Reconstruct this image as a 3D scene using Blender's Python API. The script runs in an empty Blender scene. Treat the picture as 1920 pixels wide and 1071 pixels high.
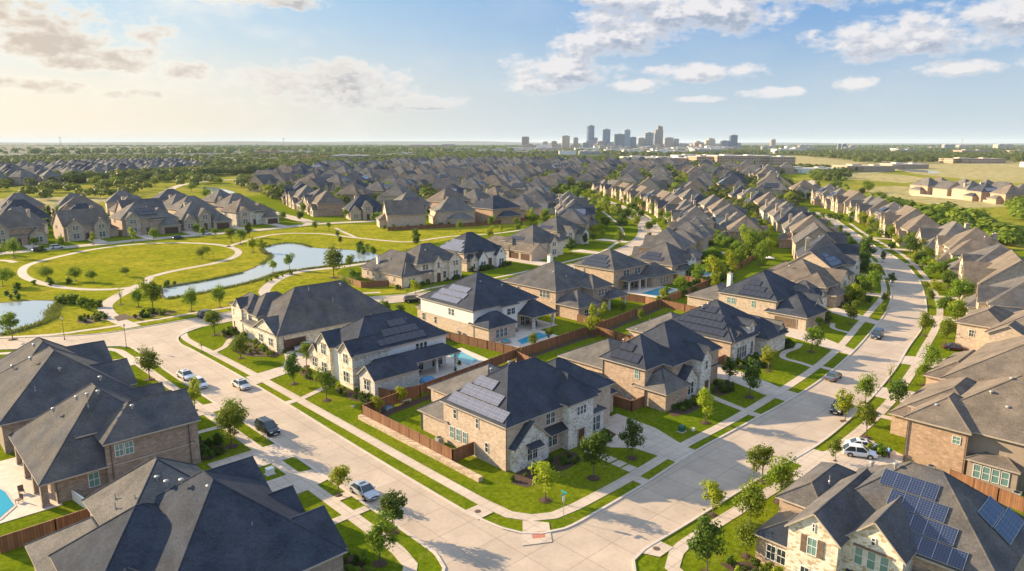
import bpy, bmesh, math, random
import numpy as np
from mathutils import Vector, Matrix
from mathutils.geometry import tessellate_polygon
C = bpy.context.scene.collection
S = bpy.context.scene
random.seed(7)
R = math.radians

# ---------------------------------------------------------------- camera, sky, sun, exposure
CAMH = 42.0
YAW = R(43.8145)            # heading, measured from +y towards +x
PITCH = R(11.567)
cam_d = bpy.data.cameras.new('camera'); cam = bpy.data.objects.new('camera', cam_d); C.objects.link(cam)
cam_d.sensor_width = 36; cam_d.lens = 36 * 1307 / 1920
cam_d.clip_start = 0.5; cam_d.clip_end = 90000
cam.location = (0, 0, CAMH)
cam.rotation_euler = (R(90) - PITCH, 0, -YAW)
S.camera = cam

SUN_EL = R(19.8); SUN_AZ = R(-21)       # azimuth from +y towards +x
sun_dir = Vector((math.sin(SUN_AZ) * math.cos(SUN_EL), math.cos(SUN_AZ) * math.cos(SUN_EL), math.sin(SUN_EL)))
sd = bpy.data.lights.new('sun', 'SUN'); sun = bpy.data.objects.new('sun', sd); C.objects.link(sun)
sd.energy = 4.8; sd.angle = R(0.5); sd.color = (1.0, 0.77, 0.48)
sun.rotation_euler = sun_dir.to_track_quat('Z', 'Y').to_euler()

S.view_settings.view_transform = 'Standard'; S.view_settings.look = 'None'
S.view_settings.gamma = 1; S.view_settings.exposure = 1.42
S.render.engine = 'CYCLES'

W = bpy.data.worlds.new("World"); S.world = W; W.use_nodes = True
nt = W.node_tree; N = nt.nodes; L = nt.links; N.clear()
def mth(t, op, *a, clamp=False):
    n = t.nodes.new('ShaderNodeMath'); n.operation = op; n.use_clamp = clamp
    for i, v in enumerate(a):
        if isinstance(v, (int, float)): n.inputs[i].default_value = v
        else: t.links.new(v, n.inputs[i])
    return n.outputs[0]
def mixc(t, f, a, b, mode='MIX'):
    n = t.nodes.new('ShaderNodeMix'); n.data_type = 'RGBA'; n.blend_type = mode
    for k, v in ((0, f), (6, a), (7, b)):
        if isinstance(v, (int, float)): n.inputs[k].default_value = v
        elif isinstance(v, tuple): n.inputs[k].default_value = (*v[:3], 1)
        else: t.links.new(v, n.inputs[k])
    return n.outputs[2]
def mapr(t, v, a, b, c=0., d=1., smooth=False):
    n = t.nodes.new('ShaderNodeMapRange'); n.clamp = True
    if smooth: n.interpolation_type = 'SMOOTHSTEP'
    t.links.new(v, n.inputs[0])
    for i, x in enumerate((a, b, c, d)): n.inputs[i + 1].default_value = x
    return n.outputs[0]

# clouds: (azimuth, elevation, half width, half height) in degrees, azimuth relative to the city
CLOUDS = [ # cumulus of the right half
 (4.2, 5.6, 5.0, 1.5), (7.0, 7.6, 4.0, 1.5), (10.5, 9.6, 5.6, 2.2), (15.5, 9.6, 6.0, 1.8), (21, 10.9, 9.0, 1.7), (6.2, 10.8, 2.2, .8),
 (1.8, 4.5, 2.6, .8), (15.0, 5.3, 4.4, .75), (10.0, 4.4, 3.0, .55), (28.5, 7.2, 6.8, 1.45), (35.0, 8.2, 5.5, 1.4),
 (31.2, 4.8, 3.7, .65), (37.0, 5.1, 2.6, .65), (25.2, 4.2, 1.8, .55), (20.0, 3.6, 2.4, .45), (14.5, 3.3, 2.0, .3),
 # thin and grey ones of the left half
 (-36.0, 7.3, 10, 2.3), (-27.8, 5.7, 2.3, 1.1), (-24.2, 5.0, 2.2, .8), (-31.0, 5.2, 2.4, .6), (-17, 10.4, 3, .9), (-14.4, 4.5, 7.4, 1.8), (-11.5, 3.2, 5.0, 1.0), (-19, 10.2, 5, .7), (-34.0, 3.8, 4.2, .65), (-6.5, 3.1, 3.4, .65), (-28.0, 3.3, 2.2, .45)]
g = bpy.data.node_groups.new('cloud_mask', 'ShaderNodeTree')
g.interface.new_socket('az', in_out='INPUT', socket_type='NodeSocketFloat'); g.interface.new_socket('el', in_out='INPUT', socket_type='NodeSocketFloat')
g.interface.new_socket('m', in_out='OUTPUT', socket_type='NodeSocketFloat')
gi = g.nodes.new('NodeGroupInput'); go = g.nodes.new('NodeGroupOutput')
cur = None
for a, e, wa, we in CLOUDS:
    u = mth(g, 'MULTIPLY', mth(g, 'SUBTRACT', gi.outputs[0], a), 1 / wa)
    v = mth(g, 'MULTIPLY', mth(g, 'SUBTRACT', gi.outputs[1], e), 1 / we)
    q = mth(g, 'MULTIPLY_ADD', v, v, mth(g, 'MULTIPLY', u, u))
    f = mth(g, 'SUBTRACT', 1.0, q)
    cur = f if cur is None else mth(g, 'MAXIMUM', cur, f)
cur = mth(g, 'MAXIMUM', cur, -1.5)
g.links.new(cur, go.inputs[0])

tc = N.new('ShaderNodeTexCoord')
rot = N.new('ShaderNodeVectorRotate'); rot.rotation_type = 'Z_AXIS'; rot.inputs['Angle'].default_value = YAW
L.new(tc.outputs['Generated'], rot.inputs['Vector'])
sep = N.new('ShaderNodeSeparateXYZ'); L.new(rot.outputs[0], sep.inputs[0])
az = mth(nt, 'MULTIPLY', mth(nt, 'ARCTAN2', sep.outputs[0], sep.outputs[1]), 57.2958)
el = mth(nt, 'MULTIPLY', mth(nt, 'ARCSINE', sep.outputs[2]), 57.2958)
def cnoise(daz, de, sc, det, rough=.6):
    c = N.new('ShaderNodeCombineXYZ')
    L.new(mth(nt, 'ADD', az, daz), c.inputs[0]); L.new(mth(nt, 'MULTIPLY', mth(nt, 'ADD', el, de), 1.75), c.inputs[1])
    n = N.new('ShaderNodeTexNoise'); n.inputs['Scale'].default_value = sc; n.inputs['Detail'].default_value = det; n.inputs['Roughness'].default_value = rough
    L.new(c.outputs[0], n.inputs['Vector']); return n.outputs[0]
def dens(daz, de):
    G1 = N.new('ShaderNodeGroup'); G1.node_tree = g
    L.new(mth(nt, 'ADD', az, daz), G1.inputs[0]); L.new(mth(nt, 'ADD', el, de), G1.inputs[1])
    n1 = cnoise(daz, de, .33, 9, .55)
    n2 = cnoise(daz + 31, de, 1.15, 6, .6)
    return mth(nt, 'ADD', mth(nt, 'ADD', mth(nt, 'MULTIPLY', G1.outputs[0], .95), mth(nt, 'MULTIPLY', mth(nt, 'SUBTRACT', n1, .49), 3.6)), mth(nt, 'MULTIPLY', mth(nt, 'SUBTRACT', n2, .5), 1.7))
d0 = dens(0, 0); d1 = dens(-.45, .7)
cover = mapr(nt, d0, -.15, .8, 0, 1, True)
light = mapr(nt, mth(nt, 'SUBTRACT', d0, d1), -.35, .5, 0, 1)
thick = mapr(nt, d0, .1, 1.1, 0, 1)
sky = N.new('ShaderNodeTexSky'); sky.sky_type = 'NISHITA'; sky.sun_disc = False
sky.sun_elevation = SUN_EL; sky.sun_rotation = SUN_AZ; sky.air_density = 1.0; sky.dust_density = 1.6; sky.ozone_density = 1.2; sky.altitude = 200
hi = mapr(nt, el, 1, 13, 0, 1)
lr = mapr(nt, az, -30, 22, 0, 1, True)
own = mixc(nt, lr, mixc(nt, hi, (5.6, 5.3, 4.6), (2.1, 3.8, 5.3)), mixc(nt, hi, (2.9, 4.0, 4.8), (.55, 1.9, 4.6)))
base = mixc(nt, .84, sky.outputs[0], own)
# brightness of what the sun does to the air and the clouds, by distance in azimuth from the sun
near_sun = mapr(nt, az, -40, 8, 1, 0, True)
warm = mixc(nt, near_sun, (5.6, 5.4, 5.4), (7.2, 6.6, 5.5))
grey = mixc(nt, near_sun, (2.5, 2.9, 3.6), (4.3, 3.6, 2.95))
shade = mth(nt, 'MULTIPLY', mth(nt, 'MAXIMUM', mth(nt, 'SUBTRACT', 1.0, light), mth(nt, 'MULTIPLY', near_sun, .9)), thick, clamp=True)
ccol = mixc(nt, mth(nt, 'MULTIPLY', shade, 1.25, clamp=True), warm, grey)
# thin high veil
veiln = cnoise(40, 11, .085, 6, .62)
veil = mth(nt, 'MULTIPLY', mapr(nt, veiln, .47, .72, 0, 1, True), mth(nt, 'ADD', .12, mth(nt, 'MULTIPLY', near_sun, .6)))
lowhaze = mapr(nt, el, 0, 8.5, 1, 0, True)
lowcol = mixc(nt, near_sun, (3.8, 4.3, 4.7), (6.5, 5.5, 4.1))
base2 = mixc(nt, mth(nt, 'MULTIPLY', lowhaze, .72), base, lowcol)
base3 = mixc(nt, veil, base2, warm)
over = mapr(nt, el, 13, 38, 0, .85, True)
base3 = mixc(nt, mth(nt, 'MULTIPLY', over, mapr(nt, cnoise(7, 3, .09, 5, .6), .3, .6, .55, 1)), base3, (4.9, 5.8, 7.6))   # unseen overhead sky brightened with an added veil, for more fill light
cfade = mapr(nt, el, 1.2, 4.0, .3, 1)
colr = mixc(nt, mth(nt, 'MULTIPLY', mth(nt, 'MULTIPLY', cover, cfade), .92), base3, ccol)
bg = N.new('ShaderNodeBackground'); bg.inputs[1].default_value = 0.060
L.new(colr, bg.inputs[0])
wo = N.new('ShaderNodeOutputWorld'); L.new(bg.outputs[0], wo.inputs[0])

# ---------------------------------------------------------------- materials
M = {}
def newmat(name):
    m = bpy.data.materials.new(name); m.use_nodes = True; t = m.node_tree
    b = t.nodes['Principled BSDF']; M[name] = m
    return m, t, b
def pos(t, obj=True):
    if obj:
        n = t.nodes.new('ShaderNodeTexCoord'); return n.outputs['Object']
    n = t.nodes.new('ShaderNodeNewGeometry'); return n.outputs['Position']
def noise(t, v, sc, det=3, rough=.55):
    n = t.nodes.new('ShaderNodeTexNoise'); n.inputs['Scale'].default_value = sc; n.inputs['Detail'].default_value = det; n.inputs['Roughness'].default_value = rough
    t.links.new(v, n.inputs['Vector']); return n.outputs[0]
def bump(t, b, h, s=.3, d=.02):
    n = t.nodes.new('ShaderNodeBump'); n.inputs['Strength'].default_value = s; n.inputs['Distance'].default_value = d
    t.links.new(h, n.inputs['Height']); t.links.new(n.outputs[0], b.inputs['Normal'])
def plain(name, col, rough=.7, metal=0, var=.12, sc=2.0, spec=.3):
    m, t, b = newmat(name)
    p = pos(t); n = mapr(t, noise(t, p, sc, 4), .3, .7, 1 - var, 1 + var)
    c = t.nodes.new('ShaderNodeCombineColor')
    for i in range(3): t.links.new(mth(t, 'MULTIPLY', n, col[i]), c.inputs[i])
    t.links.new(c.outputs[0], b.inputs['Base Color']); b.inputs['Roughness'].default_value = rough; b.inputs['Metallic'].default_value = metal
    b.inputs['Specular IOR Level'].default_value = spec
    return m
def wallvec(t):
    s = t.nodes.new('ShaderNodeSeparateXYZ'); t.links.new(pos(t), s.inputs[0])
    c = t.nodes.new('ShaderNodeCombineXYZ'); t.links.new(mth(t, 'ADD', s.outputs[0], s.outputs[1]), c.inputs[0]); t.links.new(s.outputs[2], c.inputs[1])
    return c.outputs[0], s
def brick(name, c1, c2, mortar, blot=.35):
    m, t, b = newmat(name); v, s = wallvec(t)
    n = t.nodes.new('ShaderNodeTexBrick'); n.inputs['Scale'].default_value = 1; n.inputs['Brick Width'].default_value = .24; n.inputs['Row Height'].default_value = .085
    n.inputs['Mortar Size'].default_value = .012; n.inputs['Color1'].default_value = (*[q * .84 for q in c1], 1); n.inputs['Color2'].default_value = (*[q * .84 for q in c2], 1); n.inputs['Mortar'].default_value = (*[q * .84 for q in mortar], 1)
    t.links.new(v, n.inputs['Vector'])
    n2 = t.nodes.new('ShaderNodeTexBrick'); n2.inputs['Scale'].default_value = 1; n2.inputs['Brick Width'].default_value = .48; n2.inputs['Row Height'].default_value = .17
    n2.inputs['Mortar Size'].default_value = 0; n2.inputs['Color1'].default_value = (.78, .76, .74, 1); n2.inputs['Color2'].default_value = (1.14, 1.14, 1.14, 1); t.links.new(v, n2.inputs['Vector'])
    col = mixc(t, .8, n.outputs[0], n2.outputs[0], 'MULTIPLY')
    bl = mapr(t, noise(t, pos(t), 1.6, 6, .7), .35, .68, 1 - blot * .6, 1 + blot * .35)
    cc = t.nodes.new('ShaderNodeCombineColor'); [t.links.new(bl, cc.inputs[i]) for i in range(3)]
    col = mixc(t, 1, col, cc.outputs[0], 'MULTIPLY')
    t.links.new(col, b.inputs['Base Color']); b.inputs['Roughness'].default_value = .85; bump(t, b, n.outputs['Fac'], .25, .01)
    return m
def stone(name, ca, cb, cc_, mortar=(.42, .38, .33), sc=2.6):
    m, t, b = newmat(name); v, s = wallvec(t)
    mp = t.nodes.new('ShaderNodeMapping'); mp.inputs['Scale'].default_value = (1, 1.9, 1); t.links.new(v, mp.inputs[0])
    vo = t.nodes.new('ShaderNodeTexVoronoi'); vo.inputs['Scale'].default_value = sc; vo.voronoi_dimensions = '2D'; t.links.new(mp.outputs[0], vo.inputs['Vector'])
    ed = t.nodes.new('ShaderNodeTexVoronoi'); ed.feature = 'DISTANCE_TO_EDGE'; ed.voronoi_dimensions = '2D'; ed.inputs['Scale'].default_value = sc; t.links.new(mp.outputs[0], ed.inputs['Vector'])
    sp = t.nodes.new('ShaderNodeSeparateColor'); t.links.new(vo.outputs['Color'], sp.inputs[0])
    c = mixc(t, mapr(t, sp.outputs[0], .25, .75), ca, cb)
    c = mixc(t, mapr(t, sp.outputs[1], .78, .86), c, cc_)
    bl = mapr(t, noise(t, pos(t), .8, 5, .7), .35, .65, .78, 1.1)
    k = t.nodes.new('ShaderNodeCombineColor'); [t.links.new(bl, k.inputs[i]) for i in range(3)]
    c = mixc(t, 1, c, k.outputs[0], 'MULTIPLY')
    e = mapr(t, ed.outputs['Distance'], .02, .05)
    c = mixc(t, e, mortar, c)
    t.links.new(c, b.inputs['Base Color']); b.inputs['Roughness'].default_value = .85; bump(t, b, e, .3, .02)
    return m
def roofmat(name, col, warmc):
    m, t, b = newmat(name); p = pos(t)
    s = t.nodes.new('ShaderNodeSeparateXYZ'); t.links.new(p, s.inputs[0])
    c = t.nodes.new('ShaderNodeCombineXYZ'); t.links.new(mth(t, 'ADD', s.outputs[0], mth(t, 'MULTIPLY', s.outputs[1], 1.003)), c.inputs[0]); t.links.new(mth(t, 'MULTIPLY', s.outputs[2], 1.5), c.inputs[1])
    n = t.nodes.new('ShaderNodeTexBrick'); n.inputs['Scale'].default_value = 1; n.inputs['Brick Width'].default_value = .34; n.inputs['Row Height'].default_value = .155; n.inputs['Mortar Size'].default_value = .012
    n.inputs['Color1'].default_value = (.8, .8, .8, 1); n.inputs['Color2'].default_value = (1.2, 1.2, 1.2, 1); n.inputs['Mortar'].default_value = (.6, .6, .6, 1)
    t.links.new(c.outputs[0], n.inputs['Vector'])
    a = mapr(t, noise(t, p, 6, 4, .7), .35, .65, .82, 1.18); bb = mapr(t, noise(t, p, .35, 6, .7), .35, .65, .76, 1.2)
    k = t.nodes.new('ShaderNodeCombineColor'); ab = mth(t, 'MULTIPLY', a, bb); [t.links.new(ab, k.inputs[i]) for i in range(3)]
    base = mixc(t, mapr(t, noise(t, p, .22, 3), .4, .6), col, warmc)
    q = mixc(t, 1, base, k.outputs[0], 'MULTIPLY'); q = mixc(t, .55, q, n.outputs[0], 'MULTIPLY')
    t.links.new(q, b.inputs['Base Color']); b.inputs['Roughness'].default_value = .95; b.inputs['Specular IOR Level'].default_value = .08
    bump(t, b, n.outputs['Fac'], .3, .02)
    return m
brick('brick_tan', (.50, .33, .22), (.62, .44, .31), (.60, .50, .40))
brick('brick_red', (.46, .26, .16), (.60, .38, .24), (.55, .44, .34))
brick('brick_brown', (.34, .24, .18), (.46, .34, .26), (.42, .36, .30), .45)
brick('brick_pale', (.60, .445, .325), (.70, .545, .415), (.64, .54, .44), .3)
brick('brick_white', (.66, .64, .60), (.74, .71, .67), (.66, .63, .58), .25)
stone('stone_cream', (.70, .63, .50), (.78, .73, .62), (.50, .38, .22))
stone('stone_tan', (.44, .34, .235), (.54, .44, .32), (.34, .24, .155))
stone('stone_white', (.66, .63, .57), (.78, .76, .71), (.46, .40, .32))
stone('stone_wall', (.50, .37, .25), (.60, .48, .36), (.36, .26, .18), (.30, .24, .18), 3.4)
plain('stucco_white', (.76, .74, .69), .85, var=.05, sc=1)
plain('stucco_tan', (.34, .27, .21), .85, var=.08, sc=1)
plain('trim', (.42, .36, .30), .6)
plain('trim_dark', (.10, .085, .075), .5)
plain('frame_white', (.70, .70, .67), .45, var=.04)
plain('wood_door', (.10, .055, .035), .5, var=.3, sc=3)
plain('wood_beam', (.17, .12, .085), .7, var=.3, sc=3)
plain('metal_roof', (.045, .05, .06), .4, .5, sc=1)
plain('vent_metal', (.40, .38, .36), .45, .5)
plain('patio', (.56, .48, .40), .8, var=.12, sc=.8)
plain('mulch', (.075, .045, .032), .95, var=.5, sc=5)
plain('gravel_stone', (.42, .38, .33), .9, var=.3, sc=3)
plain('tyre', (.02, .02, .02), .8); plain('rim', (.45, .45, .46), .3, .8)
plain('bark', (.13, .10, .075), .9, var=.3, sc=4)
plain('ac_metal', (.42, .42, .40), .5, .3); plain('black_plastic', (.02, .02, .022), .5)
plain('sign_green', (.02, .30, .30), .4, var=.02); plain('galv', (.45, .46, .47), .35, .8)
plain('tarp_blue', (.10, .24, .42), .5, var=.4, sc=1.5); plain('util_green', (.03, .11, .075), .6)
plain('rust_pad', (.42, .17, .11), .9, var=.15, sc=4); plain('iron', (.14, .09, .07), .7, .3, var=.3)
plain('white_paint', (.8, .8, .8), .5, var=.02); plain('cloth_blue', (.08, .22, .45), .9); plain('cloth_dark', (.05, .06, .09), .9); plain('skin', (.45, .28, .2), .6)
for nm, c in (('paint_white', (.72, .73, .75)), ('paint_silver', (.45, .47, .50)), ('paint_black', (.015, .018, .022)), ('paint_navy', (.02, .04, .075)), ('paint_grey', (.12, .15, .17)), ('paint_pearl', (.60, .57, .52)), ('paint_maroon', (.10, .03, .05))):
    m = plain(nm, c, .3, .0 if 'white' in nm or 'pearl' in nm else .4, .02); b = m.node_tree.nodes['Principled BSDF']; b.inputs['Coat Weight'].default_value = .8; b.inputs['Coat Roughness'].default_value = .08
m, t, b = newmat('glass'); b.inputs['Base Color'].default_value = (.035, .05, .055, 1); b.inputs['Roughness'].default_value = .12; b.inputs['Specular IOR Level'].default_value = .8
m, t, b = newmat('pane_blind')
s_ = t.nodes.new('ShaderNodeSeparateXYZ'); t.links.new(pos(t), s_.inputs[0]); wv = mth(t, 'FRACT', mth(t, 'MULTIPLY', s_.outputs[2], 9))
t.links.new(mixc(t, mapr(t, wv, .35, .5), (.10, .20, .19), (.17, .30, .27)), b.inputs['Base Color']); b.inputs['Roughness'].default_value = .25; b.inputs['Coat Weight'].default_value = .6
m, t, b = newmat('lamp_glass'); b.inputs['Base Color'].default_value = (.7, .72, .72, 1); b.inputs['Roughness'].default_value = .1
m, t, b = newmat('tail_red'); b.inputs['Base Color'].default_value = (.35, .01, .01, 1); b.inputs['Roughness'].default_value = .2
roofmat('roof_charcoal', (.092, .093, .102), (.122, .113, .105))
roofmat('roof_grey', (.165, .152, .138), (.138, .130, .122))
roofmat('roof_slate', (.050, .060, .080), (.060, .066, .082))
roofmat('roof_brown', (.175, .145, .118), (.148, .126, .106))
def panelmat(name, cell, line):
    m, t, b = newmat(name); tcn = t.nodes.new('ShaderNodeTexCoord')
    n = t.nodes.new('ShaderNodeTexBrick'); n.offset = 0; n.inputs['Scale'].default_value = 1; n.inputs['Brick Width'].default_value = 1.0; n.inputs['Row Height'].default_value = 1.0; n.inputs['Mortar Size'].default_value = .035
    n.inputs['Color1'].default_value = (*cell, 1); n.inputs['Color2'].default_value = (*[c * 1.15 for c in cell], 1); n.inputs['Mortar'].default_value = (*line, 1)
    t.links.new(tcn.outputs['UV'], n.inputs['Vector']); t.links.new(n.outputs[0], b.inputs['Base Color']); b.inputs['Roughness'].default_value = .22; b.inputs['Coat Weight'].default_value = .35; b.inputs['Coat Roughness'].default_value = .12
panelmat('panel_blue', (.010, .018, .055), (.12, .15, .22)); panelmat('panel_light', (.12, .125, .17), (.26, .28, .32)); panelmat('panel_dark', (.022, .022, .032), (.045, .045, .055))
# wood fence
m, t, b = newmat('fence_wood'); v, s = wallvec(t)
fr = mth(t, 'FRACT', mth(t, 'MULTIPLY', mth(t, 'ADD', s.outputs[0], s.outputs[1]), 1 / .3)); gap = mapr(t, mth(t, 'ABSOLUTE', mth(t, 'SUBTRACT', fr, .5)), .42, .48)
wn = t.nodes.new('ShaderNodeTexWhiteNoise'); wn.noise_dimensions = '1D'; t.links.new(mth(t, 'FLOOR', mth(t, 'MULTIPLY', mth(t, 'ADD', s.outputs[0], s.outputs[1]), 1 / .3)), wn.inputs['W'])
c = mixc(t, wn.outputs[0], (.19, .080, .036), (.30, .145, .065)); st = mapr(t, noise(t, pos(t), 1.2, 4), .35, .65)
c = mixc(t, mth(t, 'MULTIPLY', st, .4), c, (.13, .06, .035)); c = mixc(t, gap, c, (.04, .02, .012))
t.links.new(c, b.inputs['Base Color']); b.inputs['Roughness'].default_value = .8
# concrete with slab joints
def concrete(name, col, w, h, joint, stain=.12):
    m, t, b = newmat(name); p = pos(t, False)
    n = t.nodes.new('ShaderNodeTexBrick'); n.offset = 0; n.inputs['Scale'].default_value = 1; n.inputs['Brick Width'].default_value = w; n.inputs['Row Height'].default_value = h; n.inputs['Mortar Size'].default_value = joint
    n.inputs['Mortar Smooth'].default_value = .3
    n.inputs['Color1'].default_value = (.95, .95, .95, 1); n.inputs['Color2'].default_value = (1.04, 1.03, 1.02, 1); n.inputs['Mortar'].default_value = (.60, .58, .56, 1)
    t.links.new(p, n.inputs['Vector'])
    a = mapr(t, noise(t, p, .18, 6, .65), .35, .65, 1 - stain, 1 + stain); a2 = mapr(t, noise(t, p, 1.9, 5, .7), .3, .7, .93, 1.06)
    a3 = mapr(t, noise(t, p, .45, 8, .78), .56, .72, 1, .80)
    k = t.nodes.new('ShaderNodeCombineColor'); ab = mth(t, 'MULTIPLY', mth(t, 'MULTIPLY', a, a2), a3); [t.links.new(ab, k.inputs[i]) for i in range(3)]
    c = mixc(t, 1, (*col,), k.outputs[0], 'MULTIPLY'); c = mixc(t, 1, c, n.outputs[0], 'MULTIPLY')
    t.links.new(c, b.inputs['Base Color']); b.inputs['Roughness'].default_value = .85; b.inputs['Specular IOR Level'].default_value = .3
concrete('road', (.43, .35, .272), 4.2, 4.6, .04); concrete('walk', (.49, .41, .33), 1.5, 1.5, .035, .1); concrete('kerb', (.50, .44, .38), 3, 3, .02, .1)
concrete('trail', (.46, .39, .32), 60, 60, .0, .1)
# grass
def grass(name, c1, c2, c3, big=.03, fine=1.6, streak=0):
    m, t, b = newmat(name); p = pos(t, False)
    a = mapr(t, noise(t, p, big, 5, .6), .38, .62); f = mapr(t, noise(t, p, fine, 6, .75), .35, .65); md = mapr(t, noise(t, p, .13, 7, .68), .42, .60)
    c = mixc(t, a, c1, c2); c = mixc(t, mth(t, 'MULTIPLY', md, .55), c, c3); dry = mapr(t, noise(t, p, .55, 6, .7), .55, .72); c = mixc(t, mth(t, 'MULTIPLY', dry, .5), c, (.26, .20, .06))
    k = t.nodes.new('ShaderNodeCombineColor'); ff = mth(t, 'ADD', .60, mth(t, 'MULTIPLY', f, .72)); [t.links.new(ff, k.inputs[i]) for i in range(3)]
    c = mixc(t, 1, c, k.outputs[0], 'MULTIPLY')
    t.links.new(c, b.inputs['Base Color']); b.inputs['Roughness'].default_value = .95; b.inputs['Specular IOR Level'].default_value = .0
    bump(t, b, noise(t, p, 7, 3, .8), .7, .07)
grass('lawn', (.112, .156, .007), (.162, .185, .010), (.068, .116, .006))
grass('park_lawn', (.225, .232, .014), (.30, .262, .026), (.125, .160, .010), .03, .5)
grass('meadow', (.20, .215, .025), (.30, .26, .045), (.12, .155, .02), .016, .3)
grass('countryside', (.040, .065, .018), (.07, .09, .026), (.12, .115, .04), .004, .05)
grass('dry_field', (.40, .33, .18), (.34, .29, .13), (.26, .26, .09), .01, .1)
m, t, b = newmat('ridge_green'); b.inputs['Base Color'].default_value = (.03, .045, .028, 1); b.inputs['Roughness'].default_value = 1
# leaves
def leaf(name, c1, c2, tr=.35):
    m, t, b = newmat(name); oi = t.nodes.new('ShaderNodeObjectInfo')
    p = pos(t); f = mapr(t, noise(t, p, 1.1, 3), .35, .65)
    c = mixc(t, f, c1, c2); hv = t.nodes.new('ShaderNodeHueSaturation'); t.links.new(c, hv.inputs['Color'])
    t.links.new(mapr(t, oi.outputs['Random'], 0, 1, .8, 1.2), hv.inputs['Value']); t.links.new(mapr(t, oi.outputs['Random'], 0, 1, .485, .512), hv.inputs['Hue'])
    t.links.new(hv.outputs[0], b.inputs['Base Color']); b.inputs['Roughness'].default_value = .6; b.inputs['Specular IOR Level'].default_value = .2
    tl = t.nodes.new('ShaderNodeBsdfTranslucent'); t.links.new(hv.outputs[0], tl.inputs[0]); mx = t.nodes.new('ShaderNodeMixShader'); mx.inputs[0].default_value = tr + .05
    t.links.new(b.outputs[0], mx.inputs[1]); t.links.new(tl.outputs[0], mx.inputs[2]); t.links.new(mx.outputs[0], t.nodes['Material Output'].inputs[0])
leaf('leaf_green', (.13, .20, .014), (.20, .26, .02)); leaf('leaf_yellow', (.26, .32, .015), (.34, .38, .022)); leaf('leaf_dark', (.065, .12, .014), (.105, .165, .018)); leaf('leaf_reed', (.20, .24, .05), (.13, .18, .04))
leaf('leaf_wood', (.10, .14, .022), (.17, .20, .032), .35)
# water
def water(name, col, rough, bs, tint=.0):
    m, t, b = newmat(name); b.inputs['Base Color'].default_value = (*col, 1); b.inputs['Roughness'].default_value = rough; b.inputs['IOR'].default_value = 1.33; b.inputs['Specular IOR Level'].default_value = .9
    bump(t, b, noise(t, pos(t, False), 2.2, 5, .65), bs, .06)
water('pond_water', (.30, .35, .37), .05, .04); water('pool_water', (.02, .30, .42), .08, .2)

# ---------------------------------------------------------------- mesh helpers
class MB:
    def __init__(s): s.v = []; s.f = []; s.m = []; s.uv = {}
    def face(s, pts, m=0, uv=None):
        i = len(s.v); s.v += [tuple(p) for p in pts]; s.f.append(tuple(range(i, i + len(pts)))); s.m.append(m)
        if uv: s.uv[len(s.f) - 1] = uv
    def box(s, x0, y0, z0, x1, y1, z1, m=0):
        p = [(x0, y0, z0), (x1, y0, z0), (x1, y1, z0), (x0, y1, z0), (x0, y0, z1), (x1, y0, z1), (x1, y1, z1), (x0, y1, z1)]
        for q in ((0, 3, 2, 1), (4, 5, 6, 7), (0, 1, 5, 4), (1, 2, 6, 5), (2, 3, 7, 6), (3, 0, 4, 7)): s.face([p[k] for k in q], m)
    def prism(s, poly, z0, z1, m=0):     # poly counter-clockwise
        n = len(poly)
        s.face([(x, y, z1) for x, y in poly], m); s.face([(x, y, z0) for x, y in reversed(poly)], m)
        for i in range(n):
            a, b = poly[i], poly[(i + 1) % n]; s.face([(*a, z0), (*b, z0), (*b, z1), (*a, z1)], m)
    def bar(s, a, b, r, n=6, m=0, r2=None, caps=True):
        a = Vector(a); b = Vector(b); d = (b - a).normalized(); u = d.orthogonal().normalized(); w = d.cross(u); r2 = r if r2 is None else r2
        ra = [a + (u * math.cos(2 * math.pi * k / n) + w * math.sin(2 * math.pi * k / n)) * r for k in range(n)]
        rb = [b + (u * math.cos(2 * math.pi * k / n) + w * math.sin(2 * math.pi * k / n)) * r2 for k in range(n)]
        for k in range(n): j = (k + 1) % n; s.face([ra[k], ra[j], rb[j], rb[k]], m)
        if caps: s.face(list(reversed(ra)), m); s.face(rb, m)
    def dome(s, c, r, h, m=0, n=10, rings=4):
        pr = [(c[0] + r * math.cos(2 * math.pi * k / n), c[1] + r * math.sin(2 * math.pi * k / n), c[2]) for k in range(n)]
        for q in range(1, rings + 1):
            t = q / rings * math.pi / 2; rr = r * math.cos(t); z = c[2] + h * math.sin(t)
            nr = [(c[0] + rr * math.cos(2 * math.pi * k / n), c[1] + rr * math.sin(2 * math.pi * k / n), z) for k in range(n)]
            for k in range(n): j = (k + 1) % n; s.face([pr[k], pr[j], nr[j], nr[k]], m)
            pr = nr
    def mesh(s, name, mats, smooth=False):
        me = bpy.data.meshes.new(name)
        nv = len(s.v); me.vertices.add(nv); me.vertices.foreach_set('co', np.array(s.v, dtype=np.float32).ravel())
        li = np.array([i for f in s.f for i in f], dtype=np.int32); ls = np.cumsum([0] + [len(f) for f in s.f[:-1]]).astype(np.int32)
        me.loops.add(len(li)); me.loops.foreach_set('vertex_index', li); me.polygons.add(len(s.f)); me.polygons.foreach_set('loop_start', ls)
        me.polygons.foreach_set('material_index', np.array(s.m, dtype=np.int32))
        for k in mats: me.materials.append(M[k])
        if s.uv:
            ul = me.uv_layers.new(name='UVMap')
            for fi, uv in s.uv.items():
                for k, q in enumerate(uv): ul.data[int(ls[fi]) + k].uv = q
        me.update(calc_edges=True); me.validate()
        me.polygons.foreach_set('use_smooth', [smooth] * len(me.polygons))
        return me
    def build(s, name, mats, parent=None, loc=None, smooth=False):
        if isinstance(mats, str): mats = [mats]
        o = bpy.data.objects.new(name, s.mesh(name, mats, smooth)); C.objects.link(o)
        if parent: o.parent = parent
        if loc: o.location = loc
        return o
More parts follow.
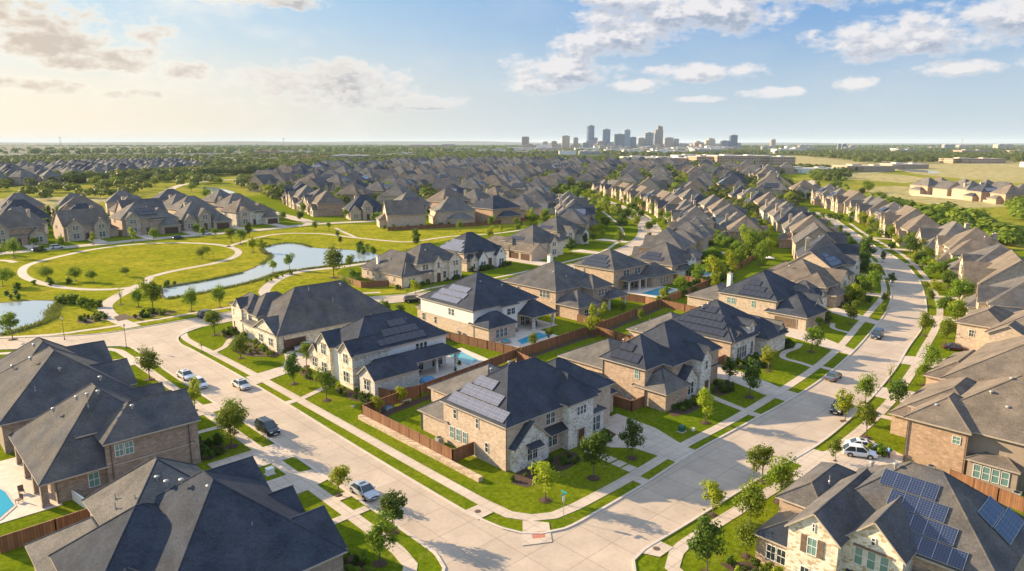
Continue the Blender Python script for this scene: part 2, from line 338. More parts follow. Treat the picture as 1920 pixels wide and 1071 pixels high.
def tag(o, label=None, cat=None, group=None, kind=None):
    if label: o['label'] = label
    if cat: o['category'] = cat
    if group: o['group'] = group
    if kind: o['kind'] = kind
    return o
def empty(name, loc=(0, 0, 0), rz=0):
    o = bpy.data.objects.new(name, None); C.objects.link(o); o.location = loc; o.rotation_euler = (0, 0, rz); return o
def copy_tree(o, parent=None):
    c = o.copy(); C.objects.link(c); c.parent = parent
    for ch in KIDS.get(o.name, ()) or [k for k in o.children]: copy_tree(ch, c)
    return c
KIDS = {}
def freeze(o):                          # remember the children lists (o.children is slow in a big scene)
    KIDS[o.name] = [k for k in o.children]
    for k in KIDS[o.name]: freeze(k)
ORD = ['nearest', 'second nearest', 'third nearest'] + [w + ' nearest' for w in 'fourth fifth sixth seventh eighth ninth tenth eleventh twelfth thirteenth fourteenth fifteenth sixteenth seventeenth eighteenth nineteenth twentieth'.split()] + ['twenty-%s nearest' % w for w in 'first second third fourth fifth sixth seventh eighth ninth'.split()] + ['thirtieth nearest'] + ['thirty-%s nearest' % w for w in 'first second third fourth fifth sixth seventh eighth ninth'.split()]

def catmull(pts, step=3.0):
    out = []; P = [Vector((*p, 0)) for p in pts]; P = [P[0] * 2 - P[1]] + P + [P[-1] * 2 - P[-2]]
    for i in range(1, len(P) - 2):
        n = max(1, int((P[i + 1] - P[i]).length / step))
        for k in range(n):
            t = k / n; a, b, c, d = P[i - 1:i + 3]
            q = .5 * ((2 * b) + (c - a) * t + (2 * a - 5 * b + 4 * c - d) * t * t + (3 * b - a - 3 * c + d) * t ** 3); out.append((q.x, q.y))
    out.append(tuple(pts[-1])); return out
def offs(pl, d):
    out = []
    for i, p in enumerate(pl):
        a = pl[max(0, i - 1)]; b = pl[min(len(pl) - 1, i + 1)]; dx, dy = b[0] - a[0], b[1] - a[1]; l = math.hypot(dx, dy) or 1
        out.append((p[0] - dy / l * d, p[1] + dx / l * d))
    return out
def ribbon(name, pts, w, z, mat, step=3., kind='structure', thick=0):
    pl = catmull(pts, step) if step else pts; a = offs(pl, w / 2); b = offs(pl, -w / 2); mb = MB()
    for i in range(len(pl) - 1):
        mb.face([(*b[i], z), (*b[i + 1], z), (*a[i + 1], z), (*a[i], z)])
        if thick:
            mb.face([(*b[i], z - thick), (*b[i + 1], z - thick), (*b[i + 1], z), (*b[i], z)]); mb.face([(*a[i + 1], z - thick), (*a[i], z - thick), (*a[i], z), (*a[i + 1], z)])
    if thick:
        for j, sgn in ((0, 1), (-1, -1)):
            q = [(*a[j], z - thick), (*b[j], z - thick), (*b[j], z), (*a[j], z)]; mb.face(q if sgn > 0 else q[::-1])
    o = mb.build(name, mat)
    if kind: o['kind'] = kind
    return o
def sheet(name, poly, z, mat, kind='structure', smooth_step=None, thick=0):
    if smooth_step: poly = catmull(list(poly) + [poly[0]], smooth_step)[:-1]
    tri = tessellate_polygon([[Vector((x, y, 0)) for x, y in poly]]); mb = MB()
    for t in tri:
        q = [(*poly[i], z) for i in t]; n = (Vector(q[1]) - Vector(q[0])).cross(Vector(q[2]) - Vector(q[0]))
        mb.face(q if n.z > 0 else q[::-1])
    if thick:
        for i in range(len(poly)):
            a, b = poly[i], poly[(i + 1) % len(poly)]; mb.face([(*a, z - thick), (*b, z - thick), (*b, z), (*a, z)])
    o = mb.build(name, mat)
    if kind: o['kind'] = kind
    return o
def inpoly(x, y, poly):
    c = False; j = len(poly) - 1
    for i in range(len(poly)):
        xi, yi = poly[i]; xj, yj = poly[j]
        if (yi > y) != (yj > y) and x < (xj - xi) * (y - yi) / (yj - yi) + xi: c = not c
        j = i
    return c

# ---------------------------------------------------------------- houses
WALLM = {'brick_tan': 0}
class House:
    def __init__(s, name, label, loc, roof='roof_charcoal', cat='house', group=None, rz=0, caps=True):
        s.loc = loc; s.root = empty(name, (loc[0], loc[1], 0), rz)
        tag(s.root, label, cat, group); s.wm = []; s.rm = [roof]; s.w = MB(); s.r = MB(); s.n = 0; s.caps = caps; s.k = 0
    def mi(s, m):
        if m not in s.wm: s.wm.append(m)
        return s.wm.index(m)
    def ri(s, m):
        if m is None: return 0
        if m not in s.rm: s.rm.append(m)
        return s.rm.index(m)
    def cap(s, a, b):
        if s.caps: s.r.bar(Vector(a) + Vector((0, 0, -.02)), Vector(b) + Vector((0, 0, -.02)), .10, 6)
    def block(s, kind, x0, y0, x1, y1, ze, p=.8, wall='brick_tan', o=.45, rake=.3, z0=0, low=None, roof=None, rz_=None, wallon=True, hip0=False):
        """kind hip / gx / gy (gable, ridge along x / y). low=(material, height) uses another wall material up to that height"""
        s.n += 1; j = .006 * s.n; x0 -= s.loc[0] - j; x1 -= s.loc[0] + j; y0 -= s.loc[1] - j; y1 -= s.loc[1] + j; ze += .004 * s.n
        X0, Y0, X1, Y1 = x0 - o, y0 - o, x1 + o, y1 + o; m = s.mi(wall); w, r = s.w, s.r; rm = s.ri(roof); th = .2
        if kind in ('hip',):
            zt = ze
            if wallon:
                if low:
                    w.box(x0, y0, z0, x1, y1, low[1], s.mi(low[0])); w.box(x0 - .03, y0 - .03, low[1], x1 + .03, y1 + .03, zt, m)
                else: w.box(x0, y0, z0, x1, y1, zt, m)
            a, b = X1 - X0, Y1 - Y0; h = min(a, b) / 2; zr = ze + p * h
            if a >= b: R0 = (X0 + h, (Y0 + Y1) / 2, zr); R1 = (X1 - h, (Y0 + Y1) / 2, zr)
            else: R0 = ((X0 + X1) / 2, Y0 + h, zr); R1 = ((X0 + X1) / 2, Y1 - h, zr)
            c = [(X0, Y0, ze), (X1, Y0, ze), (X1, Y1, ze), (X0, Y1, ze)]
            if a >= b:
                r.face([c[0], c[1], R1, R0], rm); r.face([c[2], c[3], R0, R1], rm); r.face([c[3], c[0], R0], rm); r.face([c[1], c[2], R1], rm); E = [(c[0], R0), (c[3], R0), (c[1], R1), (c[2], R1)]
            else:
                r.face([c[3], c[0], R0, R1], rm); r.face([c[1], c[2], R1, R0], rm); r.face([c[0], c[1], R0], rm); r.face([c[2], c[3], R1], rm); E = [(c[0], R0), (c[1], R0), (c[2], R1), (c[3], R1)]
            d = [(q[0], q[1], ze - th) for q in c]
            for i in range(4): k = (i + 1) % 4; r.face([d[i], d[k], c[k], c[i]], s.ri('trim'))
            r.face(d[::-1], s.ri('trim'))
            for e in E: s.cap(*e)
            if (Vector(R0) - Vector(R1)).length > .3: s.cap(R0, R1)
            return zr
        # gable
        al = kind == 'gx'
        def q(u, v, z): return (u, v, z) if al else (v, u, z)     # u along ridge
        u0, u1, v0, v1 = (x0, x1, y0, y1) if al else (y0, y1, x0, x1)
        U0, U1, V0, V1 = u0 - rake, u1 + rake, v0 - o, v1 + o; vm = (v0 + v1) / 2; zr = ze + p * (V1 - V0) / 2; zw = ze + p * o - .06; zp = zr - .08
        if wallon:
            def F(pts, mm=m):
                w.face(pts if al else pts[::-1], mm)
            for uu, sg in (((u1, 1),) if hip0 else ((u0, -1), (u1, 1))):
                P5 = [q(uu, v0, z0), q(uu, v0, zw), q(uu, vm, zp), q(uu, v1, zw), q(uu, v1, z0)]
                F(P5 if sg < 0 else P5[::-1])
            F([q(u0, v0, z0), q(u1, v0, z0), q(u1, v0, zw), q(u0, v0, zw)]); F([q(u1, v1, z0), q(u0, v1, z0), q(u0, v1, zw), q(u1, v1, zw)])
        def FR(pts, mm): r.face(pts if al else pts[::-1], mm)
        tm = s.ri('trim')
        for V, sg in ((V0, 1), (V1, -1)):
            T = [q(U0, V, ze), q(U1, V, ze), q(U1, vm, zr), q(U0 + ((V1 - V0) / 2 if hip0 else 0), vm, zr)]; B = [(a_, b_, c_ - th) for a_, b_, c_ in T]
            if sg < 0: T2 = T[::-1]; B2 = B
            else: T2 = T; B2 = B[::-1]
            FR(T2, rm); FR(B2, tm)
            for i, k2 in ((0, 1), (1, 2), (3, 0)):
                e = [B[i], B[k2], T[k2], T[i]]; FR(e if sg > 0 else e[::-1], tm)
        if hip0: FR([q(U0, V0, ze), q(U0 + (V1 - V0) / 2, vm, zr), q(U0, V1, ze)], rm)
        s.cap(q(U0 + ((V1 - V0) / 2 if hip0 else 0), vm, zr), q(U1, vm, zr))
        return zr
    def shed(s, x0, y0, x1, y1, zlo, zhi, face, roof='metal_roof', th=.1):
        """lean-to canopy; face = side where it is low"""
        x0 -= s.loc[0]; x1 -= s.loc[0]; y0 -= s.loc[1]; y1 -= s.loc[1]; z = {'S': (zlo, zlo, zhi, zhi), 'N': (zhi, zhi, zlo, zlo), 'W': (zlo, zhi, zhi, zlo), 'E': (zhi, zlo, zlo, zhi)}[face]
        c = [(x0, y0, z[0]), (x1, y0, z[1]), (x1, y1, z[2]), (x0, y1, z[3])]; d = [(a, b, k - th) for a, b, k in c]; r = s.r; m = s.ri(roof)
        r.face(c, m); r.face(d[::-1], s.ri('trim'))
        for i in range(4): k = (i + 1) % 4; r.face([d[i], d[k], c[k], c[i]], s.ri('trim'))
        if roof == 'metal_roof':
            n = max(2, int((x1 - x0 if face in 'SN' else y1 - y0) / .5))
            for i in range(n + 1):
                t = i / n
                if face in 'SN': a = (x0 + (x1 - x0) * t, y0, z[0]); b = (x0 + (x1 - x0) * t, y1, z[3])
                else: a = (x0, y0 + (y1 - y0) * t, z[0]); b = (x1, y0 + (y1 - y0) * t, z[1])
                r.bar((a[0], a[1], a[2] + .02), (b[0], b[1], b[2] + .02), .03, 4, m)
    def _f(s, face, const, c):
        """mapping (u, out, z) -> local point"""
        lx, ly = s.loc
        if face == 'W': return lambda u, n, z: (const - lx - n, c - ly - u, z)
        if face == 'E': return lambda u, n, z: (const - lx + n, c - ly + u, z)
        if face == 'S': return lambda u, n, z: (c - lx + u, const - ly - n, z)
        return lambda u, n, z: (c - lx - u, const - ly + n, z)
    @staticmethod
    def _bx(mb, f, u0, u1, n0, n1, z0, z1, m=0):
        p = [f(u0, n0, z0), f(u1, n0, z0), f(u1, n1, z0), f(u0, n1, z0), f(u0, n0, z1), f(u1, n0, z1), f(u1, n1, z1), f(u0, n1, z1)]
        for q in ((0, 1, 2, 3), (4, 7, 6, 5), (0, 4, 5, 1), (1, 5, 6, 2), (2, 6, 7, 3), (3, 7, 4, 0)): mb.face([p[k] for k in q], m)
    def win(s, face, const, c, z0, w=1.0, h=1.5, n=1, gap=.12, pane='glass', frame='frame_white', sub=True, shutter=False, lintel=None, arch=False):
        tot = n * w + (n - 1) * gap
        for i in range(n):
            u = -tot / 2 + w / 2 + i * (w + gap); f0 = s._f(face, const, c)
            f = lambda a, b, z: f0(a + u, b, z)
            mb = MB(); t = .07; B = s._bx
            B(mb, f, -w / 2, w / 2, -.02, .08, z0 - .06, z0); B(mb, f, -w / 2, -w / 2 + t, -.02, .06, z0, z0 + h); B(mb, f, w / 2 - t, w / 2, -.02, .06, z0, z0 + h); B(mb, f, -w / 2 + t, w / 2 - t, -.02, .06, z0 + h - t, z0 + h)
            B(mb, f, -w / 2 + t, w / 2 - t, -.02, .05, z0 + h * .5 - .03, z0 + h * .5 + .03)
            if w > .85: B(mb, f, -.02, .02, -.02, .045, z0, z0 + h - t)
            o = mb.build('window', frame, s.root)
            pb = MB(); B(pb, f, -w / 2 + t, w / 2 - t, -.02, .025, z0, z0 + h - t)
            if sub: pb.build('pane', pane, o)
            else:
                k = len(mb.f); mb.v += []
                for fc in pb.f: mb.face([pb.v[q] for q in fc], 1)
                old = o.data; o.data = mb.mesh('window', [frame, pane]); bpy.data.meshes.remove(old)
        f0 = s._f(face, const, c)
        if shutter:
            for sg in (-1, 1):
                mb = MB(); u = sg * (tot / 2 + .33); s._bx(mb, f0, u - .27, u + .27, -.02, .06, z0 - .05, z0 + h + .05)
                for zz in (z0 + .15, z0 + h / 2, z0 + h - .15): s._bx(mb, f0, u - .24, u + .24, .05, .09, zz - .05, zz + .05)
                mb.build('shutter', 'wood_beam', s.root)
        if lintel:
            mb = MB(); s._bx(mb, f0, -tot / 2 - .15, tot / 2 + .15, -.02, .12, z0 + h + .02, z0 + h + .22); mb.build('lintel', lintel, s.root)
    def door(s, face, const, c, w=1.1, h=2.4, garage=False, mat='wood_door', arch=False):
        f = s._f(face, const, c); mb = MB(); B = s._bx
        B(mb, f, -w / 2, w / 2, -.02, .03, 0.02, h)
        rows = 4 if garage else 2; cols = max(1, round(w / .65)) if garage else 1
        for i in range(rows):
            for k in range(cols):
                u0 = -w / 2 + w * k / cols + .05; u1 = -w / 2 + w * (k + 1) / cols - .05; B(mb, f, u0, u1, .02, .055, .04 + h * i / rows + .04, h * (i + 1) / rows - .04)
        o = mb.build('garage_door' if garage else 'front_door', mat, s.root)
        fb = MB(); B(fb, f, -w / 2 - .12, -w / 2, -.02, .09, 0, h + .12); B(fb, f, w / 2, w / 2 + .12, -.02, .09, 0, h + .12); B(fb, f, -w / 2, w / 2, -.02, .09, h, h + .12); fb.build('door_frame', 'trim', o)
        return o
    def panels(s, face, const, c, ze, p, v0, cols, rows=1, pw=1.0, ph=1.7, mat='panel_light', o=.45, cells=(2, 3), lift=.14):
        """one row of solar panels on the roof slope that rises away from the eave on `face`; v0 = distance up the slope"""
        f = s._f(face, const, c); k = 1 / math.sqrt(1 + p * p)
        for rr in range(rows):
            va = v0 + rr * (ph + .06); vb = va + ph; W_ = cols * pw
            def pt(u, v, up): return f(u, o - v * k - up * p * k * -1, ze + v * k * p + up * k)
            mb = MB(); lo, hi = lift - .05, lift
            P = [pt(-W_ / 2, va, hi), pt(W_ / 2, va, hi), pt(W_ / 2, vb, hi), pt(-W_ / 2, vb, hi)]; Q = [pt(-W_ / 2, va, lo), pt(W_ / 2, va, lo), pt(W_ / 2, vb, lo), pt(-W_ / 2, vb, lo)]
            mb.face(P, 0, [(0, 0), (cols * cells[0], 0), (cols * cells[0], cells[1]), (0, cells[1])]); mb.face(Q[::-1], 1)
            for i in range(4): j = (i + 1) % 4; mb.face([Q[i], Q[j], P[j], P[i]], 1)
            for i in range(cols + 1):
                u = -W_ / 2 + i * pw; a = Vector(pt(u, va, hi)); b = Vector(pt(u, vb, hi)); mb.bar(a, b, .022, 4, 1)
            mb.bar(pt(-W_ / 2, va, hi), pt(W_ / 2, va, hi), .025, 4, 1); mb.bar(pt(-W_ / 2, vb, hi), pt(W_ / 2, vb, hi), .03, 4, 1)
            mb.build('solar_panel_row', [mat, 'galv' if mat != 'panel_dark' else 'black_plastic'], s.root)
    def vent(s, x, y, z, kind='dome'):
        mb = MB(); p = (x - s.loc[0], y - s.loc[1], z)
        if kind == 'dome':
            mb.bar((p[0], p[1], z - .3), (p[0], p[1], z + .12), .12, 8); mb.bar((p[0], p[1], z + .1), (p[0], p[1], z + .2), .26, 10); mb.dome((p[0], p[1], z + .2), .26, .14); mb.build('roof_vent', 'vent_metal', s.root, smooth=False)
        else:
            mb.bar((p[0], p[1], z - .4), (p[0], p[1], z + .55), .05, 6); mb.bar((p[0], p[1], z - .12), (p[0], p[1], z + .05), .13, 8, r2=.06); mb.build('vent_pipe', 'vent_metal', s.root)
    def chimney(s, x, y, z0, z1, w=1.0, mat='stone_cream'):
        x -= s.loc[0]; y -= s.loc[1]; mb = MB(); mb.box(x - w / 2, y - w / 2, z0, x + w / 2, y + w / 2, z1); mb.box(x - w / 2 - .1, y - w / 2 - .1, z1, x + w / 2 + .1, y + w / 2 + .1, z1 + .15, 1); mb.bar((x, y, z1 + .1), (x, y, z1 + .5), .18, 8, 1); mb.build('chimney', [mat, 'trim'], s.root)
    def post(s, x, y, z1, w=.45, mat='stone_white'):
        x -= s.loc[0]; y -= s.loc[1]; mb = MB(); mb.box(x - w / 2, y - w / 2, 0, x + w / 2, y + w / 2, z1); mb.box(x - w / 2 - .06, y - w / 2 - .06, 0, x + w / 2 + .06, y + w / 2 + .06, .35); mb.build('porch_post', mat, s.root)
    def gutter(s, x, y, z1):
        x -= s.loc[0]; y -= s.loc[1]; mb = MB(); mb.box(x - .05, y - .05, 0.05, x + .05, y + .05, z1); mb.build('downspout', 'trim_dark', s.root)
    def finish(s):
        s.w.build('wall', s.wm, s.root); s.r.build('roof', s.rm, s.root)
        return s.root

# ---------------------------------------------------------------- the setting
def gsheet(name, x0, y0, x1, y1, z, mat):
    mb = MB(); mb.face([(x0, y0, z), (x1, y0, z), (x1, y1, z), (x0, y1, z)]); o = mb.build(name, mat); o['kind'] = 'structure'; return o
# the countryside reaches the horizon; inside it the estate's ground
big = 45000
mb = MB(); nring = 48; rads = [0, 600, 2500, 9000, big]
for i in range(len(rads) - 1):
    for k in range(nring):
        a, b = 2 * math.pi * k / nring, 2 * math.pi * (k + 1) / nring; r0, r1 = rads[i], rads[i + 1]
        p = [(r0 * math.cos(a), r0 * math.sin(a), 0), (r1 * math.cos(a), r1 * math.sin(a), 0), (r1 * math.cos(b), r1 * math.sin(b), 0), (r0 * math.cos(b), r0 * math.sin(b), 0)]
        mb.face(p[1:] if i == 0 and False else (p if i else [p[0], p[1], p[2]]))
o = mb.build('countryside', 'countryside'); o['kind'] = 'structure'; o.location.z = -.03
EST = [(-60, -60), (400, -60), (700, 60), (1100, 340), (1420, 700), (1500, 1300), (900, 1500), (500, 1100), (330, 820), (200, 700), (60, 640), (-120, 500), (-160, 200)]
sheet('lawn', EST, 0, 'lawn', smooth_step=40)
sheet('meadow', [(250, 560), (150, 500), (95, 470), (20, 500), (-40, 640), (60, 800), (200, 860), (330, 930), (430, 1000), (520, 960), (400, 780), (330, 700), (290, 640)], .004, 'meadow', smooth_step=20)
sheet('meadow', [(330, 40), (350, 85), (400, 118), (452, 150), (520, 200), (600, 255), (700, 330), (830, 380), (1000, 420), (1300, 460), (1500, 380), (1300, 240), (900, 60), (600, -60), (400, -40)], .004, 'meadow', smooth_step=20)
sheet('dry_field', [(1500, 1000), (1650, 1130), (2100, 1150), (2500, 900), (2100, 560), (1500, 420), (1150, 380), (1250, 500), (1400, 640), (1500, 800)], .006, 'dry_field', smooth_step=60)
sheet('dry_field', [(900, 170), (1100, 330), (1400, 420), (1900, 520), (2300, 500), (2000, 250), (1400, 60)], .007, 'dry_field', smooth_step=60)
for i_, q_ in enumerate(([(520, 130), (600, 100), (700, 140), (760, 230), (690, 250), (600, 190)], [(820, 250), (930, 260), (1050, 340), (1000, 380), (880, 340)], [(440, 20), (540, 10), (600, 60), (520, 80)], [(20, 540), (90, 520), (150, 600), (110, 660), (30, 640)])): sheet('dry_grass', q_, .009 + .001 * i_, 'dry_field', smooth_step=8)
sheet('park_lawn', [(-60, 196), (-20, 200), (21, 184), (34, 174), (60, 175), (96, 171), (113, 162), (118, 168), (112, 195), (120, 208), (140, 218), (150, 225), (190, 240), (240, 250), (300, 272), (290, 290), (240, 290), (200, 310), (190, 325), (160, 327), (98, 324), (50, 318), (0, 318), (-80, 330)], .004, 'park_lawn', smooth_step=6)
# near road network: street coming down the left, the one going right, their corner
NK = [(56.5, 163.4), (52.9, 161.4), (49.4, 158), (47.9, 152), (48.1, 145), (48.3, 125), (48.1, 104), (47.6, 85), (47.3, 70), (47.2, 57), (47.4, 54.5), (47.9, 51.4), (48.8, 49.2), (50.3, 47.7), (52.9, 46.6), (57.6, 46.4), (68, 46.6), (81, 47.3), (98.2, 47.2), (110, 47.2), (125, 48), (146, 50.6), (168, 54.4), (189, 58.6), (215, 66), (252, 80.5), (281, 94), (310, 112), (335, 128.5), (380, 157), (420, 180)]
SK = [(51, -20), (51.1, 20), (51.4, 34), (51.9, 36.6), (53.5, 38.0), (56, 38.4), (63, 38.1), (80, 37.6), (97, 36.8), (118, 38.2), (140, 41), (157, 44), (177, 47.2), (197, 52), (228, 62), (253, 72), (280, 85.5), (312, 105.5), (345, 124), (385, 147), (425, 168)]
WK = [(31, 162.8), (36.8, 160.6), (39.3, 157.6), (39.9, 153), (39.9, 124), (40.1, 100), (40.1, 71), (39.9, 55.5), (39.7, 52.4), (38.9, 50.2), (37.2, 48.6), (34, 47.8), (26, 47.6), (-20, 47.5)]
nk = catmull(NK, 1.5); sk = catmull(SK, 1.5); wk = catmull(WK, 1.5)
sheet('road', nk + sk[::-1] + [(40, -20), (40, 38), (-20, 38)] + wk[::-1] + [(31, 170), (56.5, 170)], .012, 'road')
TW = [(-60, 224), (-30, 208), (0, 192), (20, 179), (36, 168.8), (55, 168), (75, 168.6), (90, 164.8), (105, 157.4), (118, 153), (135, 151), (155, 152.5), (180, 155.5), (205, 160.5), (225, 167), (245, 175.5), (272, 191), (310, 220), (357, 270), (386, 301), (405, 330), (425, 372), (440, 420)]
ribbon('road', TW, 9.2, .016, 'road')
PS = [(-80, 326), (-20, 330), (41, 330), (73, 332), (98, 334), (125, 333), (150, 333), (176, 337), (190, 334), (215, 326), (245, 320), (280, 316)]
ribbon('road', PS, 8, .012, 'road'); ribbon('road', [(178, 333), (182, 350), (186, 380), (190, 410), (200, 450)], 8, .016, 'road')
ribbon('road', [(400, 160), (428, 180), (455, 212), (480, 250), (520, 310), (580, 380)], 8.6, .02, 'road')
def kerb(pl, w=.32, h=.13, name='kerb'):
    ribbon(name, pl, w, h, 'kerb', step=0, thick=h - .01)
kerb(offs(nk, .16)); kerb(offs(sk, -.16)); kerb(offs(wk, -.16))
tw = catmull(TW, 3)
kerb([p for p in offs(tw, 4.7)]); 
t2 = offs(tw, -4.7); kerb([p for p in t2 if p[0] < 31]); kerb([p for p in t2 if p[0] > 56.5])
ps = catmull(PS, 3); kerb(offs(ps, -4.1))
# pavements
def walk(pts, w=1.5, z=.05, mat='walk', name='pavement', step=2.): return ribbon(name, pts, w, z, mat, step=step, thick=.05)
walk([(57, 166.5-1.5), (53, 163.4), (50.6, 157), (50.2, 150), (50.5, 140), (50.7, 122), (50.5, 90), (50.3, 70), (50.3, 57), (50.6, 53.2), (52.0, 50.9), (54.2, 49.5), (57.5, 49.1), (68, 49.1), (81, 49.7), (98, 49.7), (125, 51.2), (146, 53.8), (168, 58), (189, 62), (205, 65.2), (222, 70.5), (250, 82), (280, 96.5), (310, 115), (335, 132)])
walk([(-20, 191.5), (15, 172.5), (32, 161.8), (36.6, 157), (37.3, 150), (37.4, 124), (37.3, 100), (37.4, 71), (37.2, 56), (36.6, 53), (35, 51.2), (32, 50.3), (10, 50)])
walk([(54.4, -10), (54.3, 25), (54.5, 32), (55.4, 34.4), (58, 35.6), (63, 35.8), (80, 34.9), (97, 34.2), (118, 35.2), (140, 38), (157, 41), (179, 44.8), (200, 49.6), (228, 59), (255, 70), (289, 86), (319, 104), (345, 120), (385, 142)])
walk([(-60, 231), (-20, 210), (5, 195.5), (27, 181), (37, 178.5), (50, 178), (64, 178.5), (80, 177.5), (95, 174), (108, 167)], 1.6)
walk([(113, 160), (125, 162), (140, 160.5), (160, 161.5), (185, 165), (210, 170), (232, 180), (257, 194), (290, 222), (330, 262), (360, 295)], 1.4)
walk([(267, 180), (294, 200), (341, 241), (378, 284), (410, 325), (430, 352)], 1.6)
# park trails
OV = [(68, 238), (77, 244), (92, 249.5), (103, 258), (110.5, 271), (113, 287), (110, 301), (101, 314), (86, 321), (71, 317), (57, 306), (46, 294), (41, 281), (39.3, 263), (43, 241), (50, 228), (58, 224), (63, 227), (68, 238)]
ribbon('trail', OV, 2.6, .03, 'trail', step=2, thick=.03)
ribbon('trail', [(62, 227), (56, 219), (50.5, 211), (46.5, 203), (45, 196), (44.2, 187), (44.6, 180), (45, 174)], 3.4, .036, 'trail', step=1.5, thick=.03)
ribbon('trail', [(112.5, 286), (118, 292), (133, 305), (146, 311), (154, 308), (162, 296), (166, 273), (173, 249), (183, 247), (200, 248.5), (222, 242), (250, 246), (300, 262)], 2.2, .03, 'trail', step=2, thick=.03)
ribbon('trail', [(42, 301), (40, 309), (30, 318)], 2.4, .034, 'trail', step=2, thick=.03)
ribbon('trail', [(166, 275), (172, 295), (178, 314)], 1.6, .034, 'trail', step=2, thick=.03)
ribbon('trail', [(82, 178), (84, 190), (92, 202), (102, 211), (110, 213.5), (122, 212), (134, 213)], 3.2, .03, 'trail', step=2, thick=.03)
ribbon('trail', [(200, 640), (260, 760), (330, 820), (420, 860), (500, 950)], 7, .03, 'trail', step=10)
ribbon('trail', [(640, 262), (800, 340), (1000, 372), (1150, 378), (1400, 470)], 7, .03, 'trail', step=10)
# ponds
P2 = [(61, 201.5), (68, 201.8), (76, 204), (86, 207.5), (94, 212), (101, 217), (108, 217), (115, 218), (127, 216.5), (138, 215.5), (145, 225), (146.5, 236), (143, 246), (138, 256), (136, 263), (138, 274), (134.5, 280), (126, 278), (121, 273), (117, 263), (114, 250), (104, 236), (92, 224.5), (79, 219.5), (70, 220.5), (65, 216)]
P1 = [(20, 187), (25, 188), (30, 193), (33.5, 198), (35.5, 208), (39, 216), (34, 223), (26, 226), (16, 228), (2, 226), (-8, 215), (-4, 200), (8, 191)]
bank = lambda P, d: offs(P + [P[0]], d)[:-1]
for P, nm in ((P2, 'a'), (P1, 'b')):
    P = catmull(P + [P[0]], 2)[:-1]
    sheet('bank', [(p[0] + .35 * math.sin(i * 1.7), p[1] + .35 * math.cos(i * 2.3)) for i, p in enumerate(offs(P, -.9))], .010, 'mulch')
    sheet('water', [(p[0] + .18 * math.sin(i * 1.3), p[1] + .18 * math.cos(i * 2.1)) for i, p in enumerate(P)], .018, 'pond_water')
sheet('water', [(225, 585), (245, 600), (255, 640), (262, 690), (254, 700), (244, 650), (230, 620)], .018, 'pond_water', smooth_step=5)
sheet('water', [(1130, 300), (1200, 330), (1260, 380), (1230, 390), (1150, 340)], .018, 'pond_water', smooth_step=8)
# driveways, front walks, crossings: concrete sheets a little above the pavements
dz = [.055]
def pad(poly, mat='walk', name='driveway'):
    dz[0] += .0005; return sheet(name, poly, dz[0], mat, thick=.05)
pad([(76, 46.9), (81.2, 47.2), (81.2, 49.2), (83.6, 56), (84, 63.5), (78.5, 63.5), (77.6, 58.6), (73.2, 57.5), (73.4, 56.4), (75.6, 54), (76, 49)])
pad([(108.4, 47.2), (113.6, 47.4), (113.7, 50.1), (115.4, 54.2), (117, 60), (118.5, 66), (110.5, 66), (110.8, 58), (109, 52)])
pad([(143, 50.2), (147, 50.8), (151, 58), (154.5, 64.4), (163, 67), (160, 68.5), (151, 70.5), (147.5, 67), (146.5, 62), (144, 55)])
pad([(172, 55.2), (176, 56), (180, 63), (183, 69), (178, 70), (175, 64)])
pad([(67.6, 46.7), (69.2, 46.7), (69.2, 48.4), (67.6, 48.4)], name='pavement'); pad([(98.6, 47.3), (100.2, 47.3), (100.2, 49), (98.6, 49)], name='pavement')
pad([(130, 48.6), (131.4, 48.8), (131.6, 51.4), (130.2, 51)], name='pavement')
for k in range(5): pad([(69.2 + .1 * k, 50.0 + k * 1.75), (70.9 + .1 * k, 50.0 + k * 1.75), (70.9 + .1 * k, 51.4 + k * 1.75), (69.2 + .1 * k, 51.4 + k * 1.75)], name='stepping_stones')
pad([(99.3, 50.5), (100.6, 50.5), (102, 56.6), (102.6, 58.6), (101.2, 58.6), (100.6, 56.8)], name='front_path')
ribbon('front_path', [(129.6, 51.6), (130.6, 55), (131.2, 58.6), (135, 60.2), (140, 60), (143.5, 60.8)], 1.2, .06, 'walk', step=1, thick=.05)
ribbon('front_path', [(160, 57), (161.5, 61), (166, 63)], 1.1, .06, 'walk', step=1, thick=.05)
pad([(48.6, 116.2), (49, 121.4), (56.9, 122.8), (59, 126), (61, 130.8), (70, 131.3), (72, 124), (66, 121.5), (57, 118.6)])
pad([(50.8, 103.4), (48.3, 103.2), (48.3, 104.8), (50.8, 104.8)], name='front_path'); ribbon('front_path', [(51, 104.1), (55.5, 105.9), (59, 107.4)], 1.2, .06, 'walk', step=1, thick=.05)
ribbon('front_path', [(50.6, 141), (54, 143.5), (57, 148), (60, 150)], 1.2, .06, 'walk', step=1, thick=.05)
pad([(40, 75.4), (40, 79.2), (36.6, 80.2), (30, 80.2), (30, 74.5), (36.6, 74.6)]); pad([(40.1, 84.4), (40.1, 90.2), (36.6, 90.4), (30.4, 90.4), (30.4, 85.4), (36.6, 84.6)])
pad([(40, 108.4), (40, 112.4), (30.4, 114), (30.4, 108)]); pad([(39.9, 143.5), (39.9, 148), (30, 151), (30, 143)])
pad([(30.5, 101.3), (38.3, 101.2), (38.3, 102.3), (30.5, 102.4)], name='front_path'); pad([(30.8, 65.2), (39.6, 65.2), (39.6, 66.4), (30.8, 66.4)], name='front_path')
pad([(39.9, 69.5), (39.9, 71), (38, 71), (38, 69.5)], name='front_path')
pad([(87.4, 37.6), (93.4, 37.4), (93.4, 35.2), (97.6, 33.6), (101.5, 29.8), (100.2, 26.9), (98.6, 26.4), (92, 27.2), (84, 29.6), (84.4, 32.8), (87.2, 34.4)])
pad([(99.8, 34.4), (102, 34.6), (102.2, 31.4), (100.6, 31)], name='front_path')
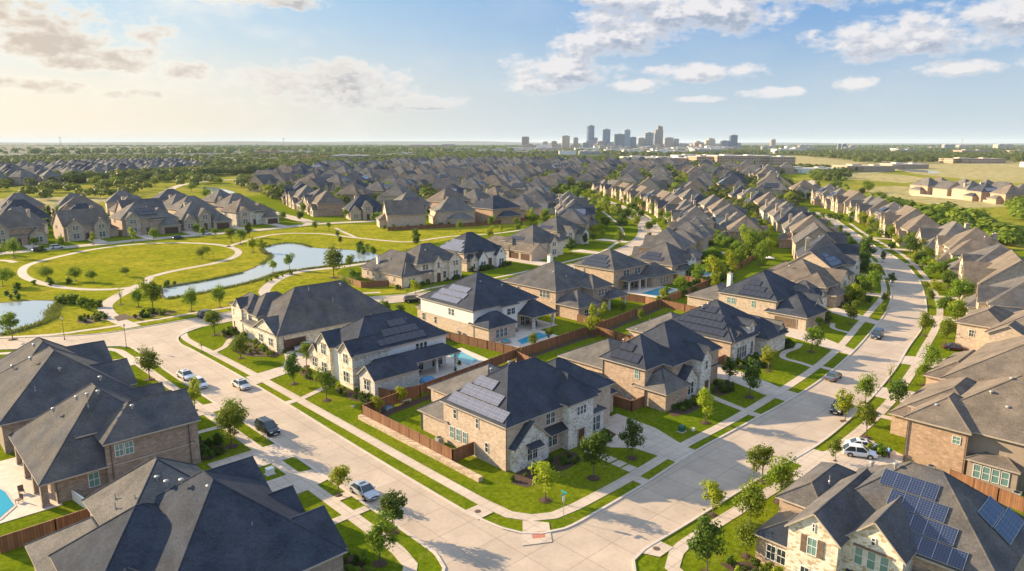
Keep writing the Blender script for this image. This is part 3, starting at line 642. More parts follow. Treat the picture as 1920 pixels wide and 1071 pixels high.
pad([(121.5, 38.6), (127, 39.4), (128.5, 35), (129.5, 29), (122, 29)]); pad([(144, 41.4), (150, 42.4), (154, 36), (156, 32), (147, 31)]); pad([(112, 37.4), (113.5, 37.6), (114, 31), (112.5, 31)], name='front_path')
for i, (x, y) in enumerate([(187, 46.6), (213, 54.4), (238, 63.5), (266, 76), (300, 95), (330, 112)]): pad([(x, y + 2.2), (x + 4, y + 3.6), (x + 9.5, y - 9), (x + 4.5, y - 11)])
for i, (x, y) in enumerate([(206, 66), (236, 76.5), (262, 87), (292, 103), (318, 120)]): pad([(x, y - 3), (x + 4, y - 1.6), (x + .5, y + 10), (x - 4, y + 9)])
for x, y in ((176, 163), (208, 169), (240, 183)): pad([(x, y - 3), (x + 4.5, y - 2), (x + 4, y + 12), (x - 3, y + 12)])
pad([(173, 166), (178, 166), (177.5, 186), (172, 186)])
for x in (52, 76, 96, 116, 140, 160): pad([(x, 335), (x + 5, 335), (x + 5, 357), (x, 357)])
pad([(47.2, 47.6), (50.0, 45.9), (52.6, 48.8), (50.8, 51.2)], 'walk', 'pavement'); pad([(48.9, 47.75), (50.1, 47.0), (51.0, 47.9), (49.8, 48.75)], 'rust_pad', 'kerb_ramp')
pad([(46.9, 57.4), (49.6, 57.3), (49.6, 54.8), (47.2, 54.8)], 'walk', 'pavement'); pad([(55.2, 38.1), (58.5, 38.4), (58.5, 36.3), (56, 36.3)], 'walk', 'pavement')
for x, y, lab in ((48.4, 56.2, 'round rusty manhole cover in the concrete pad by the corner, left road'), (57.0, 37.4, 'round rusty manhole cover in the concrete pad across the street corner')):
    mb = MB(); mb.bar((x, y, .05), (x, y, .10), .38, 16); mb.bar((x, y, .09), (x, y, .112), .3, 16); tag(mb.build('manhole_cover', 'iron'), lab, 'manhole cover')
# far ridge line on the left and low hills under the sky
for nm, a0, a1, D, h, seed in (('hills', -42, -18, 2900, 36, 1), ('hills', -30, 12, 16000, 95, 2), ('hills', 5, 46, 17000, 60, 3), ('hills', -50, -8, 11000, 80, 5)):
    mb = MB(); n = 60; rnd = random.Random(seed); ph = [rnd.random() * 6 for _ in range(4)]; prev = None
    for i in range(n + 1):
        t = i / n; a = R(a0 + (a1 - a0) * t) + YAW; hh = h * math.sin(math.pi * t) ** .6 * (.72 + .16 * math.sin(5 * t + ph[0]) + .1 * math.sin(13 * t + ph[1]) + .04 * math.sin(31 * t + ph[2])) + .1
        s_, c_ = math.sin(a), math.cos(a); row = [(D * s_, D * c_, -1), ((D + 900) * s_, (D + 900) * c_, hh * .7), ((D + 1700) * s_, (D + 1700) * c_, hh), ((D + 3200) * s_, (D + 3200) * c_, -1)]
        if prev:
            for k in range(3): mb.face([prev[k], row[k], row[k + 1], prev[k + 1]])
        prev = row
    tag(mb.build(nm, 'ridge_green', smooth=True), kind='structure')

# ---------------------------------------------------------------- the near houses, one by one
# corner house with the light solar rows
h = House('brick_house', 'pale brick corner house with white stone front and three rows of grey solar panels', (68.5, 68), 'roof_slate')
h.block('hip', 57.7, 61.2, 76.0, 74.2, 6.3, .75, 'brick_pale')
h.block('hip', 58.0, 73.5, 66.5, 80, 3.2, .62, 'brick_pale', roof='roof_grey')
h.block('hip', 65, 73.4, 78.6, 86.8, 3.2, .55, 'brick_pale', roof='roof_grey')
h.block('hip', 68.6, 62.3, 80.6, 73.4, 6.3, .66, 'brick_pale')
h.block('gy', 58.3, 60.2, 64.7, 66, 3.1, .88, 'stone_white', o=.3)
h.block('hip', 68.3, 59.9, 73.7, 67.5, 6.7, 1.05, 'stone_white', o=.45)
h.block('hip', 73.5, 60.8, 77.2, 66, 3.5, .6, 'stone_white', o=.3, roof='metal_roof')
h.block('hip', 79.0, 64.6, 84.4, 72.5, 3.3, .7, 'brick_pale')
h.block('hip', 79.6, 70.5, 90, 81.5, 3.1, .4, 'brick_pale', roof='roof_grey', o=.3)
h.shed(64.8, 59.9, 68.3, 61.3, 3.2, 4.0, 'S', 'metal_roof'); h.shed(60.3, 59.3, 62.9, 60.3, 2.75, 3.3, 'S', 'metal_roof')
h.panels('W', 57.7, 67.4, 6.3, .75, .45, 7, pw=1.62, cells=(3, 3)); h.panels('W', 57.7, 68.2, 6.3, .75, 2.35, 5, pw=1.55, cells=(3, 3)); h.panels('W', 57.7, 69.0, 6.3, .75, 4.25, 3, pw=1.3, ph=1.55, cells=(3, 3))
for y in (71.6, 66.9): h.win('W', 57.7, y, 4.35, .75 if y > 70 else .6, 1.35)
h.win('W', 57.7, 70.9, 1.2, .95, 1.75, n=3, gap=.45, pane='pane_blind'); h.win('W', 57.7, 65.0, 1.5, .7, 1.35)
h.win('S', 60.2, 61.5, .9, .95, 1.75, n=2, gap=.05); h.win('S', 61.2, 66.4, .9, 1.0, 1.9, n=2, gap=.05); h.win('S', 61.2, 66.0, 4.3, .9, 1.6, n=2, gap=.05)
h.win('S', 59.9, 71.0, 4.7, .6, 1.25, n=3, gap=.08); h.win('S', 60.8, 75.3, .7, 1.0, 2.2, n=2, gap=.05)
h.door('S', 59.9, 71.0, 1.3, 2.5); h.door('S', 64.6, 81.7, 3.4, 2.3, garage=True)
for p_ in ((64.2, 71.2, 10.0), (67.0, 70.4, 10.6), (61.5, 70.6, 8.0)): h.vent(*p_)
h.vent(73, 73, 7.6, 'pipe'); h.vent(76.5, 71.5, 8.0, 'pipe'); h.vent(69.5, 71.5, 10.1, 'pipe'); h.gutter(57.6, 61.1, 6.1); h.gutter(57.95, 79.9, 3.1)
h.finish()
# second house of the street on the right
h = House('brick_house', 'tan brick house with two small dark solar rows and white gables, second from the corner', (98, 67), 'roof_slate')
h.block('hip', 89.8, 62.6, 99, 71.4, 6.3, .82, 'brick_tan'); h.block('hip', 94.6, 60.6, 109.2, 72.6, 6.3, .78, 'brick_tan')
h.block('hip', 90.0, 58.6, 96.2, 64.5, 3.1, .85, 'brick_tan', roof='roof_grey'); h.block('gy', 95.7, 59.0, 99.9, 66, 3.4, 1.0, 'stone_white', o=.25); h.block('gy', 100.0, 58.5, 103.2, 67, 6.3, 1.25, 'stone_white', o=.25)
h.block('hip', 92.5, 71, 105.5, 83.5, 3.3, .5, 'brick_pale', roof='roof_grey'); h.block('hip', 103.2, 60.8, 109, 66, 3.3, .7, 'stone_white')
h.panels('W', 89.8, 67.0, 6.3, .82, .7, 4, pw=1.4, mat='panel_dark'); h.panels('W', 89.8, 67.8, 6.3, .82, 2.6, 2, pw=1.4, mat='panel_dark', ph=1.5)
h.win('W', 89.8, 64.2, 4.3, .9, 1.5, pane='pane_blind'); h.win('W', 89.8, 69.6, 1.4, .8, 1.6, pane='pane_blind'); h.win('W', 89.8, 65.8, .4, .5, .6)
h.win('S', 59.0, 97.8, 1.0, .85, 2.1, n=2, gap=.05); h.win('S', 58.5, 101.6, 4.6, .8, 1.5); h.door('S', 58.5, 101.9, 1.1, 2.5); h.win('S', 60.8, 106, .9, 1, 1.8, n=2); h.win('S', 58.6, 93.4, 1.4, .5, 1.1)
h.gutter(89.75, 71.2, 6); h.vent(92.5, 69, 9.2); h.vent(98, 70.5, 10, 'pipe'); h.finish()
# third: four dark solar rows, dormers
h = House('brick_house', 'brick house with four long dark solar rows and two small roof dormers', (129, 72), 'roof_slate')
h.block('hip', 119.6, 63.9, 136, 80.4, 4.6, .66, 'brick_tan'); h.block('hip', 117.5, 74, 130, 86.5, 3.2, .55, 'brick_pale', roof='roof_grey')
h.block('hip', 119.9, 63.4, 128.4, 68, 4.6, .7, 'stone_white', roof='roof_slate'); h.block('gy', 125.6, 63.6, 128.2, 70, 6.4, .9, 'stone_white', o=.2); h.block('gy', 121.6, 64.0, 123.3, 68, 5.3, .8, 'stone_white', o=.2)
h.block('hip', 129.6, 61.5, 137.8, 72, 3.6, .72, 'stone_white'); h.block('gy', 134.4, 61.9, 138.4, 69, 3.6, 1.1, 'stone_white', o=.25, roof='roof_grey'); h.block('hip', 137.4, 63.2, 141.2, 70, 3.2, .75, 'stone_white')
for i, (c, v, n_) in enumerate(((71.6, .9, 9), (71.9, 2.75, 8), (72.0, 4.6, 6), (72.3, 6.45, 3))): h.panels('W', 119.6, c, 4.6, .66, v, n_, pw=1.3, mat='panel_dark')
h.win('S', 63.4, 123.0, .8, .9, 2.4, n=4, gap=.05); h.win('S', 63.4, 127.0, .8, 1.0, 2.6); h.win('S', 63.6, 126.9, 5.4, .6, 1.0); h.win('S', 64.0, 122.45, 4.7, .55, .7); h.win('S', 61.9, 136.4, .8, 1.1, 2.2); h.win('S', 63.2, 139.4, .8, 1.0, 1.9); h.win('S', 61.9, 136.4, 4.3, .5, .7)
h.vent(125, 73.6, 9.0); h.vent(126.4, 73.2, 9.3); h.finish()
# fourth: three small solar rows, garage
h = House('brick_house', 'pale brick house with three small dark solar rows and a brown side garage door', (164, 79), 'roof_slate')
h.block('hip', 154.8, 72, 172, 86.8, 5.7, .66, 'brick_pale'); h.block('hip', 154.5, 64.5, 165, 74, 3.1, .78, 'brick_pale'); h.block('gy', 161.6, 66, 166, 76, 4.4, 1.0, 'stone_white', o=.25); h.block('hip', 165, 67.5, 173, 76, 5.2, .8, 'stone_white', roof='roof_charcoal')
h.block('hip', 156, 86, 170, 96.5, 3.1, .5, 'brick_pale', roof='roof_grey'); h.block('gy', 167.5, 67.2, 171, 73, 5.2, 1.0, 'stone_white', o=.25)
for c, v, n_ in ((77.6, .5, 6), (78.6, 2.3, 4), (79.2, 4.1, 2)): h.panels('W', 154.8, c, 5.7, .66, v, n_, pw=1.35, mat='panel_dark')
h.win('W', 154.8, 83.4, 3.3, 1.1, 1.5, n=2, pane='pane_blind'); h.win('W', 154.8, 77.6, 3.3, 1.0, 1.6, pane='pane_blind'); h.door('W', 154.5, 69.3, 5.2, 2.3, garage=True, mat='wood_beam'); h.win('S', 66, 163.8, .9, .9, 2, n=2); h.win('S', 67.2, 169.2, .9, .9, 2, n=2); h.win('S', 66, 163.8, 4.4, .7, 1.2)
h.chimney(158.6, 86.2, 3, 9.8, 1.0, 'stucco_white'); h.vent(161, 80, 9.6); h.finish()
h = House('brick_house', 'brick house with plain brownish hipped roof, fifth from the corner along the right street', (191, 79), 'roof_brown')
h.block('hip', 183.6, 75, 199, 90, 5.4, .62, 'brick_tan'); h.block('hip', 181.5, 71.6, 190, 80, 5.2, .62, 'brick_pale'); h.block('hip', 182.5, 69.2, 189, 75, 3.1, .7, 'brick_tan'); h.block('gy', 190.5, 71.2, 196, 80, 5.4, .9, 'stone_cream'); h.block('hip', 189.5, 77, 197.5, 88, 6.4, .6, 'brick_tan')
h.win('W', 181.5, 76.4, 3.4, .9, 1.4); h.win('S', 71.2, 193.3, 1, 1, 2, n=2); h.win('S', 71.2, 193.3, 4.2, .9, 1.4, n=2); h.door('S', 71.6, 189.0, 1.1, 2.4); h.vent(187, 84, 8.5); h.finish()
h = House('brick_house', 'tan brick house with stepped black solar array, sixth from the corner along the right street', (214, 86), 'roof_charcoal')
h.block('gx', 207, 80.8, 223, 93, 6.0, .66, 'brick_pale'); h.block('hip', 203.5, 84, 212, 99, 3.2, .62, 'brick_tan', roof='roof_brown'); h.block('hip', 209, 78.2, 218, 84, 3.2, .8, 'stone_cream'); h.block('gy', 218, 78, 222.6, 86, 6.0, .9, 'stone_white')
h.panels('S', 80.8, 213, 6.0, .66, .5, 8, pw=1.2, mat='panel_dark'); h.panels('S', 80.8, 212.5, 6.0, .66, 2.3, 6, pw=1.2, mat='panel_dark'); h.panels('S', 80.8, 212, 6.0, .66, 4.1, 3, pw=1.2, mat='panel_dark')
h.win('W', 207, 87, 4.3, 1, 1.4, n=2); h.win('S', 78, 220.3, 1, .9, 1.9, n=2); h.win('S', 78, 220.3, 4.4, .9, 1.3, n=2); h.win('S', 78.2, 213.5, 1, .9, 1.5, n=2); h.finish()

# house with the pool on the left street, white walls, three black solar rows
h = House('stone_house', 'white house with pointed stone gables, three black solar rows and a long patio roof', (69.5, 107), 'roof_slate')
h.block('hip', 60.2, 102, 80.2, 114, 6.2, .72, 'stucco_white', low=('stucco_white', 3)); h.block('gx', 59.6, 101.8, 67, 106.2, 6.0, .95, 'stone_cream', o=.28); h.block('gx', 59.5, 109.2, 67, 113.8, 6.1, .95, 'stone_cream', o=.28)
h.block('gx', 60.1, 114.0, 66, 118.3, 3.1, .95, 'stone_cream', o=.28); h.block('gx', 60.1, 95.8, 69, 100.6, 3.1, .78, 'brick_white', o=.35); h.block('hip', 60.7, 105.9, 64.6, 109.5, 3.1, .6, 'stone_cream', o=.25)
h.block('hip', 66, 98.6, 80.6, 103, 3.3, .62, 'stucco_white', wallon=False, o=.4); h.block('hip', 62, 99.5, 71, 103.5, 3.3, .62, 'brick_white', o=.2)
for x in (71.2, 75.6, 80.2): h.post(x, 99.0, 3.25, .42)
for c, v, n_ in ((70.6, .6, 8), (71.2, 2.45, 6), (71.6, 4.3, 3)): h.panels('S', 102, c, 6.2, .72, v, n_, pw=1.3, mat='panel_dark')
h.win('S', 101.97, 74.4, 4.1, .8, 1.5, n=3, gap=.12); h.win('S', 101.97, 73.5, .3, 1.2, 2.2, n=2); h.win('S', 101.97, 78, .3, 1.2, 2.2, n=2)
h.win('W', 59.6, 104.0, 1.0, .85, 1.9, n=2, gap=.05); h.win('W', 59.6, 104.0, 4.4, .7, 1.7, n=2, gap=.05); h.win('W', 59.5, 111.5, 1.0, .85, 1.9, n=2, gap=.05); h.win('W', 59.5, 111.5, 4.4, .75, 1.8, n=2, gap=.05, lintel='wood_beam')
h.win('W', 60.1, 116.1, .9, .8, 1.6, n=2, gap=.05, lintel='wood_beam'); h.win('W', 60.1, 98.2, .9, .8, 1.7, n=2, gap=.05, lintel='wood_beam'); h.door('W', 60.7, 107.7, 1.3, 2.4, mat='wood_beam')
h.vent(68.6, 109.6, 10.2, 'pipe'); h.vent(74, 106, 9.2, 'pipe'); h.gutter(62.9, 101.9, 6); h.finish()
# big dark roof with garage
h = House('stone_house', 'long cream stone house with one huge dark roof and a brown garage door', (74, 142), 'roof_charcoal')
h.block('hip', 60.4, 131.6, 88.5, 148.6, 3.5, .86, 'stone_cream'); h.block('gx', 60.1, 132, 70, 142.3, 3.5, .52, 'stone_cream', o=.3); h.block('hip', 61, 142.4, 72, 151, 5.6, .8, 'stone_cream'); h.block('hip', 60.6, 146.2, 67, 155.2, 6.3, .75, 'stone_cream', o=.3)
h.block('gx', 60.3, 149, 64, 153, 6.3, .9, 'stone_cream', o=.2)
h.door('S', 131.6, 63.9, 4.9, 2.4, garage=True); h.win('W', 60.1, 139.3, .9, .9, 1.7, n=2, gap=.08); h.win('W', 60.1, 134.6, .9, .9, 1.7, n=2, gap=.08)
for y in (147.6, 150.6, 153.6): h.win('W', 60.6, y, .4, 1.2, 2.2, frame='trim'); h.win('W', 60.6, y, 4.0, .9, 1.5)
h.win('S', 131.6, 70, 1.6, .9, 1.1); h.vent(71, 138, 10.8, 'pipe'); h.vent(79, 138.5, 10.6); h.vent(75, 135, 8.2, 'pipe'); h.gutter(61.5, 131.5, 3.4); h.finish()
# white and brick house with pool and patio
h = House('brick_house', 'house with white upper storey over tan brick and three grey solar rows', (106, 119), 'roof_slate')
h.block('hip', 95.8, 112, 115.4, 131, 6.3, .6, 'stucco_white', low=('brick_pale', 3.0)); h.block('hip', 95.9, 107.1, 103.8, 113, 3.2, .78, 'brick_pale'); h.block('hip', 97.6, 130, 104, 135, 3.1, .7, 'brick_pale', roof='roof_brown')
h.block('hip', 103.5, 110.8, 108, 114, 6.2, .5, 'stucco_white', o=.4); h.block('hip', 109.6, 107.4, 117.2, 115, 3.3, .72, 'stucco_white', wallon=False)
for p_ in ((110.4, 107.9), (116.8, 107.9), (110.4, 112.2), (116.8, 113.5)): h.post(*p_, 3.2, .55)
for c, v in ((122.6, .8), (122.2, 2.7), (121.6, 4.6)): h.panels('W', 95.8, c, 6.3, .6, v, 5 if v > 4 else 7, pw=1.35, mat='panel_light', cells=(3, 3))
h.win('W', 95.8, 119.6, 4.0, .9, 1.5, n=2, gap=.25); h.win('W', 95.8, 125.5, 1, .8, 1.6); h.win('W', 95.8, 130, 1.0, 1.1, 1.7); h.win('S', 107.1, 99.6, .7, .95, 1.9, n=3, gap=.25); h.win('S', 110.8, 106, 4.0, 1.2, 1.4, n=2); h.win('S', 110.8, 106, .8, 1.2, 1.9, n=2); h.win('S', 111.9, 111.5, .3, 1.4, 2.2, n=2)
for p_ in ((104, 119, 10.5), (108.5, 116.5, 9.5), (103, 124.5, 10.2)): h.vent(*p_)
h.vent(109.5, 118.5, 10.2, 'pipe'); h.finish()
h = House('brick_house', 'tan brick house with plain grey hipped roof and white chimney between the two pool houses', (133, 121), 'roof_charcoal')
h.block('hip', 123.7, 113.4, 142.4, 131.6, 6.3, .56, 'brick_tan'); h.block('hip', 124.1, 106.3, 132, 114.5, 3.2, .74, 'brick_tan'); h.block('hip', 133.5, 109.6, 140.8, 117, 6.1, .66, 'stucco_tan', roof='roof_charcoal'); h.block('hip', 137.6, 107.7, 145, 115, 3.2, .62, 'brick_tan', wallon=False)
for p_ in ((138.2, 108.2), (144.6, 108.2)): h.post(*p_, 3.1, .5)
h.win('W', 123.7, 117.2, 4.2, 1, 1.6, n=3, gap=.12); h.win('W', 123.7, 126.5, 4.2, .9, 1.5); h.win('W', 123.7, 120.3, 1.4, .9, 1.3); h.win('S', 109.6, 137.2, 3.9, 1.1, 1.6, n=3, gap=.12); h.win('S', 106.3, 128.6, .3, 1.5, 2.1, n=3, gap=.1)
for p_ in ((131, 116.5, 8.5), (129, 119, 9.6), (136, 118, 9.7), (129.5, 110.5, 5.2)): h.vent(*p_)
h.chimney(134.5, 125.5, 6, 12.6, 1.1, 'stucco_white'); h.finish()
h = House('brick_house', 'tan brick house with stepped grey solar array and two-level patio beside a rectangular pool', (166, 128), 'roof_charcoal')
h.block('hip', 157, 121.5, 172.6, 136.8, 6.2, .56, 'brick_tan'); h.block('hip', 169.6, 116.6, 180.2, 125, 3.2, .7, 'brick_tan'); h.block('hip', 159.6, 117.8, 168.6, 123, 3.2, .35, 'stucco_tan', wallon=False, o=.3)
for p_ in ((160, 118.2), (164.6, 117.9), (168.4, 118.4)): h.post(*p_, 3.2, .45)
for c, v, n_ in ((129, .7, 7), (129.6, 2.5, 6), (130, 4.3, 4)): h.panels('W', 157, c, 6.2, .56, v, n_, pw=1.35, mat='panel_dark')
h.win('W', 157, 132.5, 4.2, .8, 1.3); h.win('S', 121.5, 163, 4, 1.3, 1.6, n=2); h.win('S', 121.5, 168.4, 4, 1.3, 1.6, n=2); h.win('S', 121.5, 164, .3, 1.6, 2.2, n=3); h.win('S', 116.6, 175.2, .9, .9, 1.6, n=3, gap=.6); h.finish()
h = House('brick_house', 'grey-roofed house with glazed garden room beside the pale splash pool', (192, 127), 'roof_charcoal')
h.block('hip', 183.6, 119.5, 200, 136, 4.6, .68, 'brick_pale'); h.block('hip', 186, 117.5, 197, 124, 3.1, .5, 'stucco_white', o=.3); h.block('gy', 192, 118.6, 196, 126, 5.5, .8, 'stucco_white', o=.2)
for c, v, n_ in ((128, 1.4, 6), (128.6, 3.2, 4)): h.panels('W', 183.6, c, 4.6, .68, v, n_, pw=1.35, mat='panel_dark')
h.win('S', 117.5, 191.5, .6, 1.6, 2.1, n=4); h.win('S', 118.6, 194, 5.2, 1.4, 1); h.finish()
# beyond the cross street
h = House('stone_house', 'wide cream stone house with gabled entry and small white chimney beside the pond', (128, 178), 'roof_charcoal')
h.block('hip', 116.6, 168.6, 130, 190.6, 3.3, .8, 'brick_pale', roof='roof_charcoal'); h.block('hip', 122.5, 168.9, 139, 182, 6.2, .7, 'stone_cream'); h.block('gy', 134.2, 168.2, 139.3, 175, 6.0, .95, 'stone_cream', o=.3); h.block('gy', 128.2, 168.0, 131.6, 174, 6.0, 1.05, 'stone_cream', o=.3); h.block('hip', 117.0, 168.0, 123.5, 175, 3.2, .9, 'stone_cream')
h.win('S', 168.9, 125.6, 4.2, 1, 1.6, n=2); h.win('S', 168.0, 129.9, 4.3, .9, 1.8); h.win('S', 168.9, 132.9, .8, 1.2, 2.1, n=1); h.win('S', 168.2, 136.8, .6, .9, 2.2, n=2); h.win('S', 168.2, 136.8, 4.4, .9, 1.5, n=2); h.door('S', 168.0, 129.9, 1.3, 2.7); h.win('S', 168.0, 119.8, .9, 1, 1.5, n=2)
for y in (187, 184, 180, 172.5): h.win('W', 116.6, y, 1.3, .9, 1.3)
h.chimney(118.6, 184, 2, 7.2, .9, 'stucco_white'); h.vent(120.5, 180, 6.8); h.vent(128, 172, 9.6); h.finish()
h = House('stone_house', 'house with pointed white gables and a large grey solar field beyond the cross street', (156, 183), 'roof_slate')
h.block('hip', 147.6, 177, 165, 192, 5.8, .72, 'brick_pale'); h.block('gy', 148.0, 174.2, 151.4, 181, 3.3, 1.15, 'stone_cream', o=.25); h.block('gy', 152.0, 174.6, 156.2, 182, 3.4, 1.25, 'stucco_white', o=.25); h.block('gy', 160.4, 174.9, 165, 182, 4.0, 1.25, 'stucco_white', o=.25); h.block('hip', 146.8, 174.6, 149, 182, 3.1, .8, 'brick_pale', roof='roof_brown', o=.3); h.block('hip', 156, 176.2, 161, 182, 5.4, .6, 'stucco_white', o=.3)
for c, v, n_ in ((184.5, .6, 9), (184.7, 2.4, 7), (184.8, 4.2, 5)): h.panels('W', 147.6, c, 5.8, .72, v, n_, pw=1.35, mat='panel_light', cells=(3, 3))
h.win('S', 174.6, 154.1, .7, 1.0, 2.0, n=2); h.win('S', 174.9, 162.7, .7, 1.0, 2.1, n=2); h.win('S', 174.9, 162.7, 4.9, .8, .9); h.door('S', 176.2, 158.6, 1.4, 3.2); h.win('S', 174.2, 149.7, .8, .8, 1.7); h.win('W', 147.6, 188.5, 3.6, .9, 1.4); h.win('W', 147.6, 184.5, 3.6, .9, 1.4); h.finish()
h = House('brick_house', 'cream house with two garage doors in a low side wing beyond the cross street', (188, 184), 'roof_charcoal')
h.block('hip', 180.5, 177, 197, 193, 5.6, .7, 'stone_cream'); h.block('gy', 177.2, 174.6, 185, 187, 3.2, .7, 'brick_pale', roof='roof_brown'); h.block('hip', 176.8, 186, 188, 205, 3.1, .6, 'brick_pale', roof='roof_brown'); h.block('gy', 188.4, 175.6, 192.4, 182, 5.4, 1.0, 'stone_cream', o=.3); h.block('hip', 178.6, 186, 183, 190.5, 5.2, .7, 'stucco_tan', o=.3)
h.door('W', 177.2, 177.8, 4.6, 2.4, garage=True); h.door('W', 177.2, 183.6, 4.6, 2.4, garage=True); h.win('S', 175.6, 190.4, 1, .9, 2, n=2); h.win('S', 175.6, 190.4, 4.2, .9, 1.4, n=2); h.win('W', 178.6, 188.2, 3.7, .9, 1.1, n=2)
h.panels('W', 180.5, 186.5, 5.6, .7, 1.4, 5, pw=1.3, mat='panel_dark'); h.finish()
h = House('stone_house', 'stone house right of the one with two side garage doors, beyond the cross street', (221, 201), 'roof_charcoal')
h.block('hip', 211.5, 193.6, 228, 208, 6.2, .68, 'brick_pale'); h.block('gy', 214, 190.6, 219, 198, 5.4, 1.0, 'stone_cream', o=.3); h.block('gy', 223.5, 190.2, 228, 198, 4.2, 1.0, 'stone_white', o=.3); h.block('hip', 209.4, 190, 216, 198, 3.3, .8, 'stone_cream')
h.win('S', 190.6, 216.5, .8, 1, 2.2, n=2); h.win('S', 190.2, 225.8, .8, 1, 2.2, n=2); h.win('S', 190.6, 216.5, 4.2, .9, 1.3, n=2); h.panels('W', 211.5, 201, 6.2, .68, 1.2, 5, pw=1.3, mat='panel_dark'); h.finish()

# lower left: the three big roofs beside the left street
h = House('brick_house', 'brown brick house with corner patio, middle one of three dark roofs at lower left', (21, 101), 'roof_charcoal')
h.block('hip', 12.4, 91.8, 29, 110.4, 3.2, .86, 'brick_brown', roof='roof_charcoal', wallon=False); h.block('gx', 19.0, 91.4, 30.0, 99.4, 6.2, .72, 'brick_brown', o=.45, hip0=True)
h.block('gx', 22, 101.6, 31, 108.2, 3.6, .74, 'stone_cream'); h.block('gx', 22, 106.8, 31.2, 112.4, 3.6, .85, 'stone_cream'); h.block('hip', 13.6, 92.0, 28.6, 109.9, 3.1, .2, 'brick_brown', o=.0)
h.block('hip', 17, 95, 25, 101.8, 6.6, .8, 'brick_brown', o=.3)
for p_ in ((12.5, 92.4), (12.5, 97), (12.5, 102.5), (12.5, 108)): h.post(*p_, 3.1, .75, 'brick_brown')
h.win('S', 91.4, 21.1, 4.1, 1.0, 1.6, n=2, pane='pane_blind'); h.win('S', 91.4, 24.0, 1.3, .7, 1.2); h.win('S', 92.0, 17.6, .9, 1.2, 1.8, pane='pane_blind'); h.gutter(19.6, 91.3, 6); h.gutter(28.8, 91.3, 6); h.gutter(13.7, 91.9, 3)
for x, y, z in ((18.2, 99.0, 10.2), (19.4, 98.9, 10.3), (20.6, 98.8, 10.4), (16.2, 103, 8), (21.6, 101.5, 11.4), (23.2, 94.2, 9.0)): h.vent(x, y, z)
h.vent(19, 97.2, 9.5, 'pipe'); h.finish()
h = House('brick_house', 'brown brick house, farthest of the three large dark roofs at lower left', (21, 126), 'roof_charcoal')
h.block('hip', 11.6, 112.8, 28.8, 133, 4.4, .74, 'brick_brown'); h.block('hip', 12.5, 122, 28, 141, 4.4, .78, 'brick_brown'); h.block('gx', 20, 117, 29.6, 125, 4.8, .7, 'brick_brown'); h.block('gx', 20, 131.8, 30, 139.8, 4.8, .66, 'brick_brown'); h.block('gx', 22, 126.5, 31.5, 131, 3.2, .7, 'stucco_white'); h.block('gx', 22, 140, 30, 146, 3.2, .8, 'stucco_white')
h.block('hip', 10, 133, 20, 143, 3.2, .7, 'brick_brown', roof='roof_brown')
for x, y, z in ((17.4, 123, 10.1), (19, 129.5, 10.5), (15.6, 127.5, 8.2), (20, 118, 9.0)): h.vent(x, y, z)
h.vent(16.4, 116, 7.2, 'pipe'); h.gutter(28.6, 117, 4.6); h.win('W', 11.6, 120, 1, 1, 1.5); h.finish()
h = House('brick_house', 'brick house, nearest of the three large dark roofs at lower left, round metal vents', (21, 66), 'roof_slate')
h.block('hip', 13.2, 54.2, 29.6, 73.2, 4.2, .82, 'brick_brown', roof='roof_slate'); h.block('hip', 9.9, 60.4, 22, 71.9, 4.2, .84, 'brick_brown', roof='roof_slate'); h.block('gx', 20, 54.6, 30, 62.0, 4.2, .66, 'brick_brown'); h.block('hip', 14, 66, 24.5, 77.2, 6.2, .85, 'brick_brown', roof='roof_grey'); h.block('gx', 22, 63.6, 30.6, 68.8, 3.4, .82, 'stucco_white'); h.block('gx', 20, 71.8, 30.4, 79.6, 3.4, .62, 'stucco_white')
h.block('hip', 8.8, 57, 18, 78, 3.0, .62, 'brick_brown', roof='roof_grey')
for x, y, z in ((18.6, 69.6, 9.8), (18.9, 67.8, 9.9), (19.6, 65.6, 10.6), (21.0, 62.6, 10.6)): h.vent(x, y, z)
for x, y, z in ((16.4, 69.2, 8.5), (15.4, 72.2, 7.9), (15.0, 70.8, 7.6), (12.8, 67, 6.0), (23, 58.2, 7.6)): h.vent(x, y, z, 'pipe')
h.win('S', 54.6, 26, .9, 1, 1.6, n=2); h.gutter(29.6, 54.5, 4.2); h.finish()

# lower right
h = House('stone_house', 'cream stone house with two pointed gables and large blue solar array at lower right', (71.5, 20), 'roof_charcoal')
h.block('hip', 66.2, 9.5, 79.5, 25.5, 5.4, .8, 'brick_tan', roof='roof_charcoal'); h.block('gx', 61.4, 20.9, 74, 25.6, 6.0, .88, 'stone_cream', o=.3); h.block('gx', 63.2, 16.0, 74, 21.2, 5.8, 1.0, 'stone_cream', o=.3); h.block('hip', 64.3, 11.2, 70, 16.5, 3.1, .5, 'stone_white', o=.3)
h.block('hip', 68, 25, 79, 29.6, 5.0, .62, 'brick_tan', o=.35); h.block('hip', 62.6, 24.8, 69, 29.3, 3.1, .55, 'brick_tan', o=.35, roof='metal_roof')
for i in range(4): h.panels('W', 66.2, 18.3 - 1.25 * i, 5.4, .8, 5.75 - 1.85 * i, 4, pw=1.22, ph=1.72, mat='panel_blue', cells=(5, 7))
h.panels('S', 9.5, 74.2, 5.4, .8, 3.2, 4, pw=1.1, ph=1.6, mat='panel_blue', cells=(4, 6)); h.panels('S', 9.5, 74.9, 5.4, .8, 1.3, 5, pw=1.1, ph=1.75, mat='panel_blue', cells=(4, 6))
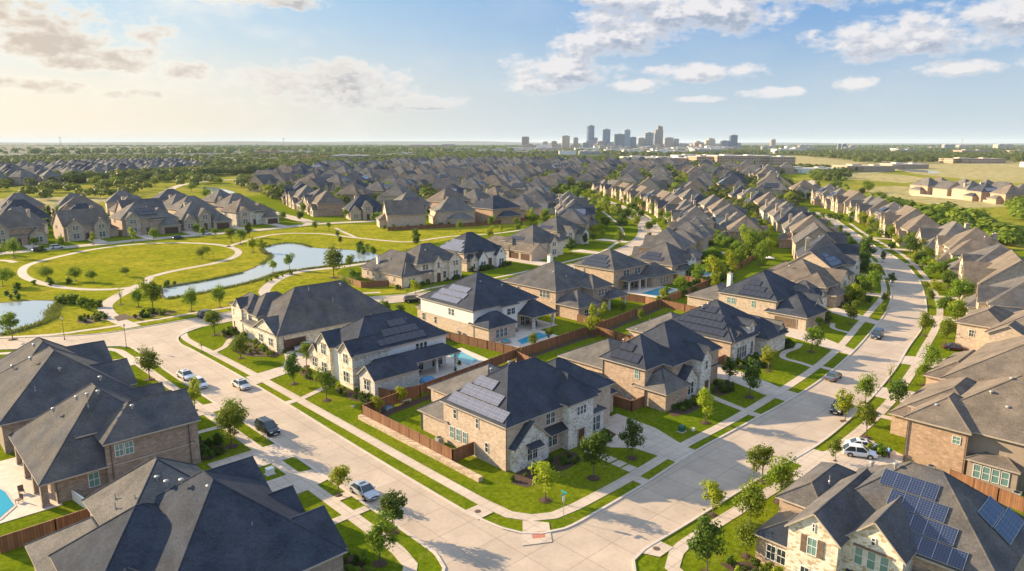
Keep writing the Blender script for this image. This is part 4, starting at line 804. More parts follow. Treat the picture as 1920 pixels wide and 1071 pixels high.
h.win('W', 61.4, 23.25, 4.0, .95, 1.7, pane='pane_blind', shutter=True); h.win('W', 61.4, 23.2, .6, .9, 1.9, n=2); h.win('W', 63.2, 18.6, 3.9, .8, 1.7, n=3, gap=.3, pane='pane_blind', lintel='wood_beam'); h.win('W', 62.6, 27.1, .9, 1.0, 1.6, n=2, gap=.06); h.win('W', 64.3, 13.8, .7, 1, 1.6, n=2, pane='pane_blind'); h.win('W', 63.2, 18.6, 6.3, .4, .7)
h.win('W', 61.4, 23.25, 6.4, .3, .8); h.shed(62.6, 17.0, 63.4, 20.6, 2.6, 3.1, 'W', 'metal_roof'); h.vent(70.6, 25.6, 7.4, 'pipe'); h.vent(72, 20, 10.6); h.vent(73.4, 22.6, 9.4); h.finish()
h = House('brick_house', 'tan brick house with brown stucco room and a row of four windows', (109, 18), 'roof_brown')
h.block('hip', 98.7, 19.6, 108, 26.6, 6.2, .72, 'brick_red'); h.block('hip', 99.8, 4, 117, 25.2, 6.2, .66, 'stucco_tan'); h.block('hip', 98.2, 13.9, 103, 19.2, 3.0, .45, 'stucco_tan', o=.3); h.block('hip', 107, 24, 124, 31, 3.2, .62, 'brick_tan', roof='roof_brown'); h.block('hip', 104, 20, 118, 27.8, 6.1, .6, 'brick_tan')
h.win('W', 98.7, 20.8, 4.3, .95, 1.0, pane='pane_blind'); h.win('W', 98.2, 16.6, .8, .85, 1.75, n=4, gap=.14, pane='pane_blind')
for x, y, z in ((107.6, 17.5, 11.6), (105, 19, 10), (103.6, 16.8, 8.9), (100.9, 24, 7.9)): h.vent(x, y, z)
h.gutter(98.6, 19.7, 6); h.gutter(98.6, 26.5, 6); h.finish()
h = House('brick_house', 'brick house with broad brown roof, second large roof up the right edge', (134, 19), 'roof_brown')
h.block('hip', 120, 4, 146, 28, 6.2, .64, 'brick_tan'); h.block('hip', 130, 26, 147, 33, 3.1, .6, 'brick_tan'); h.block('hip', 122, 24, 131, 29.6, 3.2, .5, 'brick_tan')
for x, y, z in ((129, 15, 11.8), (133, 14, 12.6), (128, 20, 9.6)): h.vent(x, y, z)
h.win('W', 120, 24, 4.2, 1, 1.4); h.finish()
h = House('brick_house', 'pale brick house with bay window gable, third large roof up the right edge', (166, 28), 'roof_brown')
h.block('hip', 157.5, 12, 178, 30.5, 6.0, .62, 'brick_pale'); h.block('gx', 156, 24, 166, 30, 6.2, .6, 'brick_pale'); h.block('hip', 164, 29, 178, 37.2, 5.6, .55, 'brick_pale'); h.win('W', 156, 27, 4.0, 1.6, 1.3); h.win('W', 164, 34.5, 3, 1, 1.4); h.win('W', 157.5, 20, 4, 1, 1.4); h.finish()

# ---------------------------------------------------------------- houses of the rows: a few kinds, copied with their parts
def proto(kind, wall, roof, second='stone_cream', solar=None):
    h = House('estate_house', None, (0, 0), roof, None, caps=False); nb = dict(sub=False)
    if kind == 0:
        h.block('hip', -8, -6, 8, 7, 6.0, .8, wall); h.block('gy', -7.4, -7.6, -2.6, 0, 5.6, 1.0, second, o=.3); h.block('gy', 3, -8.4, 8, -2, 3.2, .95, second, o=.3); h.block('hip', -2.4, -7, 2.6, -4, 3.1, .5, wall, o=.2); h.block('hip', -6, 5, 4, 11, 3.1, .6, wall)
        h.win('S', -7.6, -5, 1, 1, 1.9, 2, **nb); h.win('S', -7.6, -5, 4.3, .9, 1.4, 2, **nb); h.win('S', -8.4, 5.5, .9, 1, 1.8, 2, **nb); h.door('S', -7, 0, 1.3, 2.4)
    elif kind == 1:
        h.block('hip', -8.5, -5, 8, 8, 4.2, .92, wall); h.block('gy', -3, -7.4, 1.4, 0, 5.4, 1.15, second, o=.3); h.block('hip', 2, -8.4, 8.8, 0, 3.1, .85, wall); h.block('gy', -8.4, -6.4, -3.6, 0, 3.4, 1.05, second, o=.3)
        h.door('S', -8.4, 5.4, 4.8, 2.3, garage=True); h.win('S', -6.4, -6, .9, .9, 1.8, 2, **nb); h.win('S', -7.4, -.8, 4.2, .9, 1.5, 2, **nb); h.door('S', -7.4, -.8, 1.3, 2.6)
    elif kind == 2:
        h.block('hip', -7, -5, 9, 8.6, 6.1, .68, wall); h.block('hip', -9, -7.6, -2, 3, 3.2, .8, wall); h.block('gy', 1.6, -6.6, 6.6, 0, 5.9, .95, second, o=.3); h.block('hip', -4, 6, 6, 12, 3.1, .55, wall)
        h.door('S', -7.6, -5.5, 4.8, 2.3, garage=True); h.win('S', -6.6, 4.1, 1, 1, 1.9, 2, **nb); h.win('S', -6.6, 4.1, 4.4, .9, 1.4, 2, **nb); h.door('S', -5, 0, 1.3, 2.4)
    elif kind == 3:
        h.block('gx', -8, -5, 8, 7.6, 5.4, .84, wall); h.block('gy', -7.4, -7.4, -2, 0, 5.0, 1.1, second, o=.3); h.block('gy', 1.6, -7.8, 6.4, 0, 5.0, 1.2, second, o=.3); h.block('hip', 4, -4, 11, 5, 3.2, .7, wall)
        h.win('S', -7.4, -4.7, .9, 1, 1.9, 2, **nb); h.win('S', -7.4, -4.7, 4.2, .9, 1.4, 2, **nb); h.win('S', -7.8, 4, .9, 1, 2, 2, **nb); h.win('S', -7.8, 4, 4.2, .9, 1.4, 2, **nb); h.door('S', -5, -.2, 1.2, 2.4)
    else:
        h.block('hip', -9, -5.6, 5, 8, 6.1, .74, wall); h.block('hip', 0, -6, 10, 6, 5.2, .7, wall); h.block('gy', -8, -7, -3.4, 0, 6.0, .9, second, o=.3); h.block('hip', 3, -9, 9.6, -4, 3.1, .8, wall, o=.35)
        h.door('S', -9, 6.3, 4.8, 2.3, garage=True); h.win('S', -7, -5.7, 1, 1, 1.9, 2, **nb); h.win('S', -7, -5.7, 4.4, .9, 1.4, 2, **nb); h.door('S', -5.6, -.6, 1.2, 2.4)
    for fc, c in (('W', -8.5 if kind in (1,) else (-7 if kind == 2 else (-9 if kind == 4 else -8))),):
        h.win(fc, c, 3.2, 3.4 if kind == 1 else 4.2, .9, 1.3, 2, **nb); h.win(fc, c, -1 if kind != 2 else 5.4, 1.2, .9, 1.5, 1, **nb)
    h.win('E', {0: 8, 1: 8, 2: 9, 3: 8, 4: 10}[kind], 2, 1.2, .9, 1.4, 1, **nb)
    if solar == 'W' and kind in (0, 2, 4): h.panels('W', {0: -8, 2: -7, 4: -9}[kind], 1.2, 6.05, {0: .8, 2: .68, 4: .74}[kind], .8, 6, rows=2, pw=1.3, mat='panel_light')
    if solar == 'S': h.panels('S', {0: -6, 1: -5, 2: -5, 3: -5, 4: -5.6}[kind], 0, {0: 6.05, 1: 4.25, 2: 6.15, 3: 5.45, 4: 6.15}[kind], {0: .8, 1: .92, 2: .68, 3: .84, 4: .74}[kind], 1.4, 5, rows=2, pw=1.3, mat='panel_dark')
    if kind in (1, 4): h.chimney(-3, 6, 3, 9.6, 1.1, second)
    h.vent(2, 2.6, 9.6 if kind in (0, 1, 3) else 9.2); h.finish(); freeze(h.root)
    return h.root
WC = {'brick_tan': 'tan brick', 'brick_red': 'reddish brick', 'brick_pale': 'pale brick', 'stone_cream': 'cream stone', 'brick_white': 'whitewashed brick'}
RC = {'roof_charcoal': 'charcoal roof', 'roof_grey': 'grey roof', 'roof_slate': 'dark slate roof', 'roof_brown': 'brownish roof'}
SPEC = [(0, 'brick_tan', 'roof_grey', None), (1, 'brick_pale', 'roof_grey', None), (2, 'brick_red', 'roof_slate', 'W'), (3, 'brick_tan', 'roof_charcoal', None), (4, 'stone_cream', 'roof_brown', None), (0, 'brick_pale', 'roof_grey', 'S'),
        (1, 'brick_tan', 'roof_slate', None), (2, 'brick_white', 'roof_charcoal', None), (3, 'brick_pale', 'roof_brown', None), (4, 'brick_tan', 'roof_grey', 'S'), (1, 'stone_cream', 'roof_grey', None), (0, 'brick_red', 'roof_brown', None)]
PROTO = [proto(k, w, r, 'stone_tan' if w != 'stone_cream' else 'brick_pale', so) for k, w, r, so in SPEC]
used = set(); OCC = []        # OCC: circles taken by houses
for r0 in [o for o in C.objects if o.type == 'EMPTY' and o.get('category') == 'house']: OCC.append((r0.location.x, r0.location.y, 10))
def place_house(i, x, y, rz, label, group, sc=1.0, cat='house'):
    o = PROTO[i] if i not in used else copy_tree(PROTO[i])
    used.add(i); o.location = (x, y, 0); o.rotation_euler = (0, 0, rz); o.scale = (sc, sc, sc)
    tag(o, label, cat, group); OCC.append((x, y, 9.5 * sc)); return o
rnd = random.Random(11)
def row(phrase, pts, side, group, dist=0, sp=20.5, sc=1.0, skip=(), start=0, kinds=None):
    sp *= 1.13
    """houses along a polyline; side = +1 faces left of the direction of travel, -1 right"""
    pl = catmull(pts, 1.0); acc = sp * (start if start else .5); n = 0; last = -1
    for i in range(1, len(pl)):
        a, b = pl[i - 1], pl[i]; acc += math.hypot(b[0] - a[0], b[1] - a[1])
        if acc >= sp:
            acc = 0; n += 1
            if n in skip: continue
            d = math.atan2(b[1] - a[1], b[0] - a[0]); rz = d + (math.pi if side > 0 else 0)
            k = rnd.randrange(len(PROTO))
            while k == last or (kinds and k not in kinds): k = rnd.randrange(len(PROTO))
            last = k; nx, ny = -math.sin(d), math.cos(d); jj = rnd.uniform(-1, 1)
            w, r = SPEC[k][1], SPEC[k][2]; so = ', solar rows' if SPEC[k][3] else ''
            place_house(k, b[0] + nx * jj, b[1] + ny * jj, rz + rnd.uniform(-.03, .03), '%s house, %s%s, %s %s' % (WC[w], RC[r], so, ORD[n - 1], phrase), group, sc * rnd.uniform(.97, 1.08))
row('in outer row of right bend', [(188, 30.5), (208, 36), (232, 44), (258, 55), (286, 68), (318, 87), (352, 107), (392, 130), (430, 152), (470, 180), (520, 216)], 1, 'houses along the outer side of the right street', sp=25.5, start=.9, sc=1.15)
row('in inner row of right bend', [(232, 92), (254, 104), (280, 117), (310, 134), (340, 152), (375, 176), (410, 200), (450, 232), (490, 262)], -1, 'houses along the inner side of the right street', sp=25, start=.9, sc=1.1)
row('right of curving middle street', [(206, 137), (228, 146), (252, 157), (280, 172), (310, 195), (340, 221), (372, 254), (404, 290), (440, 335), (470, 380)], 1, 'houses right of the curving middle street', sp=24, start=.9, sc=1.1)
row('left of curving middle street', [(240, 212), (262, 226), (284, 246), (310, 272), (335, 300)], -1, 'houses left of the curving middle street', sp=23, start=.9, sc=1.1)
row('in the middle between both streets', [(272, 142), (300, 160), (335, 184), (370, 214), (405, 248), (440, 285)], -1, 'houses in the middle between both streets', sp=26, sc=1.0, start=.9)
row('in front row beyond oval lawn', [(22, 357), (50, 358), (80, 360), (110, 361), (140, 361), (168, 364)], -1, 'houses in front row beyond oval lawn', sp=22.8, start=.9, sc=1.2)
row('in second row beyond oval lawn', [(25, 396), (60, 397), (100, 394), (140, 396), (168, 398)], 1, 'houses in second row beyond oval lawn', sp=22.8, start=.7, sc=1.2)
row('in third row beyond oval lawn', [(30, 434), (70, 437), (110, 430), (150, 433), (172, 436)], -1, 'houses in third row beyond oval lawn', sp=22.8, start=.6, sc=1.2)
row('in back row beyond oval lawn', [(62, 476), (100, 477), (150, 468), (174, 470)], 1, 'houses in the back row beyond the oval lawn', sp=22.8, start=.6, sc=1.2)
row('in fenced row behind pond trail', [(206, 300), (226, 291), (246, 284), (268, 284), (290, 292), (312, 304)], 1, 'houses backing onto the pond trail', sp=22.5664, start=.9, sc=1.2)
row('in second row beyond the pond', [(212, 345), (236, 337), (262, 332), (288, 334), (314, 342), (340, 345)], -1, 'houses in the second row beyond the pond', sp=23.0088, start=.9, sc=1.22)
row('right of the side street', [(208, 372), (214, 396), (220, 420), (228, 448), (240, 476), (256, 505)], 1, 'houses right of the side street', sp=23.0088, start=.8, sc=1.25)
row('on walled rise beyond meadow', [(592, 112), (612, 130), (634, 150), (655, 176), (668, 198)], -1, 'houses on the walled rise beyond the meadow', sp=21, start=.9, sc=1.12, kinds=(0, 2, 3, 9, 11))
row('in back row on walled rise', [(622, 108), (648, 126), (672, 150), (690, 176), (700, 196)], -1, 'houses behind on the walled rise', sp=21, start=.6, sc=1.12, kinds=(0, 2, 3, 9, 11))
# the wide estate under the skyline
FIELD = [(238, 520), (222, 460), (216, 420), (232, 400), (300, 380), (345, 360), (352, 325), (392, 350), (440, 400), (470, 420), (500, 400), (420, 300), (390, 250), (365, 218), (372, 190), (440, 196), (520, 225), (560, 235), (640, 290), (740, 340), (800, 400), (960, 440), (1060, 560), (1080, 740), (1060, 960), (960, 1090), (740, 1090), (560, 1000), (420, 840), (330, 740), (280, 620)]
cand = []; ang = R(31); ca, sa = math.cos(ang), math.sin(ang); rnd = random.Random(5); rowi = 0; v = -700
while v < 1500:
    v += 29 if rowi % 2 else 36; u = -200 + rnd.uniform(0, 12)
    while u < 2200:
        u += rnd.uniform(19, 23.5); wob = 14 * math.sin(u / 120 + rowi * .25)
        x = ca * u - sa * (v + wob); y = sa * u + ca * (v + wob)
        if inpoly(x, y, FIELD) and all((x - a) ** 2 + (y - b) ** 2 > (c + 11.5) ** 2 for a, b, c in OCC) and rnd.random() < .955:
            cand.append((math.hypot(x, y), x, y, ang + (math.pi if rowi % 2 else 0) + rnd.choice([0, 0, 0, math.pi / 2, -math.pi / 2]) + rnd.uniform(-.12, .12)))
    rowi += 1
cand.sort(); acc_ = []; keep = []
for d, x, y, rz in cand:
    f = 1 + min(.62, max(0, (d - 430) / 1100)); 
    if acc_ and ((np.array(acc_) - (x, y)) ** 2).sum(1).min() < (32 * f ** .4) ** 2: continue
    acc_.append((x, y)); keep.append((d, x, y, rz, f))
cand = keep
nh = sum(1 for o in C.objects if o.get('category') == 'house'); quota = 296 - nh
print('near houses', nh, 'field', len(cand))
# mid-field copies: same kinds; walls, roof and windows shared
for j, (d, x, y, rz, f) in enumerate(cand[:quota]):
    k = rnd.randrange(len(PROTO)); w, r = SPEC[k][1], SPEC[k][2]
    band = 'front third' if j < quota * .33 else ('middle' if j < quota * .66 else 'far side'); so = ', solar rows' if SPEC[k][3] else ''
    place_house(k, x, y, rz, '%s house, %s%s, %s of the dense far estate' % (WC[w], RC[r], so, band), '%s %s houses in the %s of the dense far estate' % (WC[w], RC[r], band), f ** .3 * rnd.uniform(1.18, 1.4))
# everything beyond the 300th, as one object
def lowhouse(mb, x, y, rz, s):
    c, sn = math.cos(rz) * s, math.sin(rz) * s; T = lambda a, b, z: (x + a * c - b * sn, y + a * sn + b * c, z * s); rm = rnd.choice((0, 1, 1, 2)); wm = rnd.choice((3, 3, 4, 5))
    for x0, y0, x1, y1, ze, p in ((-8, -6, 8, 7, 5.8, .8), (-7, -8.2, -2, 0, 4.6, 1.0), (2.4, -8.6, 8.6, -2, 3.2, .9), (-5, 5, 4, 11, 3.1, .6)):
        q = [(x0, y0), (x1, y0), (x1, y1), (x0, y1)]
        for i in range(4): a, b = q[i], q[(i + 1) % 4]; mb.face([T(*a, 0), T(*b, 0), T(*b, ze), T(*a, ze)], wm)
        x0 -= .5; y0 -= .5; x1 += .5; y1 += .5; hh = min(x1 - x0, y1 - y0) / 2; zr = ze + p * hh; e = [T(x0, y0, ze), T(x1, y0, ze), T(x1, y1, ze), T(x0, y1, ze)]
        if x1 - x0 >= y1 - y0: A, B = T(x0 + hh, (y0 + y1) / 2, zr), T(x1 - hh, (y0 + y1) / 2, zr); mb.face([e[0], e[1], B, A], rm); mb.face([e[2], e[3], A, B], rm); mb.face([e[3], e[0], A], rm); mb.face([e[1], e[2], B], rm)
        else: A, B = T((x0 + x1) / 2, y0 + hh, zr), T((x0 + x1) / 2, y1 - hh, zr); mb.face([e[3], e[0], A, B], rm); mb.face([e[1], e[2], B, A], rm); mb.face([e[0], e[1], A], rm); mb.face([e[2], e[3], B], rm)
    for u in (-4.6, 0, 5): mb.face([T(u - .9, -8.25 - .42 * (u > 1), 1), T(u + .9, -8.25 - .42 * (u > 1), 1), T(u + .9, -8.25 - .42 * (u > 1), 2.8), T(u - .9, -8.25 - .42 * (u > 1), 2.8)], 6)
HM = ['roof_charcoal', 'roof_grey', 'roof_slate', 'brick_tan', 'brick_pale', 'stone_cream', 'glass']
mb = MB()
for d, x, y, rz, f in cand[quota:]: lowhouse(mb, x, y, rz, f ** .3 * rnd.uniform(1.18, 1.4))
OCC += [(c_[1], c_[2], 11) for c_ in cand[quota:]]
WEST = [(110, 860), (190, 860), (330, 1010), (420, 1150), (500, 1500), (340, 1480), (210, 1330), (60, 1000)]
for i in range(-5, 40):
    for j in range(0, 44):
        x = 60 + i * 25 + rnd.uniform(-4, 4) + j * 3; y = 850 + j * 27 + rnd.uniform(-5, 5)
        if inpoly(x, y, WEST) and rnd.random() < .8: lowhouse(mb, x, y, rnd.choice([0, 1.57, 3.14, .5]), 1.3)
tag(mb.build('far_houses', HM), 'countless small far roofs packed under the tree belt and at the left horizon edge', 'houses', kind='stuff')

# woods: far belts that read as one mass
def clump_template(seed, n=110):
    r = random.Random(seed); q = []
    for i in range(n):
        a = r.uniform(0, 6.28); e = math.asin(r.uniform(-.15, 1)); d = Vector((math.cos(a) * math.cos(e), math.sin(a) * math.cos(e), math.sin(e))); p = Vector((d.x * .5, d.y * .5, .42 + d.z * .5)) * r.uniform(.8, 1.1)
        nn = (d + Vector((r.uniform(-.5, .5), r.uniform(-.5, .5), r.uniform(-.2, .5)))).normalized(); u = nn.orthogonal().normalized(); w = nn.cross(u); l = r.uniform(.09, .17)
        q += [p - u * l, p - w * l * .8, p + u * l, p + w * l * .8]
    return np.array([tuple(v) for v in q], dtype=np.float32)
TPL = [clump_template(s) for s in range(5)]
def woods(name, polys, label, seed, mat='leaf_wood', clear=None):
    r = np.random.RandomState(seed); V = []; OA = np.array([(a, b) for a, b, c in OCC])
    for poly, n, (h0, h1) in polys:
        P = np.array(poly); k = t = 0
        while k < n and t < n * 40:
            t += 1; x = r.uniform(P[:, 0].min(), P[:, 0].max()); y = r.uniform(P[:, 1].min(), P[:, 1].max())
            if not inpoly(x, y, poly): continue
            if clear and ((OA[:, 0] - x) ** 2 + (OA[:, 1] - y) ** 2).min() < 170: continue
            hh = r.uniform(h0, h1); a = r.uniform(0, 6.28); T = TPL[r.randint(5)]; c, s = math.cos(a), math.sin(a); w = hh * r.uniform(.9, 1.5)
            V.append(np.stack([(T[:, 0] * c - T[:, 1] * s) * w + x, (T[:, 0] * s + T[:, 1] * c) * w + y, T[:, 2] * hh], 1)); k += 1
    V = np.concatenate(V).astype(np.float32); me = bpy.data.meshes.new(name); n = len(V); me.vertices.add(n); me.vertices.foreach_set('co', V.ravel()); me.loops.add(n); me.loops.foreach_set('vertex_index', np.arange(n, dtype=np.int32))
    me.polygons.add(n // 4); me.polygons.foreach_set('loop_start', np.arange(0, n, 4, dtype=np.int32)); me.materials.append(M[mat]); me.update(calc_edges=True); me.validate()
    o = bpy.data.objects.new(name, me); C.objects.link(o); tag(o, label, 'woods', kind='stuff')
# ---------------------------------------------------------------- trees
def crown_mb(seed, n=2000, leafs=.29, wide=.36, h0=.32, flat=1.0, clumps=16, H=5.0):
    r = random.Random(seed); mb = MB(); cl = []
    cz = H * (h0 + (1 - h0) / 2); rz = H * (1 - h0) / 2 * flat; rx = H * wide; lop = Vector((r.uniform(-.25, .25), r.uniform(-.25, .25), 0)) * rx
    for i in range(clumps):
        while True:
            a = Vector((r.uniform(-1, 1), r.uniform(-1, 1), r.uniform(-1, 1)))
            if .25 < a.length < 1: break
        k = .8 if a.z > 0 else 1.0
        cl.append((Vector((a.x * rx * .78 * (1 - .35 * max(0, a.z)), a.y * rx * .78 * (1 - .35 * max(0, a.z)), cz + a.z * rz * .85)), r.uniform(.24, .50) * rx)); cl[-1] = (cl[-1][0] * r.uniform(.9, 1.16) + lop * (cl[-1][0].z / H) if flat > 0 and H > 2 else cl[-1][0], cl[-1][1])
    cl.append((Vector((0, 0, cz)), rx * .5)); cl.append((Vector((0, 0, cz + rz * .55)), rx * .34))
    for i in range(n):
        c, s = r.choice(cl); d = Vector((r.gauss(0, 1), r.gauss(0, 1), r.gauss(0, 1))).normalized(); p = c + d * s * r.uniform(.55, 1.08) * (1 if r.random() > .12 else 1.35)
        nrm = (d + Vector((r.uniform(-.8, .8), r.uniform(-.8, .8), r.uniform(-.3, .9)))).normalized(); u = nrm.orthogonal().normalized(); w = nrm.cross(u); a = r.uniform(0, 6.28); u, w = u * math.cos(a) + w * math.sin(a), w * math.cos(a) - u * math.sin(a)
        l = leafs * r.uniform(.6, 1.3); mb.face([p - u * l * .5, p - w * l * .32, p + u * l * .5, p + w * l * .32])
    return mb, cl
def trunk_mb(cl, H=5.0, h0=.32, rad=.085, seed=0, bare=False):
    mb = MB(); r = random.Random(seed); top = Vector((r.uniform(-.1, .1), r.uniform(-.1, .1), H * (h0 + .22))); mid = Vector((top.x * .4, top.y * .4, H * h0 * .9))
    mb.bar((0, 0, -.05), mid, rad, 7, r2=rad * .8); mb.bar(mid, top, rad * .8, 6, r2=rad * .5)
    for c, s in cl[:9 if not bare else 16]:
        e = Vector(c); st = mid.lerp(top, r.uniform(.0, 1)); k = st.lerp(e, .5) + Vector((0, 0, .1 * H * .3)); mb.bar(st, k, rad * .42, 5, r2=rad * .28); mb.bar(k, e, rad * .28, 5, r2=rad * .1)
        if bare:
            for q in range(3): mb.bar(k.lerp(e, .3 * q), e + Vector((r.uniform(-.4, .4), r.uniform(-.4, .4), r.uniform(0, .5))), rad * .14, 4, r2=rad * .05)
    return mb
TP = {}
def tree_proto(key, leafmat, seed, **kw):
    mb, cl = crown_mb(seed, **kw); H_ = kw.get('H', 5.0); o = empty('tree'); tk = {k: kw[k] for k in ('h0',) if k in kw}
    trunk_mb(cl, H=H_, seed=seed, **tk).build('trunk', 'bark', o); mb.build('crown', leafmat, o); TP.setdefault(key, []).append([o, False]); return o
for s_ in (1, 2, 3): tree_proto('g', 'leaf_green', s_, wide=.34 + .02 * s_, clumps=13 + 2 * s_)
for s_ in (4, 5): tree_proto('y', 'leaf_yellow', s_, wide=.33, clumps=15, n=1700)
for s_ in (6, 7): tree_proto('d', 'leaf_dark', s_, wide=.38, clumps=18, n=2200)
for s_ in (8, 9): tree_proto('w', 'leaf_green', s_, wide=.62, h0=.34, flat=.95, clumps=22, n=2600)
o = empty('bare_tree'); mbx, clx = crown_mb(33, n=90, wide=.3, clumps=15); trunk_mb(clx, seed=3, bare=True).build('trunk', 'bark', o); mbx.build('crown', 'leaf_yellow', o); TP['b'] = [[o, False]]
for x_ in TP['g'] + TP['y'] + TP['d'] + TP['w'] + TP['b']:
    mb = MB(); n_ = 14; mb.face([(0.75 * math.cos(2 * math.pi * k / n_), .75 * math.sin(2 * math.pi * k / n_), .05) for k in range(n_)]); mb.dome((0, 0, .0), .62, .16, n=12, rings=3); x_.append(mb.build('mulch_ring', 'mulch', x_[0])); freeze(x_[0])
TREES = {}
TREES={
 'west_verge':[(35.9,132.1,4.8,'g'),(36.3,111.1,4.3,'y'),(35.0,93.6,5.4,'g'),(38.7,70.7,3.6,'y'),(34.5,55.4,4.3,'g'),(38.8,59.4,4.3,'d'),(37.3,98.0,4.3,'g')],
 'park_edge':[(22.9,180.9,5.3,'g'),(60.6,180.8,4.9,'g'),(67.4,179.9,4.8,'g'),(53.2,186.3,7.0,'g'),(52.3,195.2,4.1,'g'),(49.9,201.8,4.2,'b')],
 'east_front':[(56.0,153.9,4.9,'g'),(53.1,133.3,4.0,'g'),(49.2,143.1,2.0,'b'),(53.7,111.9,4.5,'d'),(53.8,100.6,4.5,'g'),(60.1,119.6,3.9,'g')],
 'corner_lawn':[(56.0,52.6,4.6,'y'),(64.5,52.2,5.1,'d'),(72.8,52.3,4.3,'d')],
 'corner_yard':[(56.6,89.5,2.8,'y'),(61.8,90.2,2.8,'y')],
 'b_lawn':[(90.8,51.9,4.5,'y'),(105.9,52.6,5.2,'d'),(110.0,58.7,3.6,'d'),(121.3,56.9,4.0,'y'),(139.3,56.6,4.5,'g'),(157.7,62.6,2.3,'g'),(168.1,59.9,3.9,'g')],
 's_verge':[(116.9,38.0,4.1,'g'),(106.7,37.3,4.2,'y'),(102.8,32.8,4.6,'g'),(131.3,39.0,3.0,'b'),(79.2,36.8,4.2,'g'),(75.9,32.9,4.7,'g'),(67.4,36.9,3.9,'y'),(68.2,32.7,4.5,'g'),(62.6,30.2,3.3,'g'),(56.9,31.4,4.8,'d'),(91.8,32.8,2.8,'g')],
 's_lawn':[(117.2,33.2,4.4,'d'),(141.8,35.5,4.3,'g'),(133.8,34.3,3.7,'g'),(169.5,44.4,4.4,'g'),(165.3,39.2,4.7,'g'),(184.2,41.8,5.4,'g'),(202.4,46.3,7.0,'g'),(232.4,56.5,4.5,'g'),(261.5,67.4,4.2,'y'),(203.3,52.9,3.7,'g'),(221.3,58.8,2.3,'g'),(277.6,75.6,5.0,'g'),(286.8,83.3,6.5,'d'),(305.5,85.4,5.1,'d'),(322.6,100.1,3.7,'g')],
 'n_curve':[(211.0,71.7,3.9,'g'),(255.1,87.9,8.1,'d'),(266.7,86.1,3.3,'d'),(223.8,69.2,3.1,'d'),(196.1,61.5,2.8,'g'),(182.6,57.5,2.3,'g'),(198.7,68.9,3.3,'d'),(234.7,77.5,3.5,'d'),(190.5,63.5,2.1,'d'),(182.0,63.5,2.6,'g')],
 'back_yards':[(115.6,94.9,5.7,'y'),(128.3,102.3,3.6,'y'),(184.9,105.3,8.1,'y'),(200.1,108.1,6.5,'y'),(177.7,100.7,4.7,'y'),(238.4,121.3,9.3,'g'),(157.8,105.3,2.2,'y'),(134.0,95.4,2.4,'g'),(221.4,117.3,5.6,'g'),(261.3,129.8,6.4,'g'),(99.6,97.4,2.9,'g'),(136.7,103.1,2.7,'g'),(106.3,99.2,2.1,'g'),(263.4,137.8,7.6,'y'),(308.8,152.6,6.2,'g')],
 'oval':[(43.0,252.8,4.0,'w'),(49.2,246.9,3.7,'w'),(52.8,241.1,3.2,'w'),(63.1,244.6,2.4,'w'),(93.4,262.1,4.0,'w'),(97.2,261.8,2.0,'b'),(31.5,252.5,4.7,'w')],
 'west_park_street':[(43.7,313.1,6.0,'g'),(54.0,336.5,3.9,'g'),(61.3,323.6,4.7,'g'),(74.2,331.9,4.3,'y'),(88.8,329.0,5.1,'y'),(95.7,324.7,4.9,'g'),(116.6,324.1,3.9,'g'),(118.9,297.8,5.3,'g'),(118.9,289.0,5.6,'g'),(131.8,309.5,5.3,'d'),(53.5,319.6,2.7,'d'),(121.0,322.4,3.4,'g'),(42.7,324.6,4.1,'g')],
 'pond_bank':[(113.4,264.0,5.2,'y'),(116.1,261.4,4.6,'y'),(106.2,219.2,4.7,'g'),(100.0,218.4,3.8,'y'),(109.7,196.1,8.1,'g'),(121.0,205.0,4.4,'g'),(138.8,218.5,4.2,'g'),(164.8,310.3,4.2,'g'),(171.9,309.4,3.2,'g'),(159.7,280.2,2.2,'d'),(150.2,261.2,2.7,'d'),(176.0,243.1,4.8,'d'),(168.0,231.3,4.0,'d'),(98.6,171.6,4.3,'w'),(113.0,156.8,4.0,'y'),(93.7,142.8,3.3,'g'),(94.2,137.9,3.2,'g'),(185.5,410.6,4.5,'g')],
 'path_side':[(214.3,259.9,4.4,'g'),(202.0,225.0,5.6,'y'),(234.0,259.0,5.4,'g'),(246.4,253.3,4.3,'g'),(260.1,256.6,7.0,'y'),(284.1,269.7,4.5,'y'),(305.2,278.0,5.0,'y'),(226.1,243.0,2.8,'y')],
 'curve_left':[(200.9,176.4,4.8,'d'),(222.5,187.4,4.0,'d'),(230.9,190.4,3.9,'g'),(244.6,196.2,3.4,'y'),(229.2,174.7,5.7,'g'),(273.6,208.9,5.5,'d'),(335.9,257.3,4.5,'g'),(428.9,346.1,4.5,'g'),(453.1,354.0,7.3,'g'),(426.6,326.6,6.0,'g'),(191.4,181.8,3.3,'g'),(272.8,215.6,4.8,'g')],
 'curve_right':[(401.9,297.8,5.2,'g'),(370.7,266.5,5.1,'g'),(347.9,241.5,6.0,'g'),(314.2,208.1,5.6,'g'),(255.3,178.6,2.8,'d'),(389.9,285.7,5.1,'g'),(329.2,222.7,4.8,'g')],
 'estate_mid':[(199.3,388.4,5.7,'g'),(202.0,344.7,5.1,'g'),(238.5,346.3,5.7,'g'),(266.2,371.9,5.5,'g'),(268.5,369.7,6.2,'g'),(210.1,369.3,4.4,'g'),(406.0,360.7,4.9,'y'),(233.1,364.9,3.9,'g'),(270.7,490.5,4.9,'g'),(366.0,580.5,6.1,'d'),(496.2,541.3,5.5,'g')],
 'west_cluster':[(133.7,410.2,4.8,'g'),(113.6,479.6,3.9,'g'),(75.2,405.2,3.2,'g'),(244.5,697.1,7.1,'g'),(132.0,522.0,5.0,'g'),(207.9,565.7,6.3,'d')],
}

